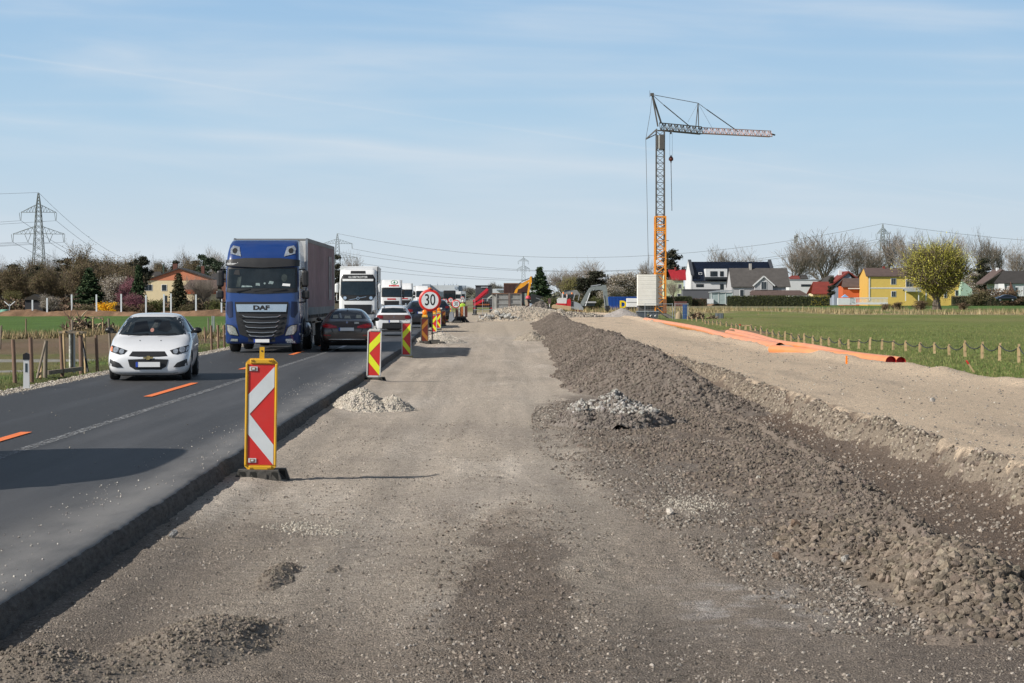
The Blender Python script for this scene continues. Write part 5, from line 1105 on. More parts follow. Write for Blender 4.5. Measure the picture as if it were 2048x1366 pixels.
mb = MB(); mb.bar((1.0,-.2,1.2), (.75,-.1,3.2), .34, M_chas); mb.bar((.55,-.3,1.9), (1.05,-.3,2.3), .16, mat('pale hydraulic', (.5,.52,.45), .4)); mb.bar((.5,-.3,1.6), (.55,-.3,2.0), .12, M_steel); mb.build('crane_column', t)
for s in (1, -1):
    for y in (.5, 1.8): wheel(t, s*.98, y, .48, .45, M_alloy, s, 6, .5)
mb = MB(); mb.b2((-1.2,-.1,.7),(-.9,-.02,.82), M_tail); mb.b2((.9,-.1,.7),(1.2,-.02,.82), M_tail); mb.build('tail_light', t)
# construction fence panel behind
def fence_panel(x0, x1, Y, z0, z1, label, grp='mesh site fence panels', wires=True):
    t = thing('site_fence_panel', label, 'fence panel', ((x0+x1)/2, Y, z0), 0, grp); w = (x1-x0); h = z1-z0
    mb = MB(); [mb.bar((s*w/2, 0, 0), (s*w/2, 0, h), .045, M_steel, n=6) for s in (-1, 1)]; mb.bar((-w/2,0,h-.05),(w/2,0,h-.05), .04, M_steel); mb.bar((-w/2,0,.15),(w/2,0,.15), .04, M_steel); mb.build('frame', t)
    mb = MB(); n = int(w/.22); [mb.bar((-w/2+w*k/n, 0, .15), (-w/2+w*k/n, 0, h-.05), .006, M_steel) for k in range(1, n)]; [mb.bar((-w/2, 0, z), (w/2, 0, z), .006, M_steel) for z in np.arange(.4, h-.1, .3)]; mb.build('wire_mesh', t)
    mb = MB(); [mb.box((s*w/2, 0, .07), (.7, .25, .14), M_foot) for s in (-1, 1)]; mb.build('fence_feet', t)
q1 = W(929, 610, 232); q2 = W(943, 610, 232); 
fence_panel(q1.x-.6, q2.x+.4, 232, 0, 1.95, 'mesh fence panel left of the red loader crane'); fence_panel(W(965,610,225).x, W(985,610,225).x, 225, 0, 2.0, 'mesh fence panel in front of the crane lorry')

# ------------------------------------------------------------------ grey steel tub on its side
q = W(1015, 610, 190); M_tub = mat('dirty galvanised sheet', (.30,.30,.29), .6, .3, .22, 1.5, dirt=.8)
t = thing('steel_skip', 'grey ribbed steel tub with rusty rim behind the rubble heap', 'skip', (q.x-.05, 190, 0))
M_rust = mat('rusty edge', (.16,.09,.06), .8, 0, .3, 5)
mb = MB(); mb.b2((-1.0,0,.2), (1.38,2.4,2.42), M_tub); mb.add([(-1.0,0,.2),(-1.0,0,2.42),(-1.42,1.6,2.42),(-1.42,1.6,.2)], [(0,1,2,3)], M_tub); mb.b2((-1.42,.7,.2), (-1.0,2.4,2.40), M_tub); mb.build('body', t)
mb = MB()
for z in (.45, .95, 1.42, 1.9): mb.b2((-.98,-.07,z), (.12,0,z+.09), M_tub); mb.b2((.32,-.07,z), (1.30,0,z+.09), M_tub)
for x in (-1.0, 1.34): mb.b2((x-.06,-.09,.15), (x+.06,0,2.4), M_tub)
mb.build('ribs', t)
mb = MB(); mb.b2((.12,-.12,.1), (.32,0,2.5), mat('brown post', (.17,.13,.115), .8, 0, .2)); mb.build('middle_post', t)
mb = MB(); mb.b2((-1.45,-.10,2.40), (.11,2.4,2.50), M_rust); mb.b2((.33,-.10,2.40), (1.40,2.4,2.50), M_rust); mb.build('rim', t)
q = W(1028, 590, 238); t = thing('shipping_container', 'dark brown corrugated container behind the yellow digger arm', 'container', (q.x-.05, 238, 0)); M_br = mat('container brown', (.065,.028,.024), .7, 0, .2, 2)
mb = MB(); mb.b2((-1.15,0,.1), (1.9,6,3.72), M_br); [mb.b2((-1.1+k*.16,-.03,.2), (-1.02+k*.16,0,3.6), M_br) for k in range(19)]; mb.build('body', t); mb = MB(); mb.b2((-1.18,-.04,3.65),(1.93,.02,3.78), M_rust); mb.build('top_rail', t)

# ------------------------------------------------------------------ diggers
def ext(pts, w, m, mb, y=0): 
    return mb.prism(pts, y-w/2, y+w/2, m)
def tracks(root, m=M_dark, L=2.6, x=0, s=1.):
    for y in (-.8, .8):
        mb = MB(); mb.prism([(x-L/2+.3,0),(x+L/2-.3,0),(x+L/2,.28),(x+L/2-.2,.62),(x-L/2+.2,.62),(x-L/2,.28)], y-.2, y+.2, m); mb.build('track', root)
Y = 222; c = W(1040, 630, Y); k = Y/F
def X_(px): return (px-1040)*k
def Z_(py): return EYE-(py-594)*k
M_dy = mat('digger yellow', (.75,.33,.015), .4, 0, .08, 3, dirt=.3)
t = thing('excavator', 'yellow excavator with raised arm behind the grey steel tub', 'excavator', (c.x, Y, 0)); tracks(t, x=-.2)
mb = MB(); mb.b2((-1.3,-.9,.7),(.2,.9,1.6), M_dy, bev=.1); mb.build('house', t)
mb = MB(); mb.b2((X_(1042),-.6,.8),(X_(1054),.5,Z_(584)), M_dark, bev=.08); cb = mb.build('cab', t); mb = MB(); mb.b2((X_(1043.5),-.63,1.3),(X_(1048),-.6,Z_(586.5)), M_glass); mb.b2((X_(1049),-.63,1.3),(X_(1053),-.6,Z_(586.5)), mat('pale cab pane', (.2,.3,.28), .1)); mb.build('pane', cb)
PX = lambda pts: [(X_(a), Z_(b)) for a, b in pts]
mb = MB(); ext(PX([(1027.5,587),(1031,579),(1033,575),(1040,567),(1043,566.5),(1058,559),(1059,563),(1049,572),(1041,577),(1036,578.5),(1033,588)]), .3, M_dy, mb, -.75); mb.build('boom', t)
mb = MB(); mb.bar((X_(1030),-.9,Z_(577)), (X_(1041),-.9,Z_(564.5)), .10, M_dark, n=8); mb.bar((X_(1043),-.9,Z_(563)), (X_(1060),-.9,Z_(556)), .08, M_dark, n=8); mb.build('hydraulic_cylinder', t)
mb = MB(); ext(PX([(1058,563),(1059,555),(1061,552.5),(1064,553),(1066,561),(1062,567),(1058.5,582),(1056.5,592),(1053.5,592),(1055.5,578)]), .28, M_dy, mb, -.8); mb.build('stick', t)
mb = MB(); ext(PX([(1062.5,553),(1064.5,553),(1066.5,561),(1063.5,567)]), .34, M_dark, mb, -.8); mb.build('linkage', t)
mb = MB(); mb.lathe([(.28,-.2),(.28,.2)], mat('pink red tool', (.55,.05,.08), .5), 'Y', (X_(1056),-.8,Z_(596)), 12); mb.box((X_(1055),-.8,Z_(601)), (.5,.5,.4), M_dark, bev=.08); mb.build('tool', t)
mb = MB(); ext(PX([(1049,600),(1054,599),(1056,610),(1051,613)]), .7, mat('pale bucket', (.38,.31,.24), .7), mb, -1.0); mb.build('bucket', t)

Y = 236; c = W(1135, 622, Y); k = Y/F
def X_(px): return (px-1135)*k
def Z_(py): return (620-py)*k
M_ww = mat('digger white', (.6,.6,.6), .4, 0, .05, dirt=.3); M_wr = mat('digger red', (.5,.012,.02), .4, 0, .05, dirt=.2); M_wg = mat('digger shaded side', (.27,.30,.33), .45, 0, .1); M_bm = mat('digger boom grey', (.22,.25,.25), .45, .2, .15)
t = thing('excavator', 'white and red tilted excavator with grey arched boom on the spoil heap', 'excavator', (c.x, Y, W(1135, 620, Y).z))
for y in (-.85,.85): mb = MB(); mb.prism(PX([(1110,620),(1150,622),(1158,626),(1155,630),(1112,629),(1106,624)]), y-.2, y+.2, M_dark); mb.build('track', t)
mb = MB(); mb.prism(PX([(1103,611),(1107,608.5),(1141,612.5),(1141,620),(1103,616)]), -1.5, -1.2, mat('tan dozer blade', (.45,.33,.2), .7, 0, .15)); mb.build('blade', t)
mb = MB(); mb.prism(PX([(1114,599),(1118,595.5),(1133,596),(1132,607),(1115,607)]), -1.15, .9, M_ww); mb.prism(PX([(1113,606.5),(1131,607),(1131,612),(1111,610.5)]), -1.17, .9, M_wr); mb.prism(PX([(1132,600),(1139,597),(1141,601),(1141,612),(1131,612),(1131,606)]), -1.12, .9, M_wr)
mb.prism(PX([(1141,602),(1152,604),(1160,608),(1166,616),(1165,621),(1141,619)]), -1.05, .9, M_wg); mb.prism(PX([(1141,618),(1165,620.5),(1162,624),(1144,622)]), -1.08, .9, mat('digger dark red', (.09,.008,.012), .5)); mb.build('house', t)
mb = MB(); mb.prism(PX([(1142,602.5),(1146,603.5),(1146,613),(1142,612)]), -1.09, -1.04, M_dark); mb.build('side_grille', t)
mb = MB(); mb.b2((X_(1124),-.5,Z_(596)), (X_(1126),.6,Z_(587)), M_ww); mb.b2((X_(1132.5),-.5,Z_(596)), (X_(1134.5),.6,Z_(589)), M_ww); mb.b2((X_(1126),-.4,Z_(595)), (X_(1147),.6,Z_(589)), M_glass); cb = mb.build('cab', t)
for px, py in ((1126.5,585.5),(1133.3,589.5),(1143.7,586)): mb = MB(); mb.lathe([(.08,0),(.08,.18),(0,.22)], M_orange_lens, 'Z', (X_(px), -.4, Z_(py+2.5)), 10); mb.build('beacon_lamp', cb)
mb = MB(); mb.bar((X_(1146),-.5,Z_(600)), (X_(1150),-.5,Z_(586)), .09, M_steel); mb.bar((X_(1156),-.5,Z_(601)), (X_(1158.5),-.5,Z_(589)), .07, M_steel); mb.build('handrail', t)
mb = MB(); mb.prism(PX([(1161,606),(1170,589),(1178,576),(1184,573.5),(1203,571.5),(1208,573),(1207,582),(1200,580),(1186,579.5),(1181,583),(1170,604),(1166,612),(1161,612)]), -.9, -.55, M_bm); mb.build('boom', t)
mb = MB(); mb.bar((X_(1170),-1.0,Z_(612)), (X_(1179.5),-1.0,Z_(586)), .13, M_steel, n=8); mb.bar((X_(1181),-.72,Z_(572.5)), (X_(1201),-.72,Z_(569.5)), .13, M_steel, n=8); mb.build('hydraulic_cylinder', t)
mb = MB(); mb.prism(PX([(1203,570),(1211,570),(1213.5,580),(1216,607),(1218,618),(1209,618),(1207,595),(1204,578)]), -.95, -.6, M_bm); mb.bar((X_(1206.5),-1.0,Z_(590)), (X_(1210),-1.0,Z_(617)), .10, M_steel, n=8); mb.build('stick', t)
mb = MB(); mb.prism(PX([(1209,612),(1218,611),(1219.5,618),(1215,623),(1210,622)]), -1.1, -.5, M_dark); mb.build('bucket', t)
# silver car behind the dark slabs, dark lean-to trailer, little sign
q = W(1094, 619, 262); t = thing('car', 'silver car half hidden by the dark spoil heap left of the white excavator', 'car', (q.x-1.2, 262, .15), R(78))
st = [(0,.38,.66,.74,.6,.70,.55),(.05,.3,.8,.9,.74,.84,.62),(.5,.22,.95,1.0,.84,.9,.72),(1.0,.2,1.0,1.1,.84,.9,.7),(1.7,.2,1.0,1.42,.84,.9,.56),(2.6,.2,1.0,1.48,.84,.9,.57),(3.4,.2,.98,1.35,.84,.9,.57),(3.9,.2,.95,1.05,.8,.88,.66),(4.1,.3,.8,.9,.7,.8,.55)]
body, bv = loft_body('body', st, M_silver, t, 2, [(.8,.32,.37),(3.3,.32,.37)])
for d, s in (('R',1),('L',-1)):
    part('side_window', bv, [([(1.2,1.05),(1.7,1.36),(2.2,1.39),(2.2,1.03)], M_glass, d), ([(2.28,1.03),(2.28,1.39),(2.9,1.36),(3.5,1.08)], M_glass, d)], t); wheel(t, s*.78, .8, .31, .2, M_alloy, s); wheel(t, s*.78, 3.3, .31, .2, M_alloy, s)
q = W(1080, 600, 285); t = thing('flatbed_trailer', 'black sloping trailer ramp behind the silver car', 'trailer', (q.x, 285, 0)); mb = MB(); mb.prism([(-1.3,.7),(1.7,.7),(1.7,1.1),(.6,2.1),(-1.1,2.6),(-1.3,2.4)], -1, 1, mat('dark tarpaulin', (.02,.022,.024), .6)); mb.build('load_cover', t)
mb = MB(); mb.bar((-.6,-1.05,2.0),(.6,-1.05,1.55), .07, M_steel); mb.build('strap', t)
mb = MB(); [mb.lathe([(.35,-.1),(.35,.1)], M_rubber, 'Y', (x, s, .35), 12) for x in (-.8,.9) for s in (-.9,.9)]; mb.build('wheels', t)
q = W(1099, 604, 228); t = thing('notice_sign', 'small brownish notice board on a white post left of the white excavator', 'sign', (q.x, 228, 0)); mb = MB(); mb.b2((-.17,-.02,1.35),(.17,.02,1.95), mat('brown notice', (.12,.07,.07), .6)); mb.build('board', t); mb = MB(); mb.bar((0,.04,0),(0,.04,1.9), .07, M_white); mb.build('post', t)

# ------------------------------------------------------------------ blue container with yellow letters
Y = 285; a = W(1216.5, 600, Y); b = W(1306, 600, Y); M_cb = mat('container blue', (.008,.075,.36), .5, 0, .12, 1); M_cy = mat('letter yellow', (.85,.62,.01), .5, 0, .05)
t = thing('shipping_container', 'blue corrugated container with large yellow letters left of the crane', 'container', (a.x, Y, 0)); w = b.x-a.x
mb = MB(); mb.b2((0,.05,0),(w,2.4,2.12), M_cb); [mb.b2((.08+k*.2,0,.08),(.18+k*.2,.06,2.02), M_cb) for k in range(int(w/.2)-1)]; mb.b2((0,-.02,2.05),(w,.06,2.16), M_cb); mb.b2((0,-.02,0),(w,.06,.1), M_cb); mb.build('body', t)
for i, (ch, px) in enumerate((('D', 1246), ('G', 1259), ('F', 1272), ('K', 1284))):
    mb = MB(); text_on(mb, ch, 1.45, ((px-1216.5)*Y/F, -.03, 1.0), M_cy, .06, .95); mb.build('letter', t)
q = W(1264, 617, 262); t = thing('site_generator', 'white generator cabinet in front of the blue container', 'generator', (q.x, 262, .45)); mb = MB(); mb.b2((-.7,0,.35),(.7,1,1.5), M_white, bev=.05); mb.b2((-.68,-.02,.95),(.68,.01,1.0), M_dark); mb.build('cabinet', t); mb = MB(); mb.b2((-.6,.05,-.45),(.6,.9,.35), M_dark); mb.build('undercarriage', t)

# ------------------------------------------------------------------ tower crane
Y = 172.; k = Y/F; c = W(1319, 640, Y); M_cy2 = mat('crane yellow', (.78,.29,.03), .5, 0, .06, 2); M_cg = mat('crane dark grey', (.12,.11,.10), .5, .3, .1); M_cp = mat('crane jib pale red', (.55,.36,.32), .5, 0, .3, 1.5); M_blk = mat('concrete ballast', (.80,.77,.71), .85, 0, .05, 1.5)
def XC(px): return (px-1319)*k
def ZC(py): return EYE-(py-594)*k
t = thing('tower_crane', 'tall tower crane with yellow lower mast, dark upper mast and horizontal jib', 'tower crane', (c.x, Y, 0))
def lattice(mb, a, b, w, h, n, r, m, up=(0,1,0), rd=None, tri=False):
    a = Vector(a); b = Vector(b); z = (b-a).normalized(); u = Vector(up); u = (u-z*u.dot(z)).normalized(); v = z.cross(u)
    cs = [(-w/2,-h/2),(w/2,-h/2),(w/2,h/2),(-w/2,h/2)] if not tri else [(-w/2,-h/2),(w/2,-h/2),(0,h/2)]
    q = len(cs); P = lambda i, t: a+(b-a)*t+v*cs[i%q][0]+u*cs[i%q][1]; rd = rd or r*.6
    for i in range(q): mb.bar(P(i,0), P(i,1), r*2, m)
    for j in range(n):
        for i in range(q):
            t0, t1 = j/n, (j+1)/n
            if j%2 == 0: mb.bar(P(i,t0), P(i+1,t1), rd*2, m)
            else: mb.bar(P(i+1,t0), P(i,t1), rd*2, m)
            mb.bar(P(i,t1), P(i+1,t1), rd*1.6, m)
    return mb
tw = .84
mb = MB(); lattice(mb, (XC(1320),0,.6), (XC(1320),0,ZC(433)), tw*1.05, tw*1.05, 12, .055, M_cy2, rd=.032)
for z in (ZC(434), ZC(457), ZC(461)): mb.box((XC(1320),0,z), (tw*1.15,tw*1.15,.12), M_cy2)
mb.build('lower_mast', t)
mb = MB(); lattice(mb, (XC(1320),0,ZC(520)), (XC(1320),0,ZC(262)), tw*.82, tw*.82, 20, .038, M_cg, rd=.02); mb.build('upper_mast', t)
mb = MB(); mb.b2((XC(1311),-.42,ZC(299)), (XC(1314.5),.4,ZC(271)), M_cg); mb.b2((XC(1314.5),-.4,ZC(298)), (XC(1318),-.3,ZC(272)), mat('pale ladder box', (.5,.5,.48), .5)); mb.b2((XC(1318),-.42,ZC(299)), (XC(1327.5),.4,ZC(270)), M_cg); mb.build('slewing_box', t)
ap = Vector((XC(1303.5),0,ZC(190)))
mb = MB(); mb.bar(ap, (XC(1314.5),-.3,ZC(254)), .12, M_cg); mb.bar(ap, (XC(1322.5),.3,ZC(247)), .12, M_cg); mb.box(ap, (.3,.3,.25), M_cg); mb.bar(ap+Vector((-.2,0,-.2)), ap+Vector((-.2,0,.35)), .03, M_cg); mb.build('a_frame', t)
dy = Vector((0,-1,0))*0
j0 = Vector((XC(1318),0,ZC(253.5))); j1 = Vector((XC(1406),1.5,ZC(258.5))); j2 = Vector((XC(1554),4.0,ZC(260.5)))
mb = MB(); lattice(mb, j0, j1, .62, .62, 14, .042, M_cg, up=(0,0,1), rd=.024, tri=True); mb.b2((XC(1346),-.2,ZC(262)), (XC(1378),.6,ZC(252)), M_cg) if False else None; mb.build('jib_inner', t)
mb = MB(); lattice(mb, j1+Vector((0,0,.0)), j2, .55, .5, 24, .034, M_cp, up=(0,0,1), rd=.02, tri=True); mb.bar(j2, (XC(1563),4.2,ZC(262.5)), .12, M_cg); mb.build('jib_outer', t)
pt = Vector((XC(1398.5),1.3,ZC(204)))
mb = MB(); mb.bar(pt, (XC(1393.5),1.1,ZC(253)), .07, M_cg); mb.bar(pt, (XC(1400.5),1.6,ZC(255)), .07, M_cg); mb.build('jib_post', t)
for (a, b, w) in ((ap, pt, .055), (pt, Vector((XC(1417),1.7,ZC(216))), .045), (Vector((XC(1417),1.7,ZC(216))), Vector((XC(1484),2.9,ZC(258))), .085), (ap, Vector((XC(1327),.2,ZC(210))), .05), (Vector((XC(1327),.2,ZC(210))), Vector((XC(1383),1.1,ZC(252.5))), .085), (pt, Vector((XC(1377),1.0,ZC(243))), .02), (pt, Vector((XC(1428),1.9,ZC(252))), .02)):
    mb = MB(); mb.bar(a, b, w, M_cg, n=6); mb.build('pendant', t)
rs = Vector((XC(1291),0,ZC(279)))
mb = MB(); mb.bar(rs, (XC(1313),-.3,ZC(259)), .10, M_cg); mb.bar(rs, (XC(1313),.3,ZC(268)), .08, M_cg); mb.build('rear_strut', t)
mb = MB(); mb.bar(ap, Vector((XC(1300),0,ZC(226))), .03, M_cg); mb.bar((XC(1300),0,ZC(226)), rs, .035, M_cg); mb.bar(rs, (XC(1297),0,ZC(548)), .035, M_cg); mb.bar((XC(1329.5),.2,ZC(272)), (XC(1330.5),.2,ZC(600)), .035, M_cg); mb.build('back_rope', t)
mb = MB(); mb.b2((XC(1338),.0,ZC(264)), (XC(1345),.5,ZC(260)), M_cg); mb.b2((XC(1340),.1,ZC(268)), (XC(1343),.4,ZC(264)), M_cg); mb.build('trolley', t)
mb = MB(); [mb.bar((XC(px),.25,ZC(266)), (XC(px),.25,ZC(314)), .018, M_cg) for px in (1339.5,1344.5)]; mb.build('hoist_rope', t)
mb = MB(); mb.lathe([(.03,.35),(.06,.25),(.19,.1),(.2,-.1),(.06,-.2),(.04,-.35)], mat('hook block red brown', (.12,.03,.02), .5), 'Z', (XC(1342),.25,ZC(318)), 12); mb.bar((XC(1342),.25,ZC(326)), (XC(1344),.25,ZC(421.5)), .055, M_cg, n=6); mb.build('hook_block', t)
mb = MB()
for i in range(16): z = ZC(611)+i*(ZC(549)-ZC(611))/16; d = .17; mb.b2((XC(1274.5)+.004*(i%3),-.62-(.01*(i%2)),z), (XC(1311),.55,z+.160), M_blk); mb.add([(XC(1311),-.62,z),(XC(1311),-.62,z+.160),(XC(1323.5),-.18,z+.160),(XC(1323.5),-.18,z),(XC(1311),.55,z),(XC(1311),.55,z+.160),(XC(1323.5),.55,z+.160),(XC(1323.5),.55,z)], [(0,1,2,3),(1,5,6,2),(0,3,7,4),(2,6,7,3)], M_blk)
ba = mb.build('ballast_stack', t)
mb = MB(); mb.b2((XC(1277),-.4,ZC(628)), (XC(1330),.9,ZC(611)), M_cg); mb.b2((XC(1325),-.6,ZC(626)), (XC(1332),.9,ZC(598)), mat('crane base orange brown', (.25,.10,.04), .6)); [mb.bar((XC(1319),0,.9), (XC(px),y,.1), .2, M_cg) for px in (1285,1350) for y in (-1.5,1.5)]; mb.build('base_frame', t)
mb = MB(); mb.bar((XC(1329),-.3,ZC(481)), (XC(1337),-.3,ZC(481.5)), .05, M_cg); mb.build('lamp_arm', t)

# things round the crane foot
M_slate = mat('slate grey sheet', (.075,.09,.11), .6, .1, .2, 2)
for (px0, px1, pyt, pyb, Yq, lb) in ((1273, 1295, 623.5, 639, 166, 'dark slate-grey skip at the foot of the gravel cone'), (1297, 1317, 624, 637, 168, 'slate-grey box beside the skip under the crane ballast')):
    a = W(px0, pyb, Yq); b = W(px1, pyt, Yq); t = thing('skip', lb, 'skip', (a.x, Yq, max(0, a.z*0)));  h = b.z
    mb = MB(); mb.prism([(0,h),(b.x-a.x,h),(b.x-a.x-.1,0),(.5,0)], 0, 1.5, M_slate); mb.build('body', t); mb = MB(); mb.b2((-.04,-.05,h),(b.x-a.x+.03,.05,h+.07), M_steel); mb.build('rim', t)
q = W(1306, 630, 165); t = thing('pipe_fitting_pile', 'small stack of white plastic pipe ends in front of the slate box', 'pipe fittings', (q.x, 165, 0)); 
for i in range(5): mb = MB(); mb.lathe([(.09,-.25),(.09,.25),(.07,.25),(.07,-.25)], M_white, 'Y', (-.35+.19*i, 0, .1+.45*(i%2)), 12); mb.build('pipe_end', t)
for i, (p0, p1, Yq, lb) in enumerate(((1290, 1318, 163, 'mesh fence panel in front of the crane ballast'), (1318, 1345, 163, 'mesh fence panel right of the crane foot'), (1350, 1376, 161, 'mesh fence panel standing in front of the brown rack'))):
    fence_panel(W(p0, 620, Yq).x, W(p1, 620, Yq).x, Yq, .0, W(0, 606.5, Yq).z, lb)
q = W(1370, 620, 166); t = thing('toolbox', 'upright blue tarpaulin-covered crate behind the mesh fence', 'crate', (q.x, 166, 0)); mb = MB(); mb.b2((-.15,0,.1),(.17,.5,1.5), mat('tarp blue', (.03,.08,.22), .6, 0, .2)); mb.build('cover', t)
q = W(1361, 612, 167); t = thing('timber_rack', 'reddish-brown rack with sand-coloured sack behind the mesh fence', 'rack', (q.x, 167, 0)); mb = MB(); mb.b2((-.5,0,1.35),(.55,.3,1.75), mat('rack red brown', (.14,.06,.05), .8, 0, .5, 6)); [mb.bar((x,0,0),(x,0,1.4), .07, M_wood) for x in (-.45,.5)]; mb.build('rack', t); mb = MB(); mb.lathe([(.25,0),(.3,.2),(.24,.7),(.1,.9),(0,.92)], mat('sack', (.35,.27,.17), .9), 'Z', (-.15,-.1,0), 12); mb.build('sack', t)
q = W(1439, 633, 168); t = thing('water_butt', 'dark grey cube tank on the grass right of the root piles', 'tank', (q.x, 168, .27)); mb = MB(); mb.b2((-.3,0,0),(.35,.6,.48), M_slate, bev=.03); [mb.b2((-.28+.12*i,-.03,.02),(-.24+.12*i,0,.46), M_steel) for i in range(5)]; mb.build('tank', t)
# root piles
def sticks(name, label, cat, loc, rx_, rz_, n, m, thick=.03, seed=1, grp=None):
    r = random.Random(seed); mb = MB()
    for i in range(n):
        a = r.uniform(0, 2*math.pi); d = r.random()**.5; b = Vector((math.cos(a)*rx_*d, math.sin(a)*rx_*d*.6, r.uniform(0, rz_*(1-d*.7)))); dirv = Vector((r.uniform(-1,1), r.uniform(-1,1), r.uniform(-.2,.9))).normalized(); L_ = r.uniform(.25,.75)*rx_
        p1 = b+dirv*L_*.5+Vector((0,0,r.uniform(-.05,.1))); p2 = b+dirv*L_; p2.z = max(.02, min(p2.z, rz_*1.15)); mb.path([b, p1, p2], [thick*r.uniform(.7,1.4), thick*.8, thick*.3], m[i%len(m)], 5, cap=False)
    o = mb.build(name); o.location = loc; return tag(o, label, cat, grp)
M_root = [mat('root bark', (.15,.085,.05), .9, 0, .4, 6), mat('pale root', (.36,.26,.17), .9, 0, .3, 6), mat('dark root', (.05,.03,.022), .9)]
q = W(1394, 632, 165); sticks('root_pile', 'tangled pile of dug-up tree roots right of the mesh fence', 'root pile', (q.x, 165, .15), .75, .9, 90, M_root, .045, 3)
q = W(1422, 632, 166); sticks('root_pile', 'smaller tree root pile beside the dark grey tank', 'root pile', (q.x, 166, .2), .5, .5, 45, M_root, .04, 4)
q = W(1456, 634, 168); sticks('bent_branch', 'thin bent branch lying right of the dark grey tank', 'branch', (q.x, 168, .25), .5, .3, 4, M_root, .04, 5)

# ------------------------------------------------------------------ orange drain pipes
M_pipe = mat('orange pipe', (.80,.27,.08), .38, 0, .14, .8, coat=.1, dirt=.06); M_pred = mat('red pipe inside', (.62,.015,.03), .5)
def pipe(label, pts, r=.135, ends=(False, False), grp='orange drain pipes beside the haul road', zz=.45):
    P = []
    for (px, py) in pts:
        q = G(px, py, zz); P.append(Vector((q.x, q.y, zz+.0)))
    Q = []                              # smooth the run
    for i in range(len(P)-1):
        p0, p1, p2, p3 = P[max(i-1,0)], P[i], P[i+1], P[min(i+2, len(P)-1)]
        for s in range(8): t_ = s/8; Q.append(.5*((2*p1)+(p2-p0)*t_+(2*p0-5*p1+4*p2-p3)*t_*t_+(3*p1-p0-3*p2+p3)*t_**3))
    Q.append(P[-1])
    for v in Q: v.z = .24+r
    t = thing('drain_pipe', label, 'pipe', tuple(Q[0]-Vector((0,0,r))), 0, grp); o = Q[0]-Vector((0,0,r)); Q = [v-o for v in Q]
    mb = MB(); mb.path(Q, r, M_pipe, 18, cap=False); sh = mb.build('pipe_wall', t)
    for e, (p, d) in zip(ends, ((Q[0], Q[0]-Q[1]), (Q[-1], Q[-1]-Q[-2]))):
        if e:
            d = d.normalized(); mb = MB(); mb.path([p+d*.01, p-d*.5], r*.93, M_pred, 18, cap=False); mb.path([p+d*.0, p+d*.012], r*1.03, M_pipe, 18, cap=False); mb.path([p-d*.16, p-d*.2], r*.9, M_pred, 16); mb.build('open_end', t)  # red disc added across the bore stands in for its lit inside
    return t
pipe('longest orange pipe, nearest to the haul road, from the skip to the grass', [(1291,638.5),(1348,648),(1400,658),(1440,669),(1500,682),(1560,693)], .17)
pipe('orange pipe ending in an open red end halfway along the bundle', [(1455,662),(1500,671),(1545,684),(1590,697),(1640,703)], .13, (False, True))
pipe('orange pipe at the back whose start shows at the brown soil patch', [(1462,658.5),(1510,669),(1560,683),(1620,691),(1700,706),(1802,718)], .135, (False, True))
pipe('front orange pipe with the largest open end beside the track', [(1545,695),(1600,700),(1660,706),(1720,712),(1782,719)], .15, (False, True))
# ------------------------------------------------------------------ stakes and rope along the field
crop = [(2022,230,330),(1921,225,320),(1831,220,308),(1743,212,298),(1660,228,288),(1584,222,281),(1508,220,274),(1434,212,268),(1369,210,263),(1310,206,262),(1246,196,262),(1189,208,257),(1137,205,257),(1090,202,248),(1035,204,242),(993,196,240),(950,195,234),(907,176,232),(876,184,222),(838,178,215),(806,160,215),(772,165,201),(742,155,196),(712,150,189),(679,134,180),(650,137,174),(628,126,165),(604,128,165),(552,122,152),(527,124,150),(500,117,139),(470,115,136),(452,112,132),(430,112,130),(408,108,128),(392,100,125),(378,96,115),(345,92,112),(322,92,108),(300,90,106)]
tops = []
mst = MB(); mst.prism([(-.035,0),(.035,0),(.035,.42),(-.035,.42)], -.02, .02, M_wood2); mst.prism([(-.022,.20),(.03,.20),(.03,.5),(-.022,.5)], -.045, -.021, M_wood2)
first = None
for i, (cx, t0, t1) in enumerate(crop):
    px, pt_, pb = 1260+cx/2.6, 600+t0/2.6, 600+t1/2.6; q = G(px, pb, .29); hgt = max(.34, (pb-pt_)*q.y/F)
    if first is None: first = mst.build('wooden_stake'); o = first
    else: o = first.copy(); COL.objects.link(o)
    o.location = (q.x, q.y, float(ground_h(q.x, q.y))-.03); o.scale = (1.15, 1, (hgt+.03)/.5); o.rotation_euler = (0, random.uniform(-.05,.05), random.uniform(-.2,.2))
    tag(o, '%s wooden stake of the rope line, counted from the right edge' % ordinal(i+1), 'stake', 'wooden stakes of the rope line'); tops.append(Vector((q.x, q.y-.03, float(ground_h(q.x, q.y))+hgt*.86)))
mb = MB(); M_rope = mat('dark rope', (.03,.035,.04), .8)
q = W(2062, 690, 52.5); tops = [Vector((q.x, 52.5, tops[0].z))]+tops
for a, b in zip(tops[:-1], tops[1:]):
    L_ = (b-a).length; 
    mb.path([a+(b-a)*u-Vector((0,0,.22*min(L_, 2.0)*u*(1-u)*1.6)) for u in np.linspace(0, 1, 7)], .017, M_rope, 5, cap=False)
tag(mb.build('sagging_rope'), 'dark sagging rope strung along the line of wooden stakes', 'rope')
q = G(1490, 664, .29); t = thing('timber_trestle', 'low timber trestle frame with a red cap among the stakes', 'trestle', (q.x, q.y, .27)); w = 21*q.y/F; mb = MB()
for x in (-w/2, 0, w/2): mb.bar((x,0,0),(x,0,.36), .05, M_wood2)
mb.bar((-w/2,0,.36),(w/2,0,.36), .05, M_wood2); mb.build('frame', t); mb = MB(); mb.box((-w/2,-.03,.40), (.08,.05,.06), M_red); mb.build('cap', t)
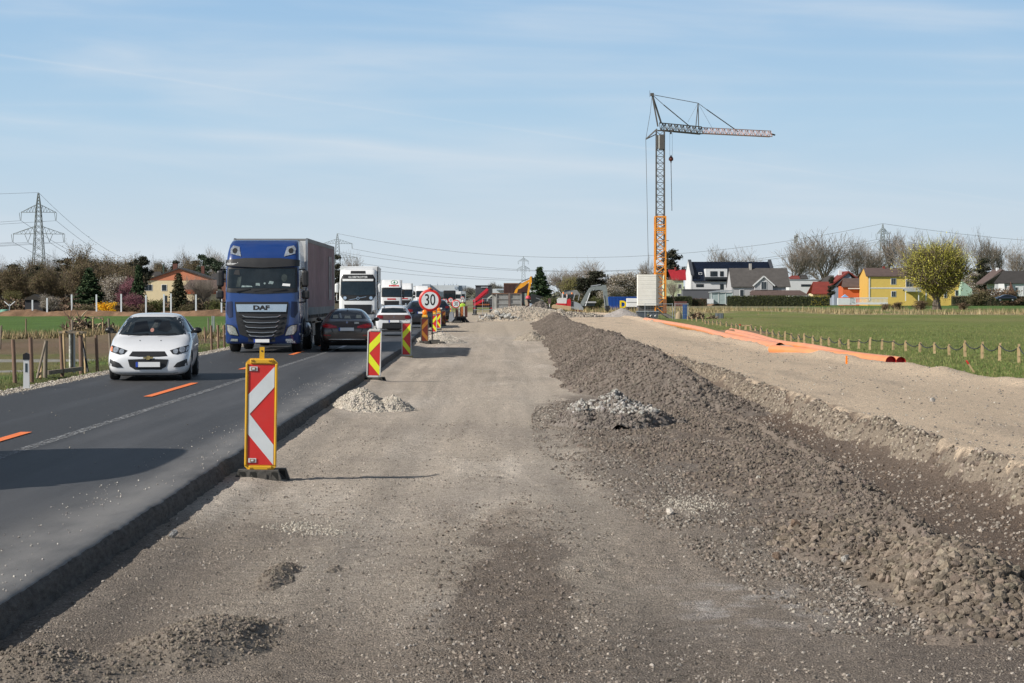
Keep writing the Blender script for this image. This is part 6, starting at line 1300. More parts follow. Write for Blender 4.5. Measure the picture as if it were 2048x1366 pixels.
a = G(1949, 746, .3); b = a+Vector((-.20, 0, .30)); mb = MB(); mb.bar(a, a+(b-a)*.72, .035, M_wood2); mb.bar(a+(b-a)*.72, b, .037, M_red); tag(mb.build('marker_stake'), 'leaning pale marker stake with red top at the edge of the field', 'marker stake')
a = G(1693, 728, .35); mb = MB(); mb.bar(a, a+Vector((0,0,.22)), .045, MATS['orange lens']); tag(mb.build('marker_stake'), 'short upright red marker stake in front of the orange pipes', 'marker stake')  # red stake borrows the lamp lens material, so it glows faintly
q = G(1346, 651, .3); t = sticks('clod', 'dark clod of roots lying against the longest orange pipe', 'clod', (q.x, q.y-1.5, .3), .22, .2, 14, M_root, .05, 9)

# ------------------------------------------------------------------ left verge: reflector post, fence posts, frames
q = G(53, 781, ZR-.05); t = thing('reflector_post', 'white plastic reflector post with black cap at the left road edge', 'reflector post', (q.x, q.y, .18), R(10)); mb = MB()
mb.prism([(-.065,0),(.065,0),(.055,.66),(-.055,.66)], -.05, .05, mat('white post plastic', (.72,.72,.72), .4, 0, .04, dirt=.1)); mb.build('post_body', t); mb = MB(); mb.prism([(-.068,.655),(.068,.655),(.066,.77),(.02,.79),(-.0,.80),(-.066,.765)], -.06, .06, M_dark); mb.build('cap', t); mb = MB(); mb.b2((-.022,-.055,.40),(.022,-.0505,.58), mat('reflector grey', (.10,.14,.16), .15, .5)); mb.build('reflector', t)
M_post = mat('round wooden post', (.20,.125,.09), .85, 0, .35, 8, bump=.4, stretch=(1,1,.2)); M_post2 = mat('grey wooden post', (.22,.18,.14), .85, 0, .3, 8, stretch=(1,1,.2))
posts = [(26,679,30,763,.045,0,'round wooden post left of the reflector post'), (61,675,64,759,.05,0,'thick round wooden post just right of the reflector post'), (92,681,90,753,.05,1,'wooden post propped by the leaning stick'), (121,672,125,749,.045,0,'round wooden post left of the tree stake frame'), (161,670,163,744,.055,0,'reddish round post at the right of the tree stake frame'),
         (192,670,195,741,.042,0,'round wooden post between the stake frame and the white hatchback'), (217,637,221,709,.038,1,'tall grey post just left of the white hatchback mirror'), (3,651,0,698,.035,1,'leaning grey post at the left picture edge'), (52,637,52,673,.035,0,'thin post at the edge of the green field on the left'),
         (409,654,411,684,.035,0,'short post right behind the white hatchback'), (416.5,636,417,671,.035,1,'thin grey post beside the two metal pipes'), (422,651,423.5,701,.042,0,'second wooden post right of the white hatchback'), (436,650,436.5,700,.042,0,'wooden post nearest to the blue lorry'), (448,650,449,697,.04,0,'wooden post partly behind the blue lorry mirror')]
for (xt, yt, xb, yb, r, mk, lb) in posts:
    a = G(xb, yb, .17); b = W(xt, yt, a.y); mb = MB(); mb.path([a-Vector((0,0,.1)), (a+b)/2, b], [r*1.08, r, r*.95], (M_post, M_post2)[mk], 10); tag(mb.build('fence_post'), lb, 'post', 'wooden posts on the left verge')
for (xt, yt, xb, yb, r, m, nm, lb) in ((91,685,74,757,.03,M_post2,'leaning_stick','grey stick leaning on the propped post'), (165,683,176,744,.03,M_dark,'leaning_stick','dark brace leaning right against the reddish post'), (82,734,81,757,.04,M_wood2,'wooden_peg','short pale peg at the foot of the propped post')):
    a = G(xb, yb, .17); b = W(xt, yt, a.y+.3); mb = MB(); mb.bar(a, b, r*2, m, n=8); tag(mb.build(nm), lb, 'stick')
for i, px in enumerate((424.5, 428)):
    a = G(px, 675, .17); b = W(px, 632, a.y); mb = MB(); mb.bar(a, b, .05, M_steel, n=8); tag(mb.build('metal_pipe'), '%s of the two thin grey metal pipes right of the white hatchback' % ('left' if i == 0 else 'right'), 'metal pipe')
def stake_frame(pxs, yt, yb, label, r, rail=True, low_=None):
    Ym = G(pxs[0], yb, .17).y; t = thing('tree_stake_frame', label, 'tree stake frame', tuple(G(pxs[0], yb, .17))); o = Vector(t.location); zt = W(0, yt, Ym).z
    xs_ = [W(p, yb, Ym).x for p in pxs]; dy = .9
    for i, x in enumerate(xs_): mb = MB(); mb.path([Vector((x, Ym+(dy if i%2 else 0), .1))-o, Vector((x-.02, Ym+(dy if i%2 else 0), zt))-o], r, M_wood2, 8); mb.build('stake', t)
    mb = MB(); mb.bar(Vector((xs_[0]-.15, Ym, zt+.02))-o, Vector((xs_[-1]+.12, Ym, zt+.02))-o, .07, M_post2, .05); mb.bar(Vector((xs_[0], Ym-.1, zt+.03))-o, Vector((xs_[0]+.05, Ym+dy+.1, zt+.03))-o, .06, M_wood2); mb.bar(Vector((xs_[-1], Ym-.1, zt+.0))-o, Vector((xs_[-1], Ym+dy, zt))-o, .06, M_wood2); mb.build('top_rail', t)
    return t, o, Ym
t, o, Ym = stake_frame([129.5, 157], 666, 744, 'square tree stake frame of pale wood on the left verge', .035)
x = W(134, 700, Ym).x; mb = MB(); mb.path([Vector((x, Ym+.4, .12))-o, Vector((x, Ym+.4, 1.25))-o], .034, mat('birch striped guard', (.42,.42,.38), .8, 0, .7, 12), 8); mb.build('trunk_guard', t)
for px, yt in ((137.5, 640), (141, 663)): x = W(px, 700, Ym).x; mb = MB(); mb.path([Vector((x, Ym+.45, .12))-o, Vector((x, Ym+.45, W(0, yt, Ym).z))-o], .03, M_steel if yt > 650 else M_post2, 8); mb.build('support_rod', t)
a = G(94, 752, .17); b = G(162, 745, .17); mb = MB(); mb.bar(a+Vector((0,0,.08)), b+Vector((0,0,.10)), .10, M_post2); tag(mb.build('bottom_rail'), 'grey bottom rail lying between the propped post and the reddish post', 'rail')
stake_frame([187, 199], 636.5, 677, 'smaller pale stake frame beyond the brush pile', .035)
M_br_ = [mat('brush wood', (.16,.11,.07), .9, 0, .4, 6), mat('cut wood ends', (.40,.31,.2), .9), M_root[2]]
q = G(166, 672, .17); sticks('brush_pile', 'larger pile of chopped firewood at the field edge', 'brush pile', (q.x, q.y, .15), .95, 1.15, 170, M_br_, .05, 11, None)
q = G(215, 672, .17); sticks('brush_pile', 'smaller brush pile behind the tall grey post left of the hatchback', 'brush pile', (q.x, q.y, .15), .65, .8, 90, M_br_, .045, 12, None)
# white fence posts at the far side of the field
wp = None
for i, (px, yt, yb) in enumerate(((65,600,632),(94.3,596,629),(143.5,589,627),(193,589,627),(242.5,588,626),(292,590,626),(328,588,624),(342,587,624),(392,589,623),(443,590,624))):
    Yp = 204.5; a = W(px, yb, Yp); b = W(px, yt, Yp); mb = MB(); mb.b2((-.075,-.06,0),(.075,.06,b.z-a.z+.35), mat('white painted post', (.62,.66,.70), .5, 0, .04)); o = mb.build('white_post'); o.location = (a.x, Yp, a.z-.35); tag(o, '%s tall white post from the left along the earth bank' % ordinal(i+1), 'white post', 'tall white posts along the earth bank')
q = W(19, 623, 215); t = thing('rotary_drier', 'white Y-shaped folding clothes drier at the far left', 'clothes drier', (q.x, 215, .2)); mb = MB(); mb.bar((0,0,0),(0,0,1.2), .08, M_steel); mb.bar((0,0,.95),(-.55,0,1.45), .08, M_white); mb.bar((0,0,.95),(.6,0,1.45), .08, M_white); mb.build('arms', t)
q = W(9, 626, 213); t = thing('water_tank', 'green and white round garden tank left of the clothes drier', 'tank', (q.x, 213, .2)); mb = MB(); mb.lathe([(.45,0),(.47,.5),(.4,.6),(0,.62)], mat('tank green', (.15,.36,.26), .6, 0, .3, 2), 'Z', (0,0,0), 18); mb.build('tank', t)
q = W(33, 620, 216); t = thing('garden_shed', 'dark little shed among the bushes at the far left', 'shed', (q.x+.5, 222, .1)); mb = MB(); mb.b2((-1,0,0),(1,2,1.7), mat('shed dark', (.03,.03,.035), .8)); mb.prism([(-1.2,1.7),(1.2,1.7),(0,2.3)], -.2, 2.2, mat('shed roof', (.04,.035,.03), .9)); mb.build('walls', t)
# ------------------------------------------------------------------ trees and shrubs
def tubes(S, n=3):
    """S: array of segments (x0,y0,z0,x1,y1,z1,r0,r1) -> V, F"""
    S = np.array(S); a = S[:, :3]; b = S[:, 3:6]; d = b-a; L_ = np.linalg.norm(d, axis=1, keepdims=True); d = d/np.maximum(L_, 1e-6)
    up = np.where(np.abs(d[:, 2:3]) < .9, np.array([[0,0,1.]]), np.array([[1.,0,0]])); x = np.cross(d, up); x /= np.linalg.norm(x, axis=1, keepdims=True); y = np.cross(x, d)
    V = []
    for e, r in ((a, S[:, 6:7]), (b, S[:, 7:8])):
        for k in range(n): t = 2*np.pi*k/n; V.append(e+(x*np.cos(t)+y*np.sin(t))*r)
    V = np.stack(V, 1).reshape(-1, 3); o = (np.arange(len(S))*2*n)[:, None]
    F_ = np.concatenate([o+np.array([[k, (k+1)%n, n+(k+1)%n, n+k]]) for k in range(n)])
    return V, F_
def grow(r, H, trunk=.3, r0=.22, lv=5, spread=.5, up=.25, kids=(5, 4, 4, 3, 3), shrink=.62, start=None, wig=.12):
    big = []; fine = []; tips = []
    def br(p, d, L_, rad, l):
        n = 3 if l < 3 else 2; q = p
        for i in range(n):
            d = (d+Vector((r.gauss(0,wig), r.gauss(0,wig), r.gauss(0,wig)+up*.12))).normalized(); e = q+d*L_/n; r1 = rad*(1-.45*(i+1)/n); r_ = rad*(1-.45*i/n)
            (big if l <= 1 else fine).append((*q, *e, max(r_, .018), max(r1, .014))); q = e
            if l < lv and (i > 0 or l > 0):
                for _ in range(max(1, kids[l]//2+(r.random() < .5))):
                    ax = Vector((r.gauss(0,1), r.gauss(0,1), r.gauss(0,.5))).normalized(); nd = (d*(1-spread)+ax*spread+Vector((0,0,up))).normalized(); br(q, nd, L_*shrink*r.uniform(.75,1.2), rad*.45*r.uniform(.8,1.1), l+1)
        tips.append((q.x, q.y, q.z))
        if l < lv:
            for _ in range(kids[l]-kids[l]//2): ax = Vector((r.gauss(0,1), r.gauss(0,1), r.gauss(0,.6))).normalized(); nd = (d*(1-spread*.8)+ax*spread+Vector((0,0,up))).normalized(); br(q, nd, L_*shrink*r.uniform(.8,1.2), rad*.5, l+1)
    br(Vector((0,0,0)), Vector((0,0,1)), H*trunk, r0, 0)
    return big, fine, tips
def leaves(P, n_per, s, jit, cols, r_, flat=0.):
    P = np.repeat(np.array(P), n_per, 0); n = len(P); P = P+rng.normal(size=(n, 3))*jit
    u = rng.normal(size=(n, 3)); u /= np.linalg.norm(u, axis=1, keepdims=True); v = np.cross(u, rng.normal(size=(n, 3))); v /= np.linalg.norm(v, axis=1, keepdims=True)
    ss = s*(.6+.8*rng.random((n, 1))); V = np.stack([P-u*ss, P-v*ss*.6, P+u*ss, P+v*ss*.6], 1).reshape(-1, 3); C = np.array(cols)[rng.integers(0, len(cols), n)]*1.25*(1+.35*(rng.random((n, 1))*2-1))
    return V, np.arange(4*n).reshape(-1, 4), np.repeat(C, 4, 0)
M_leaf = attr_mat('foliage', .8, 6, .15, 0); M_bark = mat('bark grey brown', (.10,.078,.06), .9, 0, .3, 3)
PROTO = {}
def merge(parts):
    V = []; F_ = []; C = []; o = 0
    for v, f, c in parts: V.append(v); F_.append(f+o); C.append(c if np.ndim(c) == 2 else np.ones((len(v), 1))*np.array(c)); o += len(v)
    return np.concatenate(V), F_, np.concatenate(C)
def proto(kind, seed):
    """unit-height tree meshes (height about 1 -> scaled): returns trunk mesh and crown mesh"""
    key = (kind, seed)
    if key in PROTO: return PROTO[key]
    r = random.Random(seed*17+len(kind)); tw = (.16,.13,.105)
    if kind in ('bare', 'tall', 'bud', 'blossom', 'pink', 'willow', 'haze', 'olive'):
        H = 12.
        if kind == 'tall': big, fine, tips = grow(r, H, .34, .20, 4, .30, .42, (4,3,3,3), .70)
        elif kind == 'willow': big, fine, tips = grow(r, H, .09, .40, 4, .52, .30, (8,4,4,4), .95, wig=.16)
        elif kind in ('blossom', 'pink'): big, fine, tips = grow(r, H, .24, .2, 4, .5, .2, (6,5,4,4), .74)
        else: big, fine, tips = grow(r, H, .28, .26, 4, .46, .20, (4,4,3,3), .76)
        k_ = .0115 if kind in ('bare', 'tall') else .02; fine = [s[:6]+(max(s[6]*.9, k_), max(s[7]*.8, k_*.7)) for s in fine]
        fine = [s for s in fine if s[6] > .03 or kind not in ('bare', 'tall') or r.random() > .38]
        T = merge([(*tubes(big, 6), tw)]); F1 = (*tubes(fine, 3), {'haze': (.15,.14,.13), 'tall': (.24,.20,.165), 'bare': (.22,.185,.15)}.get(kind, (.16,.125,.095)))
        P = [F1]; tips = np.array(tips)
        fp = np.array([s[3:6] for s in fine])
        if kind == 'bud': P.append(leaves(fp, 3, .10, .3, [(.13,.098,.055), (.165,.12,.07), (.10,.095,.04)], r))
        if kind == 'olive': P.append(leaves(fp, 2, .13, .3, [(.16,.16,.05), (.20,.18,.06), (.13,.12,.05)], r))
        if kind == 'haze': P.append(leaves(fp, 1, .16, .3, [(.20,.20,.18), (.22,.20,.17)], r))
        if kind == 'blossom': P.append(leaves(fp, 3, .085, .33, [(.5,.45,.40), (.58,.55,.5), (.30,.25,.2), (.2,.18,.1), (.16,.13,.1)], r))
        if kind == 'pink': P.append(leaves(fp, 3, .10, .33, [(.24,.09,.12), (.30,.13,.17), (.16,.07,.08)], r))
        if kind == 'willow':
            top0 = fp[:, 2].max()
            # rods yellow-green rods
            P.append(leaves(fp, 2, .055, .34, [(.36,.33,.06), (.28,.28,.055), (.44,.40,.09), (.2,.2,.055)], r))
            n_ = 7000; k = rng.integers(0, len(fp), n_); p = fp[k]+rng.normal(size=(n_, 3))*.22; cen = np.array([0, 0, top0*.45]); od = p-cen; od /= np.linalg.norm(od, axis=1, keepdims=True); L_ = rng.uniform(.3, .95, (n_, 1)); a = rng.uniform(0, 2*np.pi, (n_, 1))
            dx = np.concatenate([np.cos(a), np.sin(a), 0*a], 1)*.016; dn = (od*.8+rng.normal(size=(n_, 3))*.35+np.array([0, 0, .25]))*L_
            V = np.stack([p-dx, p+dx, p+dx*.4+dn, p-dx*.4+dn], 1).reshape(-1, 3); c = np.array([(.38,.35,.06), (.30,.29,.055), (.46,.41,.08), (.2,.2,.055)])[rng.integers(0, 4, n_)]; P.append((V, np.arange(4*n_).reshape(-1, 4), np.repeat(c, 4, 0)))
        K = merge(P); top = np.percentile(fp[:, 2], 96 if kind in ('bare', 'tall', 'bud') else 99)
    elif kind in ('spruce', 'thinspruce', 'pine', 'darkpine'):
        H = 12.; top = H; big = []; pts = []; rad_ = []
        big.append((0,0,0,0,0,H*.97,.2,.02))
        br_ = []
        if kind.endswith('spruce'):
            z = 1.0
            while z < H*.98:
                R_ = (3.0 if kind == 'spruce' else 2.1)*(1-z/H)**.85+.12; nb = r.randint(7, 10)
                for k in range(nb):
                    a = r.uniform(0, 2*math.pi); L_ = R_*r.uniform(.7, 1.12); dz = -.18*L_+.12*L_*L_*.2
                    e = Vector((math.cos(a)*L_, math.sin(a)*L_, z+dz)); br_.append((0,0,z, e.x, e.y, e.z, .03, .012))
                    m = int(5+L_*9) if kind == 'spruce' else int(3+L_*6)
                    for j in range(m): t = .15+.85*(j+r.random())/m; pts.append((e.x*t+r.gauss(0,.10), e.y*t+r.gauss(0,.10), z+dz*t-.08*t+r.gauss(0,.06)))
                z += r.uniform(.28, .42)
            cols = [(.022,.042,.018), (.03,.055,.022), (.05,.07,.03)] if kind == 'spruce' else [(.055,.055,.025), (.04,.05,.025), (.09,.075,.04)]; sz = .19
        else:
            for _ in range(34):
                z = r.uniform(H*.32, H*.98); a = r.uniform(0, 2*math.pi); L_ = r.uniform(1.2, 3.4)*(1-.65*abs(z/H-.6)/.4); e = Vector((math.cos(a)*L_, math.sin(a)*L_, z+r.uniform(.1,.8))); br_.append((0,0,z-.5, e.x, e.y, e.z, .07, .02))
                for j in range(60): g = Vector((r.gauss(0,.5), r.gauss(0,.5), r.gauss(0,.20))); pts.append(tuple(e+g)); 
                for j in range(25): g = Vector((r.gauss(0,.35), r.gauss(0,.35), r.gauss(0,.15))); pts.append(tuple(e*.6+Vector((0,0,z*.4))+g))
            cols = [(.028,.045,.025), (.04,.06,.035), (.06,.07,.045)] if kind == 'pine' else [(.03,.032,.02), (.045,.04,.028), (.02,.025,.015)]; sz = .20
        T = merge([(*tubes(big, 6), tw)]); K = merge([(*tubes(br_, 3), (.07,.055,.04)), leaves(pts, 3, sz, .12, cols, r)])
    elif kind in ('bush', 'forsythia', 'brownbush', 'greenbush', 'hazebush'):
        H = 4.; top = 4.; big = []; pts = []
        for _ in range(30): a = r.uniform(0, 2*math.pi); L_ = r.uniform(.3, 1.9); h = r.uniform(1.5, 3.7)*(1-.1*L_); big.append((0,0,0, math.cos(a)*L_*.5, math.sin(a)*L_*.5, h*.6, .05, .03)); big.append((math.cos(a)*L_*.5, math.sin(a)*L_*.5, h*.6, math.cos(a)*L_, math.sin(a)*L_, h, .03, .012)); 
        for s in big:
            for j in range(34): t = r.random()**.6; pts.append((s[0]+(s[3]-s[0])*t+r.gauss(0,.24), s[1]+(s[4]-s[1])*t+r.gauss(0,.24), max(.1, s[2]+(s[5]-s[2])*t+r.gauss(0,.22))))
        cols = {'bush': [(.10,.085,.045), (.13,.11,.06), (.08,.075,.03)], 'forsythia': [(.75,.42,.01), (.62,.33,.01), (.85,.52,.03)], 'brownbush': [(.13,.085,.05), (.17,.12,.075), (.09,.06,.04)], 'greenbush': [(.075,.085,.025), (.11,.115,.04), (.055,.06,.02)], 'hazebush': [(.16,.17,.13), (.19,.18,.14)]}[kind]
        T = merge([(*tubes(big, 4), tw)]); K = merge([leaves(pts, 3, .085, .10, cols, r)])
    res = []
    for nm, (V, F_, C), in (('trunk', T), ('crown', K)):
        V = V.copy(); V /= top; o = mesh_np(nm, V, F_, M_leaf, col=C); res.append(o.data); bpy.data.objects.remove(o)
    PROTO[key] = res; return res
NAMES = {'bare': 'bare_tree', 'tall': 'bare_tree', 'bud': 'bare_tree', 'olive': 'budding_tree', 'haze': 'distant_tree', 'blossom': 'blossom_tree', 'pink': 'blossom_tree', 'willow': 'willow_tree', 'spruce': 'spruce_tree', 'thinspruce': 'spruce_tree', 'pine': 'pine_tree', 'darkpine': 'pine_tree', 'bush': 'bush', 'forsythia': 'bush', 'brownbush': 'bush', 'greenbush': 'bush', 'hazebush': 'bush'}
def tree(kind, px, ytop, width, Y, label, seed=0, group=None, base=None, aspect=1.):
    """a tree at distance Y whose top shows at (px, ytop); width in photo pixels sets its spread"""
    zt = W(px, ytop, Y).z; zb = .1 if base is None else base; h = zt-zb; x = W(px, 600, Y).x
    tm, km = proto(kind, seed); t = thing(NAMES[kind], label, 'bush' if 'bush' in kind or kind == 'forsythia' else 'tree', (x, Y, zb), random.uniform(0, 6.28), group)
    key = (kind, seed)
    sp = np.empty(len(km.vertices)*3, np.float32); km.vertices.foreach_get('co', sp); sp = sp.reshape(-1, 3); wid = np.percentile(np.abs(sp[:, 0]), 97)*2
    s = (width*Y/F)/(wid*1.0); s = min(max(s, h*.45), h*1.9)
    t.scale = (s, s, h)
    for nm, me in (('trunk', tm), ('crown', km)): link(bpy.data.objects.new(nm, me), t)
    return t
TG = 'bare trees behind the houses on the right'
for i, (px, yt, w, k, lb) in enumerate((
    (1590, 486, 90, 'bare', 'leftmost big bare tree, with the thin antenna mast above it'), (1655, 480, 105, 'bare', 'broad domed bare tree behind the flat white house'), (1716, 488, 80, 'bare', 'bare tree between the domed tree and the red-roofed house gable'),
    (1768, 473, 75, 'tall', 'tall bare tree in front of the right lattice pylon'), (1812, 486, 70, 'bare', 'bare tree above the left half of the yellow house roof'), (1848, 484, 60, 'tall', 'bare tree between yellow house roof and willow crown'),
    (1884, 481, 65, 'bare', 'bare tree rising right behind the top of the willow'), (1922, 480, 60, 'tall', 'slender bare tree just right of the willow top'), (1962, 481, 70, 'bare', 'bare tree standing above the round dark pine'),
    (2003, 492, 60, 'tall', 'bare tree right of the round dark pine'), (2042, 497, 60, 'bare', 'bare tree at the right picture edge'), (1742, 500, 60, 'bare', 'smaller bare tree left of the right lattice pylon'))):
    tree(k, px, yt, w, 540+13*(i%4), lb, i%5, TG)
tree('darkpine', 1967, 520, 40, 500, 'round dark pine on the right between bare trees', 1)
tree('willow', 1874, 503, 90, 298, 'large yellow-green willow in front of the yellow house', 0, base=.25)
tree('blossom', 1945, 548, 55, 505, 'pale blossoming tree right of the willow', 1); tree('brownbush', 1985, 568, 60, 430, 'brown garden bush left of the far right white gables', 1); tree('bush', 1955, 575, 45, 420, 'olive bush beside the small green gable', 2); tree('brownbush', 2020, 572, 45, 425, 'brown bush in front of the far right house', 0)
for i, (px, yt, w, lb) in enumerate(((1795, 600, 40, 'dry brown scrub below the yellow house porch'), (1840, 597, 45, 'dry brown scrub left of the willow trunk'), (1925, 603, 50, 'low dry brown scrub right of the willow trunk'), (1770, 604, 30, 'small dry tuft of scrub below the yellow house left window'))): tree('brownbush', px, yt, w, 292, lb, i%3, 'dry scrub around the willow', base=.2)
# beyond the site, centre
tree('spruce', 1079, 534, 46, 300, 'dark pointed spruce between the yellow digger arm and the bare trees', 0)
tree('bare', 1128, 545, 80, 360, 'rounded bare tree right of the dark spruce', 1); tree('bare', 1180, 529, 78, 350, 'taller bare tree above the white excavator', 2); tree('olive', 1140, 556, 50, 345, 'budding greenish tree between the two bare trees', 0)
tree('darkpine', 1190, 545, 55, 330, 'dark conifer behind the grey digger boom', 2); tree('darkpine', 1168, 558, 36, 332, 'smaller dark conifer left of the grey digger boom', 3); tree('greenbush', 1106, 588, 46, 280, 'olive hedge-like bush right of the dark spruce', 0); tree('bush', 1160, 585, 50, 300, 'brown bush behind the excavator boom foot', 1); tree('bush', 1222, 570, 36, 330, 'brown bush between boom and blossom tree', 2)
tree('blossom', 1253, 550, 62, 330, 'white blossoming tree above the blue container', 0); tree('blossom', 1225, 575, 40, 325, 'small blossoming tree at the left end of the blue container', 2); tree('greenbush', 1190, 590, 40, 300, 'low olive bush under the arched digger boom', 2)
tree('bare', 1290, 528, 46, 400, 'fine bare tree directly left of the yellow crane mast', 3); tree('darkpine', 1338, 502, 46, 470, 'lopsided conifer directly right of the yellow crane mast', 0); tree('bare', 1350, 560, 26, 380, 'thin bare tree before the pale green house', 2)
tree('bare', 1440, 506, 60, 520, 'bare tree top showing over the left of the dark solar roof', 1); tree('bare', 1492, 512, 60, 525, 'bare tree top showing over the right of the dark solar roof', 4)
# left of the road
TL = 'trees behind the field on the left'
L_list = [('bare', 8, 528, 45, 330), ('darkpine', 28, 532, 46, 300), ('bud', 62, 527, 60, 340), ('bare', 110, 519, 50, 330), ('darkpine', 131, 520, 44, 320), ('bud', 162, 510, 70, 310), ('bud', 205, 526, 66, 330), ('bud', 232, 530, 55, 345), ('bud', 262, 527, 50, 350), ('bare', 90, 535, 50, 350), ('olive', 20, 583, 34, 250),
          ('darkpine', 284, 516, 34, 335), ('darkpine', 268, 522, 26, 345), ('bare', 368, 512, 44, 500), ('pine', 412, 512, 34, 470), ('pine', 436, 520, 34, 480), ('bare', 430, 508, 44, 520), ('darkpine', 392, 524, 26, 490), ('bare', 310, 526, 40, 480), ('bare', 186, 545, 60, 290), ('bud', 45, 560, 60, 270), ('bud', 110, 560, 60, 275)]
desc = ['bare tree at the left picture edge', 'dark pine next to the left picture edge', 'brown twiggy tree left of the big pylon', 'bare tree right behind the big pylon legs', 'dark conifer just right of the big pylon', 'large twiggy tree left of the dark broad spruce', 'brown-grey tree behind the broad spruce', 'brown-grey tree behind the white blossom shrub', 'brown-grey tree left of the slim dark spruce', 'fine bare tree in front of the big pylon', 'yellow-green small tree above the clothes drier',
        'pine top above the slim spruce left of the terracotta house', 'small pine top at the left end of the house roof', 'bare tree rising behind the terracotta gable', 'broad-tufted pine right of the terracotta gable', 'lower pine close to the blue lorry', 'bare tree crown directly left of the blue lorry', 'small dark conifer behind the house ridge', 'bare tree left of the house chimney pipe', 'low bare tree before the broad spruce', 'low brown tree left of the pylon foot', 'low brown tree right of the pylon foot']
L_list += [('bud', 30, 540, 66, 262), ('bud', 85, 545, 60, 258), ('bud', 150, 535, 64, 268), ('bud', 215, 540, 64, 262), ('bud', 255, 545, 56, 268), ('darkpine', 68, 535, 40, 290), ('bud', 5, 550, 50, 262), ('bud', 330, 531, 44, 470), ('bud', 395, 528, 50, 475), ('darkpine', 350, 524, 28, 495)]
desc += ['brown thicket tree behind the clothes drier', 'brown thicket tree behind the white blossoming shrub', 'brown thicket tree between the big pylon and the broad spruce', 'brown thicket tree directly right of the broad spruce top', 'brown thicket tree behind the purple blossoming tree', 'dark pine left of the big pylon legs', 'brown thicket tree at the far left edge', 'twiggy tree top just left of the terracotta gable ridge', 'twiggy tree top just right of the terracotta gable ridge', 'small dark conifer top over the terracotta gable ridge']
for i, ((k, px, yt, w, Yq), lb) in enumerate(zip(L_list, desc)): tree(k, px, yt, w, Yq, lb, i%5 if k in ('bare', 'bud') else i%3, TL)
for i, (k, px, yt, w, Yq, lb) in enumerate((('spruce', 179, 536, 62, 235, 'broad dark spruce left of the forsythia'), ('spruce', 277, 528, 32, 232, 'slim tall dark spruce at the left corner of the terracotta house'), ('thinspruce', 357, 543, 36, 225, 'thin brownish spruce in front of the house gable'),
    ('blossom', 231, 558, 46, 240, 'pale pink blossoming tree between spruce and purple tree'), ('blossom', 91, 594, 38, 222, 'white blossoming shrub behind the second white post'), ('pink', 256, 562, 36, 238, 'purple-pink blossoming tree left of the slim spruce'), ('pink', 272, 592, 34, 225, 'low pink blossoming shrub under the slim spruce'), ('forsythia', 212, 599, 34, 215, 'bright yellow forsythia in front of the purple tree'),
    ('brownbush', 60, 592, 60, 235, 'brown shrub behind the first white post'), ('brownbush', 132, 586, 60, 240, 'brown shrub left of the broad spruce'), ('greenbush', 313, 593, 40, 222, 'olive shrub below the upper house windows'), ('bare', 381, 556, 44, 228, 'bare twiggy fruit tree in front of the house wing'), ('bare', 414, 560, 34, 232, 'larger bare tree beside the blue lorry mirror'), ('bare', 410, 566, 44, 226, 'bare fruit tree nearest to the blue lorry'), ('greenbush', 432, 596, 36, 222, 'olive shrub beside the blue lorry cab'), ('brownbush', 240, 600, 44, 218, 'reddish brown shrub right of the forsythia'), ('brownbush', 10, 595, 40, 232, 'brown shrub at the far left behind the drier'), ('bush', 375, 603, 34, 218, 'small shrub between two white posts before the house'), ('bush', 170, 606, 50, 219, 'low dark shrub under the broad spruce'), ('brownbush', 290, 604, 30, 219, 'small brown shrub at the house corner'))):
    tree(k, px, yt, w, Yq, lb, i%3, 'garden trees along the earth bank')
r_ = random.Random(4); q = G(134.5, 743, .17); t = thing('young_tree', 'young bare sapling growing out of the tree stake frame', 'tree', (q.x, q.y+.4, .15)); zt = W(0, 618, q.y).z-.15
mb = MB(); mb.path([(0,0,0),(.03,0,zt*.4),(.0,0,zt*.7),(.04,0,zt*.98)], [.022,.018,.012,.004], M_post, 6); mb.build('trunk', t); mb = MB()
for i in range(17):
    z = zt*r_.uniform(.5, .88); a = r_.uniform(0, 6.28); L_ = r_.uniform(.18, .42); e = Vector((math.cos(a)*L_*.7, math.sin(a)*L_*.7, z+L_*1.1)); mb.path([(0,0,z), Vector((e.x*.6, e.y*.6, z+L_*.45)), e], [.007,.005,.003], M_post, 4, cap=False)
mb.build('crown', t)
# behind the lorries and far horizon
tree('darkpine', 668, 512, 40, 330, 'dark tall conifer between the blue and the white lorry', 1); tree('bare', 706, 519, 50, 420, 'bare tree crown left above the white reefer lorry', 0); tree('darkpine', 690, 545, 30, 350, 'dark conifer behind the white reefer lorry', 2)
FH = 'hazy trees on the far horizon'
for i, (k, px, yt, w) in enumerate((('hazebush', 955, 577, 40), ('haze', 938, 575, 24), ('haze', 975, 572, 22), ('hazebush', 930, 584, 40), ('haze', 985, 566, 16), ('haze', 996, 570, 20), ('hazebush', 905, 588, 40), ('hazebush', 880, 590, 40), ('hazebush', 860, 592, 40), ('hazebush', 1000, 584, 40), ('hazebush', 975, 586, 40), ('haze', 1020, 572, 24))): tree(k, px, yt, w, 1100+30*(i%3), '%s hazy tree clump from the left, under the white factory horizon' % ordinal(i+1), i%2, FH)
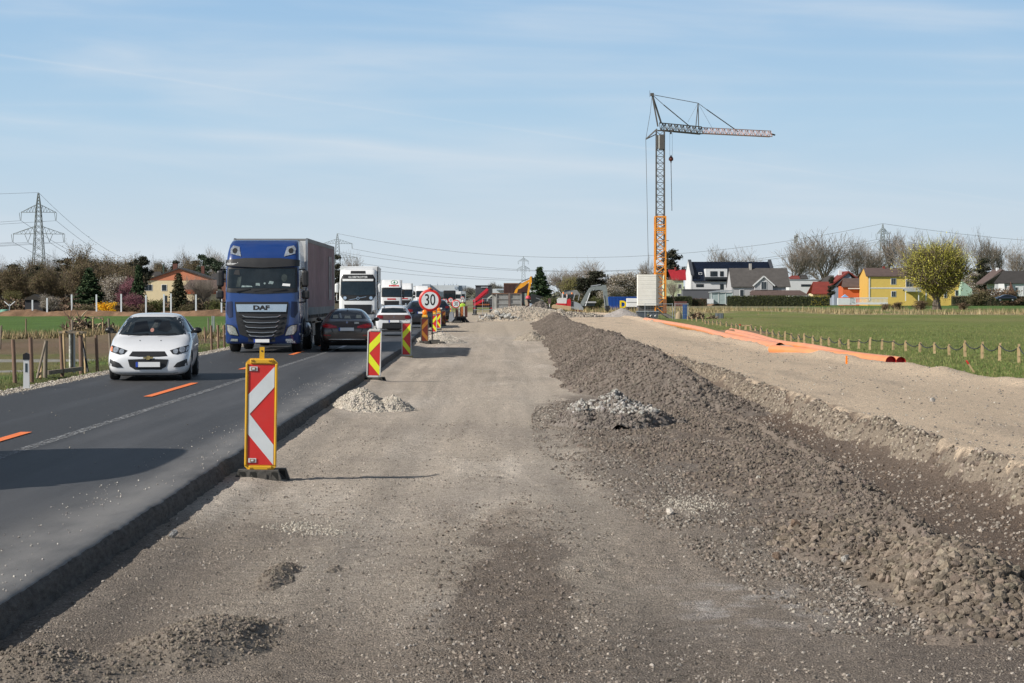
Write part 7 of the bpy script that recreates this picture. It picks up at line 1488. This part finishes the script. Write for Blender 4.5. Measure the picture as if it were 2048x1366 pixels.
# continuous distant wood on both sides (nobody could count it)
def wood(name, x0, x1, Y, h, cols, n, label=None):
    P = []
    for i in range(n):
        x = rng.uniform(x0, x1); t = h*(.55+.5*fbm(np.array(x*.05), np.array(0.), 4, 161)); P.append((x, Y+rng.uniform(-8, 8), rng.uniform(0, 1)*float(t)))
    V, F_, C = leaves(np.array(P), 5, h*.07, h*.08, cols, None); return tag(mesh_np(name, V, [F_], M_leaf, col=C), kind='stuff')
wood('distant_woods', W(-60,600,620).x, W(700,600,620).x, 620, 11, [(.13,.11,.09), (.10,.095,.07), (.17,.14,.115)], 5200)
wood('distant_woods', W(1540,600,640).x, W(2100,600,640).x, 640, 8, [(.15,.13,.11), (.11,.10,.08), (.18,.15,.12)], 4200)
wood('distant_woods', W(1080,600,620).x, W(1560,600,620).x, 620, 7, [(.14,.12,.10), (.12,.12,.09)], 3000)
wood('distant_woods', W(700,600,1600).x, W(1100,600,1600).x, 1600, 9, [(.26,.28,.27), (.22,.24,.23)], 2200)  # farthest wood: haze put into the paler leaf colours
wood('garden_undergrowth', W(-30,600,226).x, W(450,600,226).x, 232, 2.3, [(.11,.075,.05), (.085,.07,.04), (.06,.055,.03), (.15,.10,.07)], 5200)
# hedges
def hedge(px0, px1, pyt, Y, d, cols, label, z0=0.):
    a = W(px0, pyt, Y); b = W(px1, pyt, Y); w = b.x-a.x; h = a.z-z0; n = int(w*h*40); P = np.stack([a.x+rng.random(n)*w, Y+rng.uniform(-.15, .15, n), z0+rng.random(n)*h], -1); n2 = int(w*30); P2 = np.stack([a.x+rng.random(n2)*w, Y+rng.random(n2)*d, z0+h+rng.normal(size=n2)*.06], -1)
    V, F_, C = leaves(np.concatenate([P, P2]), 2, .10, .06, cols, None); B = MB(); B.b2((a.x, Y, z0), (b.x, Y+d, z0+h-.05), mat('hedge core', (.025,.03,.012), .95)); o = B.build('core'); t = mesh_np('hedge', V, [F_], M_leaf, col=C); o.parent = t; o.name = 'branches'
    return tag(t, label, 'hedge')
hedge(1455, 1622, 592.5, 400, 1.5, [(.05,.06,.02), (.07,.075,.025), (.035,.04,.015)], 'long clipped dark green hedge before the grey-roofed house'); hedge(1333, 1384, 593.5, 402, 1.5, [(.075,.085,.03), (.055,.065,.02)], 'olive hedge before the pale green house'); hedge(1384, 1414, 598, 403, 1.2, [(.12,.07,.045), (.09,.055,.035)], 'reddish-brown hedge before the grey garage'); hedge(1622, 1660, 593, 410, 1.2, [(.13,.12,.04), (.07,.08,.03), (.3,.24,.02)], 'ragged yellow-green hedge before the small red roof')
hedge(1905, 2060, 593, 425, 1.2, [(.10,.075,.05), (.08,.065,.04)], 'low brown hedge before the far right houses')

# ------------------------------------------------------------------ houses
M_pane = mat('window pane', (.03,.04,.05), .08, 0, .3, 2); M_wfr = mat('window frame white', (.72,.72,.72), .5)
def hwin(root, cx, cz, w, h, y, m=None, div=1):
    fr = MB(); f = m or M_wfr; fr.b2((cx-w/2, y-.06, cz-h/2), (cx+w/2, y, cz+h/2), f); o = fr.build('window', root)
    for i in range(div): p = MB(); ww = (w-.16)/div; x = cx-w/2+.08+ww*(i+.5); p.b2((x-ww/2+.03, y-.085, cz-h/2+.08), (x+ww/2-.03, y-.055, cz+h/2-.08), M_pane); p.build('pane', o)
    return o
class House:
    """a house at distance Y whose measurements are read in photo pixels"""
    def __init__(s, label, px, Y, name='house', cat='house'):
        s.Y = Y; s.px = px; s.k = Y/F; s.t = thing(name, label, cat, (W(px, 600, Y).x, Y, 0), 0)
    def X(s, px): return (px-s.px)*s.k
    def XD(s, px, y): return W(px, 600, s.Y+y).x-s.t.location.x
    def side(s, px, ye, yr, d, m, th=.3):
        mb = MB(); x = s.X(px); ze = s.Z(ye); mb.prism([(-.03,-.1),(d,-.1),(d,ze),(d/2,s.Z(yr)),(-.03,ze)], x-th, x-.01, m, 'YZ'); return mb.build('side_wall', s.t)
    def Z(s, py): return EYE-(py-594)*s.k
    def wall(s, x0, x1, yt, yb=612, d=8, m=None, y=0., name='wall'):
        mb = MB(); mb.b2((s.X(x0), y, max(-.2, s.Z(yb))), (s.X(x1), y+d, s.Z(yt)), m); return mb.build(name, s.t)
    def poly(s, pts, y0, y1, m, name='wall'):
        mb = MB(); mb.prism([(s.X(a), s.Z(b)) for a, b in pts], y0, y1, m); return mb.build(name, s.t)
    def roof(s, e0, e1, ye, r0, r1, yr, m, d=8, y=0., th=.18, name='roof'):
        """ridge along X: eave line (e0..e1, ye), ridge line (r0..r1, yr) half way back"""
        ze, zr = s.Z(ye), s.Z(yr); yo = y-.35; V = [(s.X(e0),yo,ze),(s.X(e1),yo,ze),(s.XD(r1,y+d/2),y+d/2,zr),(s.XD(r0,y+d/2),y+d/2,zr),(s.X(e0),y+d+.35,ze),(s.X(e1),y+d+.35,ze)]; V2 = [(a,b,c-th) for a,b,c in V]
        mb = MB(); mb.add(V+V2, [(0,1,2,3),(3,2,5,4),(6,7,8,9),(9,8,11,10),(0,1,7,6),(4,5,11,10),(0,3,9,6),(3,4,10,9),(1,2,8,7),(2,5,11,8)], m); return mb.build(name, s.t)
    def gable(s, pl, pr, peak, ye, yl, yr_, m, d=8, y=0., th=.25, name='roof'):
        """gable facing us: roof slabs from peak (px,py) to left eave (pl,yl) and right eave (pr,yr_)"""
        mb = MB()
        for (ex, ey) in ((pl, yl), (pr, yr_)):
            mb.prism([(s.X(peak[0]), s.Z(peak[1])), (s.X(ex), s.Z(ey)), (s.X(ex), s.Z(ey)-th), (s.X(peak[0]), s.Z(peak[1])-th)], y-.4, y+d, m)
        return mb.build(name, s.t)
    def win(s, x0, x1, y0, y1, y=0., m=None, div=1): return hwin(s.t, s.X((x0+x1)/2), s.Z((y0+y1)/2), (x1-x0)*s.k, (y1-y0)*s.k, y, m, div)
    def box(s, x0, x1, y0, y1, m, name, ya=-.1, yb=.3):
        mb = MB(); mb.b2((s.X(x0), ya, s.Z(y1)), (s.X(x1), yb, s.Z(y0)), m); return mb.build(name, s.t)
def wm(n, c, **k): return mat('wall '+n, c, .85, 0, .05, 1., bump=.1, **k)
def rm(n, c): return mat('roof '+n, c, .75, 0, .18, 1.2, bump=.6, bscale=4)
W_white = wm('white', (.66,.67,.68)); W_cream = wm('cream', (.72,.60,.38)); W_terra = wm('terracotta', (.60,.22,.12)); W_dor = wm('deep orange', (.55,.12,.04)); R_dk = rm('dark', (.05,.045,.042)); R_grey = rm('grey', (.085,.077,.072)); R_red = rm('red', (.20,.035,.025)); R_bri = rm('bright red', (.33,.012,.02)); R_br = rm('brown', (.11,.075,.065)); M_solar = mat('solar roof', (.006,.010,.022), .25, 0, .3, .6)
h = House('cream and terracotta house with a broad dark gable roof left of the blue lorry', 360, 400)
h.wall(289, 432, 561, m=W_cream); h.poly([(289,561),(432,561),(420,556),(359,537.5),(300,556)], -.03, 7.9, W_terra, 'gable_wall'); h.gable(284, 442, (359,535.5), 0, 561, 562, R_dk, 9)
h.win(290, 305, 569, 581.5, div=2); h.win(323, 334, 569, 582); h.win(327, 334, 591, 608, m=M_dark); h.win(347, 358, 596, 608); h.wall(375, 440, 578, y=-3, d=3, m=W_cream, name='wing'); h.box(375, 438, 578, 588, W_dor, 'orange_band', -3.1, -2.9); h.roof(372, 442, 577.5, 380, 438, 560, R_br, d=6, y=-5)
h.box(341, 350, 527, 541, rm('chimney brick', (.13,.05,.035)), 'chimney', 3, 4); h.box(321, 323.5, 528, 552, mat('green pipe', (.05,.08,.06), .6), 'chimney_pipe', 3, 3.3); h.win(396, 410, 603, 612, y=-3.05, m=M_dark)
h = House('dark-roofed house behind the left end of the terracotta gable', 300, 440); h.wall(284, 318, 552, m=W_cream, d=6); h.roof(282, 326, 556, 288, 322, 543, R_dk, 6)
h = House('house with dark roof between the terracotta gable and the blue lorry', 440, 450); h.wall(424, 460, 556, m=rm('brick', (.2,.08,.05)), d=6); h.roof(420, 466, 556, 424, 462, 547, R_dk, 6); h.box(400, 406, 532, 550, MATS['roof chimney brick'], 'chimney', 2, 3)
h = House('pale green house with bright red roof right of the crane', 1352, 440); W_pg = wm('pale green', (.52,.58,.38)); h.wall(1333, 1367, 560, m=W_pg); h.side(1333, 560, 541, 7, W_pg); h.roof(1344, 1372, 559, 1336, 1371, 539, R_bri, 7); h.win(1355.5, 1363, 568, 577); h.win(1354, 1362, 587, 593); h.win(1341, 1346, 591, 599); h.box(1352, 1355, 534, 541, R_red, 'chimney', 3, 4)
h = House('modern white house with a black solar roof and white dormer', 1460, 450); h.wall(1384, 1545, 560, m=W_white, d=13); h.side(1384, 551, 520, 13, W_white)
h.roof(1384, 1546, 561, 1380, 1541, 522.5, M_solar, 13); mat('parapet grey', (.06,.065,.075), .5)
for px in (1384.5, 1547): mb = MB(); x = h.X(px); mb.prism([(-.5,h.Z(551)),(-.5,h.Z(547.5)),(6.5,h.Z(518)),(13.4,h.Z(547.5)),(13.4,h.Z(551)),(6.5,h.Z(521))], x-.35, x+.35, MATS['parapet grey'], 'YZ'); mb.build('parapet', h.t)
h.box(1411, 1454, 537.5, 554.5, W_white, 'dormer', -.3, 3.5); h.box(1409.5, 1454, 554, 559, mat('balcony dark', (.03,.035,.04), .4), 'balcony', -.8, -.3); h.win(1420, 1434, 542.5, 552.5, y=-.31, m=M_dark, div=2); h.win(1439.5, 1446.5, 542.5, 552.5, y=-.31, m=M_dark); h.win(1398, 1405, 544.5, 549, y=1.2); h.win(1392, 1407, 568, 574, m=M_dark); h.win(1440, 1447, 568, 579, m=M_dark)
h = House('long grey flat garage in front of the modern white house', 1402, 436, 'garage', 'garage'); h.wall(1366, 1440, 579, m=wm('slate', (.10,.105,.12)), d=5); h.box(1365, 1441, 578.3, 580, MATS['parapet grey'], 'roof_edge', -.1, 5.1)
h = House('glass greenhouse before the grey garage', 1444, 420, 'greenhouse', 'greenhouse'); gp = mat('greenhouse glass', (.35,.42,.42), .15, 0, .15, 1); h.wall(1423, 1466, 585, 608, m=gp, d=4); h.poly([(1421,583.5),(1440,580.5),(1467,580.5),(1467,582.5),(1421,585.5)], -.3, 4.2, M_steel, 'roof')
for x in (1423, 1437, 1451, 1465): h.box(x-.4, x+.4, 584, 608, M_wfr, 'post', -.08, .0)
h.box(1413, 1426, 598, 607, W_white, 'water_container', -1, .2)
h = House('grey-roofed house with a white dormer gable and veranda', 1520, 430); W_lg = wm('light grey', (.42,.42,.43)); h.wall(1466, 1572, 573, m=W_lg, d=9); h.roof(1462, 1581, 573, 1457.5, 1574, 535.5, R_grey, 9); h.side(1466, 573, 538, 9, W_lg)
h.poly([(1508,580),(1508,571),(1526,555),(1544,571),(1544,580)], -1.2, 3, W_lg, 'gable_wall'); mb = MB()
for (a, b) in (((1526,552.5),(1504,572)), ((1526,552.5),(1548,572))): mb.bar((h.X(a[0]),-1.35,h.Z(a[1])), (h.X(b[0]),-1.35,h.Z(b[1])), .28, M_wfr, .25); mb.add([(h.X(a[0]),-1.4,h.Z(a[1])+.14),(h.X(b[0]),-1.4,h.Z(b[1])+.14),(h.X(b[0]),3,h.Z(b[1])+.14),(h.X(a[0]),3,h.Z(a[1])+.14)], [(0,1,2,3)], R_grey)
mb.build('dormer_roof', h.t); h.win(1520, 1532, 563, 579, y=-1.22, div=2); h.roof(1495, 1612, 589.5, 1504, 1600, 580.5, R_br, d=4, y=-3); h.win(1479, 1488, 579, 593)
for x in (1503, 1525, 1545, 1570, 1595): h.box(x-.5, x+.5, 589, 600, M_wfr, 'veranda_post', -3, -2.8)
h.box(1503.5, 1508, 526.5, 541, mat('chimney pale', (.4,.38,.35), .8), 'chimney', 4, 5)
h = House('flat-roofed white house behind the grey-roofed one', 1608, 470); h.wall(1578, 1636, 560, m=W_white, d=7); h.box(1577, 1637, 558.8, 560.5, M_steel, 'roof_edge', -.1, 7.1); h.win(1602, 1622, 568.5, 573, m=M_dark, div=2)
h = House('small dark-topped house peeping over the flat white one', 1590, 520); h.wall(1580, 1612, 556, m=W_lg, d=5); h.roof(1578, 1600, 557, 1583, 1597, 551, R_red, 5); h.roof(1600, 1616, 557, 1602, 1613, 549, R_dk, 5)
h = House('low building with weathered red roof left of the conifer column', 1640, 445); h.wall(1626, 1656, 587, m=W_cream, d=6); h.roof(1622, 1660, 587, 1626, 1658, 563, R_red, 6)
h = House('blue-grey gabled house with a steep red roof and white chimney', 1690, 455); h.wall(1668, 1712, 572, m=wm('blue grey', (.30,.34,.42)), d=7); h.poly([(1668,572),(1712,572),(1697,545)], 0, 7, MATS['wall blue grey'], 'gable_wall'); h.gable(1660, 1716, (1697,542), 0, 570, 556, R_red, 9, th=.4); h.box(1682, 1688, 540, 550, W_white, 'chimney', 3, 4); h.roof(1640, 1668, 566, 1658, 1668, 550, R_grey, 6, y=3)
h = House('orange house with dark hipped roof between the red-roofed and the yellow house', 1704, 440); h.wall(1686, 1726, 572, m=W_dor, d=6); h.roof(1682, 1728, 573, 1686, 1724, 556, R_br, 6); h.box(1696, 1722, 576, 578, W_white, 'awning', -.6, .1)
h = House('large yellow two-storey house with brown roof behind the willow', 1820, 430); W_y = wm('yellow', (.66,.47,.12)); W_y_sunlit = wm('amber', (.62,.36,.08)); h.wall(1738, 1898, 551, m=W_y, d=10); h.side(1738, 551, 537, 9.9, W_y_sunlit); h.roof(1731, 1902, 551.5, 1727, 1892, 535, R_br, 10)  # orange-yellow side wall: sunlight from the left put into its colour
h.box(1738, 1898, 575, 577, W_white, 'cornice_band', -.06, .1); h.box(1737, 1739.5, 552, 601, W_white, 'downpipe', -.12, .05); h.box(1851, 1853, 552, 601, W_white, 'downpipe', -.12, .05)
for a in ((1781,1792,556.5,569), (1782,1792,582,594), (1811,1826,559,574)): h.win(*a, div=2)
h.win(1870, 1878, 556, 568); h.win(1908-20, 1914-20, 584, 596); h.roof(1804, 1838, 582, 1808, 1834, 576, mat('porch roof', (.3,.32,.33), .5), d=3, y=-2.5); h.box(1806, 1807.5, 580, 602, W_white, 'porch_post', -2.4, -2.2); h.box(1832, 1833.5, 580, 602, W_white, 'porch_post', -2.4, -2.2)
for x in (1774, 1790, 1811): h.box(x, x+4, 532, 537.5, M_steel if x > 1780 else R_red, 'chimney', 4.5, 5.3)
h = House('taller yellow gable rising behind the willow crown', 1872, 452); h.wall(1862, 1922, 545, m=W_y, d=8); h.poly([(1862,545),(1922,545),(1896,520)], 0, 8, W_y, 'gable_wall'); h.gable(1856, 1926, (1892,522), 0, 546, 548, R_br, 8); h.win(1912, 1918, 552, 564); h.win(1910, 1918, 580, 592)
h = House('small white block with outdoor table awning left of the yellow house', 1700, 425, 'terrace_wall', 'terrace'); h.wall(1676, 1712, 596, 610, m=W_white, d=1)
t = h.t; mb = MB(); mb.prism([(h.X(1684),h.Z(594.5)),(h.X(1698),h.Z(594.5)),(h.X(1691),h.Z(589))], .2, 1.4, mat('parasol blue white', (.25,.45,.75), .7)); mb.build('awning', t)
h = House('long white balustrade in front of the yellow house', 1740, 420, 'balustrade', 'balustrade'); h.box(1700, 1776, 595, 597, W_white, 'top_rail', -.1, .1); h.box(1700, 1776, 605, 609, W_white, 'base_wall', -.1, .1)
mb = MB(); [mb.b2((h.X(x),-.05,h.Z(606)), (h.X(x+.9),.05,h.Z(596)), W_white) for x in np.arange(1701, 1775, 2.6)]; mb.build('balusters', h.t)
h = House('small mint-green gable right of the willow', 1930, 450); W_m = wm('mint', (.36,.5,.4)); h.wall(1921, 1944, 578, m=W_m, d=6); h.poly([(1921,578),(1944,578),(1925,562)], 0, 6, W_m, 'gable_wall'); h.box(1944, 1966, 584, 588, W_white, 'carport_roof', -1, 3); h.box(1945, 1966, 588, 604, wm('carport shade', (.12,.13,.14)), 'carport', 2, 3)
h = House('grey-roofed house with white gable second from the right edge', 1998, 470); h.wall(1990, 2022, 566, m=W_white, d=8); h.poly([(1994,566),(2022,566),(2010,546)], 0, 8, W_white, 'gable_wall'); h.gable(1970, 2026, (2004,538), 0, 566, 556, R_br, 9, th=.3); h.box(2000, 2004, 535, 542, W_white, 'chimney', 3, 4); h.win(2000, 2004, 572, 586)
h = House('brown-roofed white house at the right picture edge', 2032, 455); h.wall(2014, 2062, 566, m=W_white, d=8); h.roof(1986, 2070, 566, 2006, 2062, 541, R_dk, 9); h.win(2030, 2036, 574, 584); h.win(2046, 2052, 572, 590); h.poly([(2016,590),(2030,590),(2020,564)], -.6, 0, rm('rust', (.14,.07,.055)), 'porch_roof')
# parked dark car in front of them, conifer column, sky mast
q = W(2010, 603, 400); t = thing('car', 'small black car parked side-on before the far right houses', 'car', (q.x-2, 400, q.z-.0), R(-88))
body, bv = loft_body('body', [(0,.3,.6,.7,.6,.75,.55),(.3,.22,.75,.86,.76,.87,.7),(1.1,.2,.9,1.0,.8,.88,.7),(1.7,.2,.95,1.38,.8,.88,.58),(2.6,.2,1,1.43,.8,.88,.58),(3.5,.2,.98,1.2,.8,.88,.62),(4.1,.25,.85,.95,.76,.82,.6),(4.25,.3,.7,.8,.6,.7,.5)], M_navy, t, 2, [(.8,.31,.36),(3.35,.31,.36)])
for d, s in (('R',1),('L',-1)):
    part('side_window', bv, [([(1.3,1.0),(1.75,1.3),(3.3,1.2),(3.5,1.02)], M_glass, d)], t); wheel(t, s*.78, .8, .31, .2, M_alloy, s); wheel(t, s*.78, 3.35, .31, .2, M_alloy, s)
tree('darkpine', 1662, 556, 13, 418, 'narrow ivy-green column of a tree before the red-roofed houses', 3)
q = W(1592, 560, 600); mb = MB(); mb.bar((0,0,0),(0,0,W(0,466,600).z), .35, mat('mast pale', (.35,.36,.36), .6), n=6, w2=.1)
for z in (.90,.94,.97): mb.box((.3,0,W(0,466,600).z*z), (.5,.3,.9), MATS['mast pale']); mb.box((-.35,0,W(0,466,600).z*(z-.02)), (.5,.3,.9), MATS['mast pale'])
o = mb.build('antenna_mast'); o.location = (q.x, 600, 0); tag(o, 'slim pale antenna mast above the leftmost bare trees on the right', 'mast')
# far pale works hall on the horizon
h = House('long pale factory hall with roof stacks on the far horizon', 890, 1500, 'factory', 'factory'); F1 = mat('hazy white cladding', (.52,.55,.57), .8, 0, .04, .05); F2 = mat('hazy grey blue', (.33,.38,.45), .8, 0, .05, .05)  # distance haze is put into both cladding colours
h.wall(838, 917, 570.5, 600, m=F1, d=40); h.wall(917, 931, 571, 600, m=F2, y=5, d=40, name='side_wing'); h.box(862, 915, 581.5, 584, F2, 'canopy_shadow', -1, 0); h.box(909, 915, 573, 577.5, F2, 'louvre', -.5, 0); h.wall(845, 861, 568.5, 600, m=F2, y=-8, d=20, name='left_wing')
for x in (875, 889, 897, 901, 906, 913): h.box(x-.6, x+.8, 568, 570.6, F2, 'roof_vent', 3, 6)
for x in (874.5, 888.5, 905.5, 913.5): h.box(x-.2, x+.2, 563, 570.6, F1, 'stack', 3, 4)
h = House('low pale warehouse at the horizon between crane lorry and brown container', 1000, 900, 'warehouse', 'warehouse'); h.wall(985, 1010, 577.5, 598, m=F1, d=20); h.box(993, 1012, 578.5, 580.5, F2, 'roof_edge', -2, 0)
h = House('small white gabled house behind the yellow digger stick', 1052, 320); h.wall(1040, 1070, 581, m=W_white, d=6); h.poly([(1040,581),(1070,581),(1061,569.5),(1052,573)], 0, 6, mat('hazy roof grey', (.38,.40,.42), .8), 'roof'); h.win(1044, 1049, 578, 581.5, m=M_dark)
h = House('small pale-roofed shed among the trees left of the digger boom', 1145, 300, 'shed', 'shed'); h.wall(1124, 1165, 587, m=wm('shed brown', (.14,.11,.09)), d=5); h.roof(1124, 1160, 588, 1130, 1154, 580, mat('roof pale grey', (.16,.16,.15), .8, 0, .3, 1.5), 5)
h = House('long low shed under the arched digger boom', 1190, 292, 'shed', 'shed'); h.wall(1168, 1190, 606, m=M_slate, d=4); h.box(1166, 1192, 603, 606, W_lg, 'roof_edge', -.3, 4.3)

# ------------------------------------------------------------------ pylons and power lines
M_pyl = mat('pylon steel', (.16,.18,.17), .6, .3, .1); M_pyh = mat('pylon steel hazy', (.30,.34,.36), .7, 0, .1)  # hazy copy: aerial haze mixed into the base colour of far pylons
def pylon(px, ytop, Y, label, arms, m, rz=0., r=.16, base=8.0):
    zt = W(px, ytop, Y).z; t = thing('power_pylon', label, 'pylon', (W(px, 600, Y).x, Y, 0), rz, 'high-voltage lattice pylons'); k = Y/F
    def hw(z): 
        u = z/zt; return np.interp(u, [0, .30, .62, .86, 1], [base/2, base*.26, base*.17, base*.10, .15])
    lv = [0]; 
    while lv[-1] < zt*.985: lv.append(min(zt, lv[-1]+max(1.1, hw(lv[-1])*1.7)))
    mb = MB(); C4 = [(-1,-1),(1,-1),(1,1),(-1,1)]
    for a, b in zip(lv[:-1], lv[1:]):
        wa, wb = hw(a), hw(b)
        for i in range(4):
            p, q = C4[i], C4[(i+1)%4]; mb.bar((p[0]*wa,p[1]*wa,a), (p[0]*wb,p[1]*wb,b), r*1.4, m); mb.bar((p[0]*wa,p[1]*wa,a), (q[0]*wb,q[1]*wb,b), r*.7, m); mb.bar((q[0]*wa,q[1]*wa,a), (p[0]*wb,p[1]*wb,b), r*.7, m)
    mb.build('lattice_tower', t); pts = []
    for (yarm, half, inner) in arms:
        z = zt-(yarm-ytop)*k; L_ = half*k; A = MB(); w = hw(z)
        for s in (-1, 1):
            for yy in (-w, w): A.bar((s*w,yy,z), (s*L_,0,z-.2), r*.9, m); A.bar((s*w,yy,z+2.6), (s*L_,0,z-.1), r*.8, m)
            n = 5
            for i in range(n): u, v = i/n, (i+.5)/n; A.bar((s*(w+(L_-w)*u),-w*(1-u),z), (s*(w+(L_-w)*v),0,z+2.6*(1-v)), r*.6, m); A.bar((s*(w+(L_-w)*v),0,z+2.6*(1-v)), (s*(w+(L_-w)*(u+1/n)),-w*(1-u-1/n),z), r*.6, m)
        A.build('cross_arm', t)
        for s in (-1, 1):
            I = MB(); I.bar((s*L_-.6,0,z-.2), (s*L_-.25,0,z-3.0), r*.9, m); I.bar((s*L_+.2,0,z-.2), (s*L_+.0,0,z-3.0), r*.9, m); I.build('insulator', t); pts.append((s*L_, z-3.1))
            if inner: I = MB(); I.bar((s*L_*.55,0,z-.1), (s*L_*.42,0,z-3.0), r*.9, m); I.bar((s*L_*.30,0,z-.1), (s*L_*.42,0,z-3.0), r*.9, m); I.build('insulator', t); pts.append((s*L_*.42, z-3.1))
    ca, sa = math.cos(rz), math.sin(rz); o = t.location
    return [Vector((o.x+x*ca, o.y+x*sa, z)) for x, z in pts]+[Vector((o.x, o.y, zt))]
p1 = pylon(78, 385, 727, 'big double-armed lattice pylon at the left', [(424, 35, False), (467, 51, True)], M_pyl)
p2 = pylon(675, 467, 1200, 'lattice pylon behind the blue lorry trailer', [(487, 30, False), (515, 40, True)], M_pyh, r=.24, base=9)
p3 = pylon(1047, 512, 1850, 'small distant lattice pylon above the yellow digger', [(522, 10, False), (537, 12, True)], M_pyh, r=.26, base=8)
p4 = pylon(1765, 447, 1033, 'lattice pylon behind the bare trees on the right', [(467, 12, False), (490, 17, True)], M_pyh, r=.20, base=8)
def cable(a, b, sag, r, label, g='overhead power lines'):
    mb = MB(); mb.path([a+(b-a)*u-Vector((0,0,4*sag*u*(1-u))) for u in np.linspace(0, 1, 17)], r, mat('cable haze', (.22,.25,.28), .7), 4, cap=False); return tag(mb.build('power_line'), label, 'power line', g)
far1 = [W(p, y, 1350) for p, y in ((330, 545), (345, 540), (335, 560), (325, 562), (318, 565), (350, 556), (312, 527))]
lf = [Vector((a.x-260, a.y-25, a.z-3)) for a in p1]
nm = ['left upper arm', 'right upper arm', 'left end of the lower arm', 'left inner lower insulator', 'right end of the lower arm', 'right inner lower insulator', 'top']
for i, a in enumerate(p1):
    cable(a, lf[i], 4 if i < 6 else 2, .055, 'cable leaving the big pylon leftwards, %s' % nm[i]); cable(a, far1[min(i, 6)], 8, .07, 'cable dropping right from the big pylon %s' % nm[i])
for i in (0, 1, 2, 4, 6):
    cable(p2[i], p4[i], (15, 15, 13, 13, 16)[(0, 1, 2, 4, 6).index(i)], .10, 'long cable between the two hazy pylons, %s' % nm[i]); cable(p4[i], Vector((p4[i].x+300, p4[i].y-60, p4[i].z-2)), 12, .09, 'cable from the right pylon to the picture edge, %s' % nm[i])
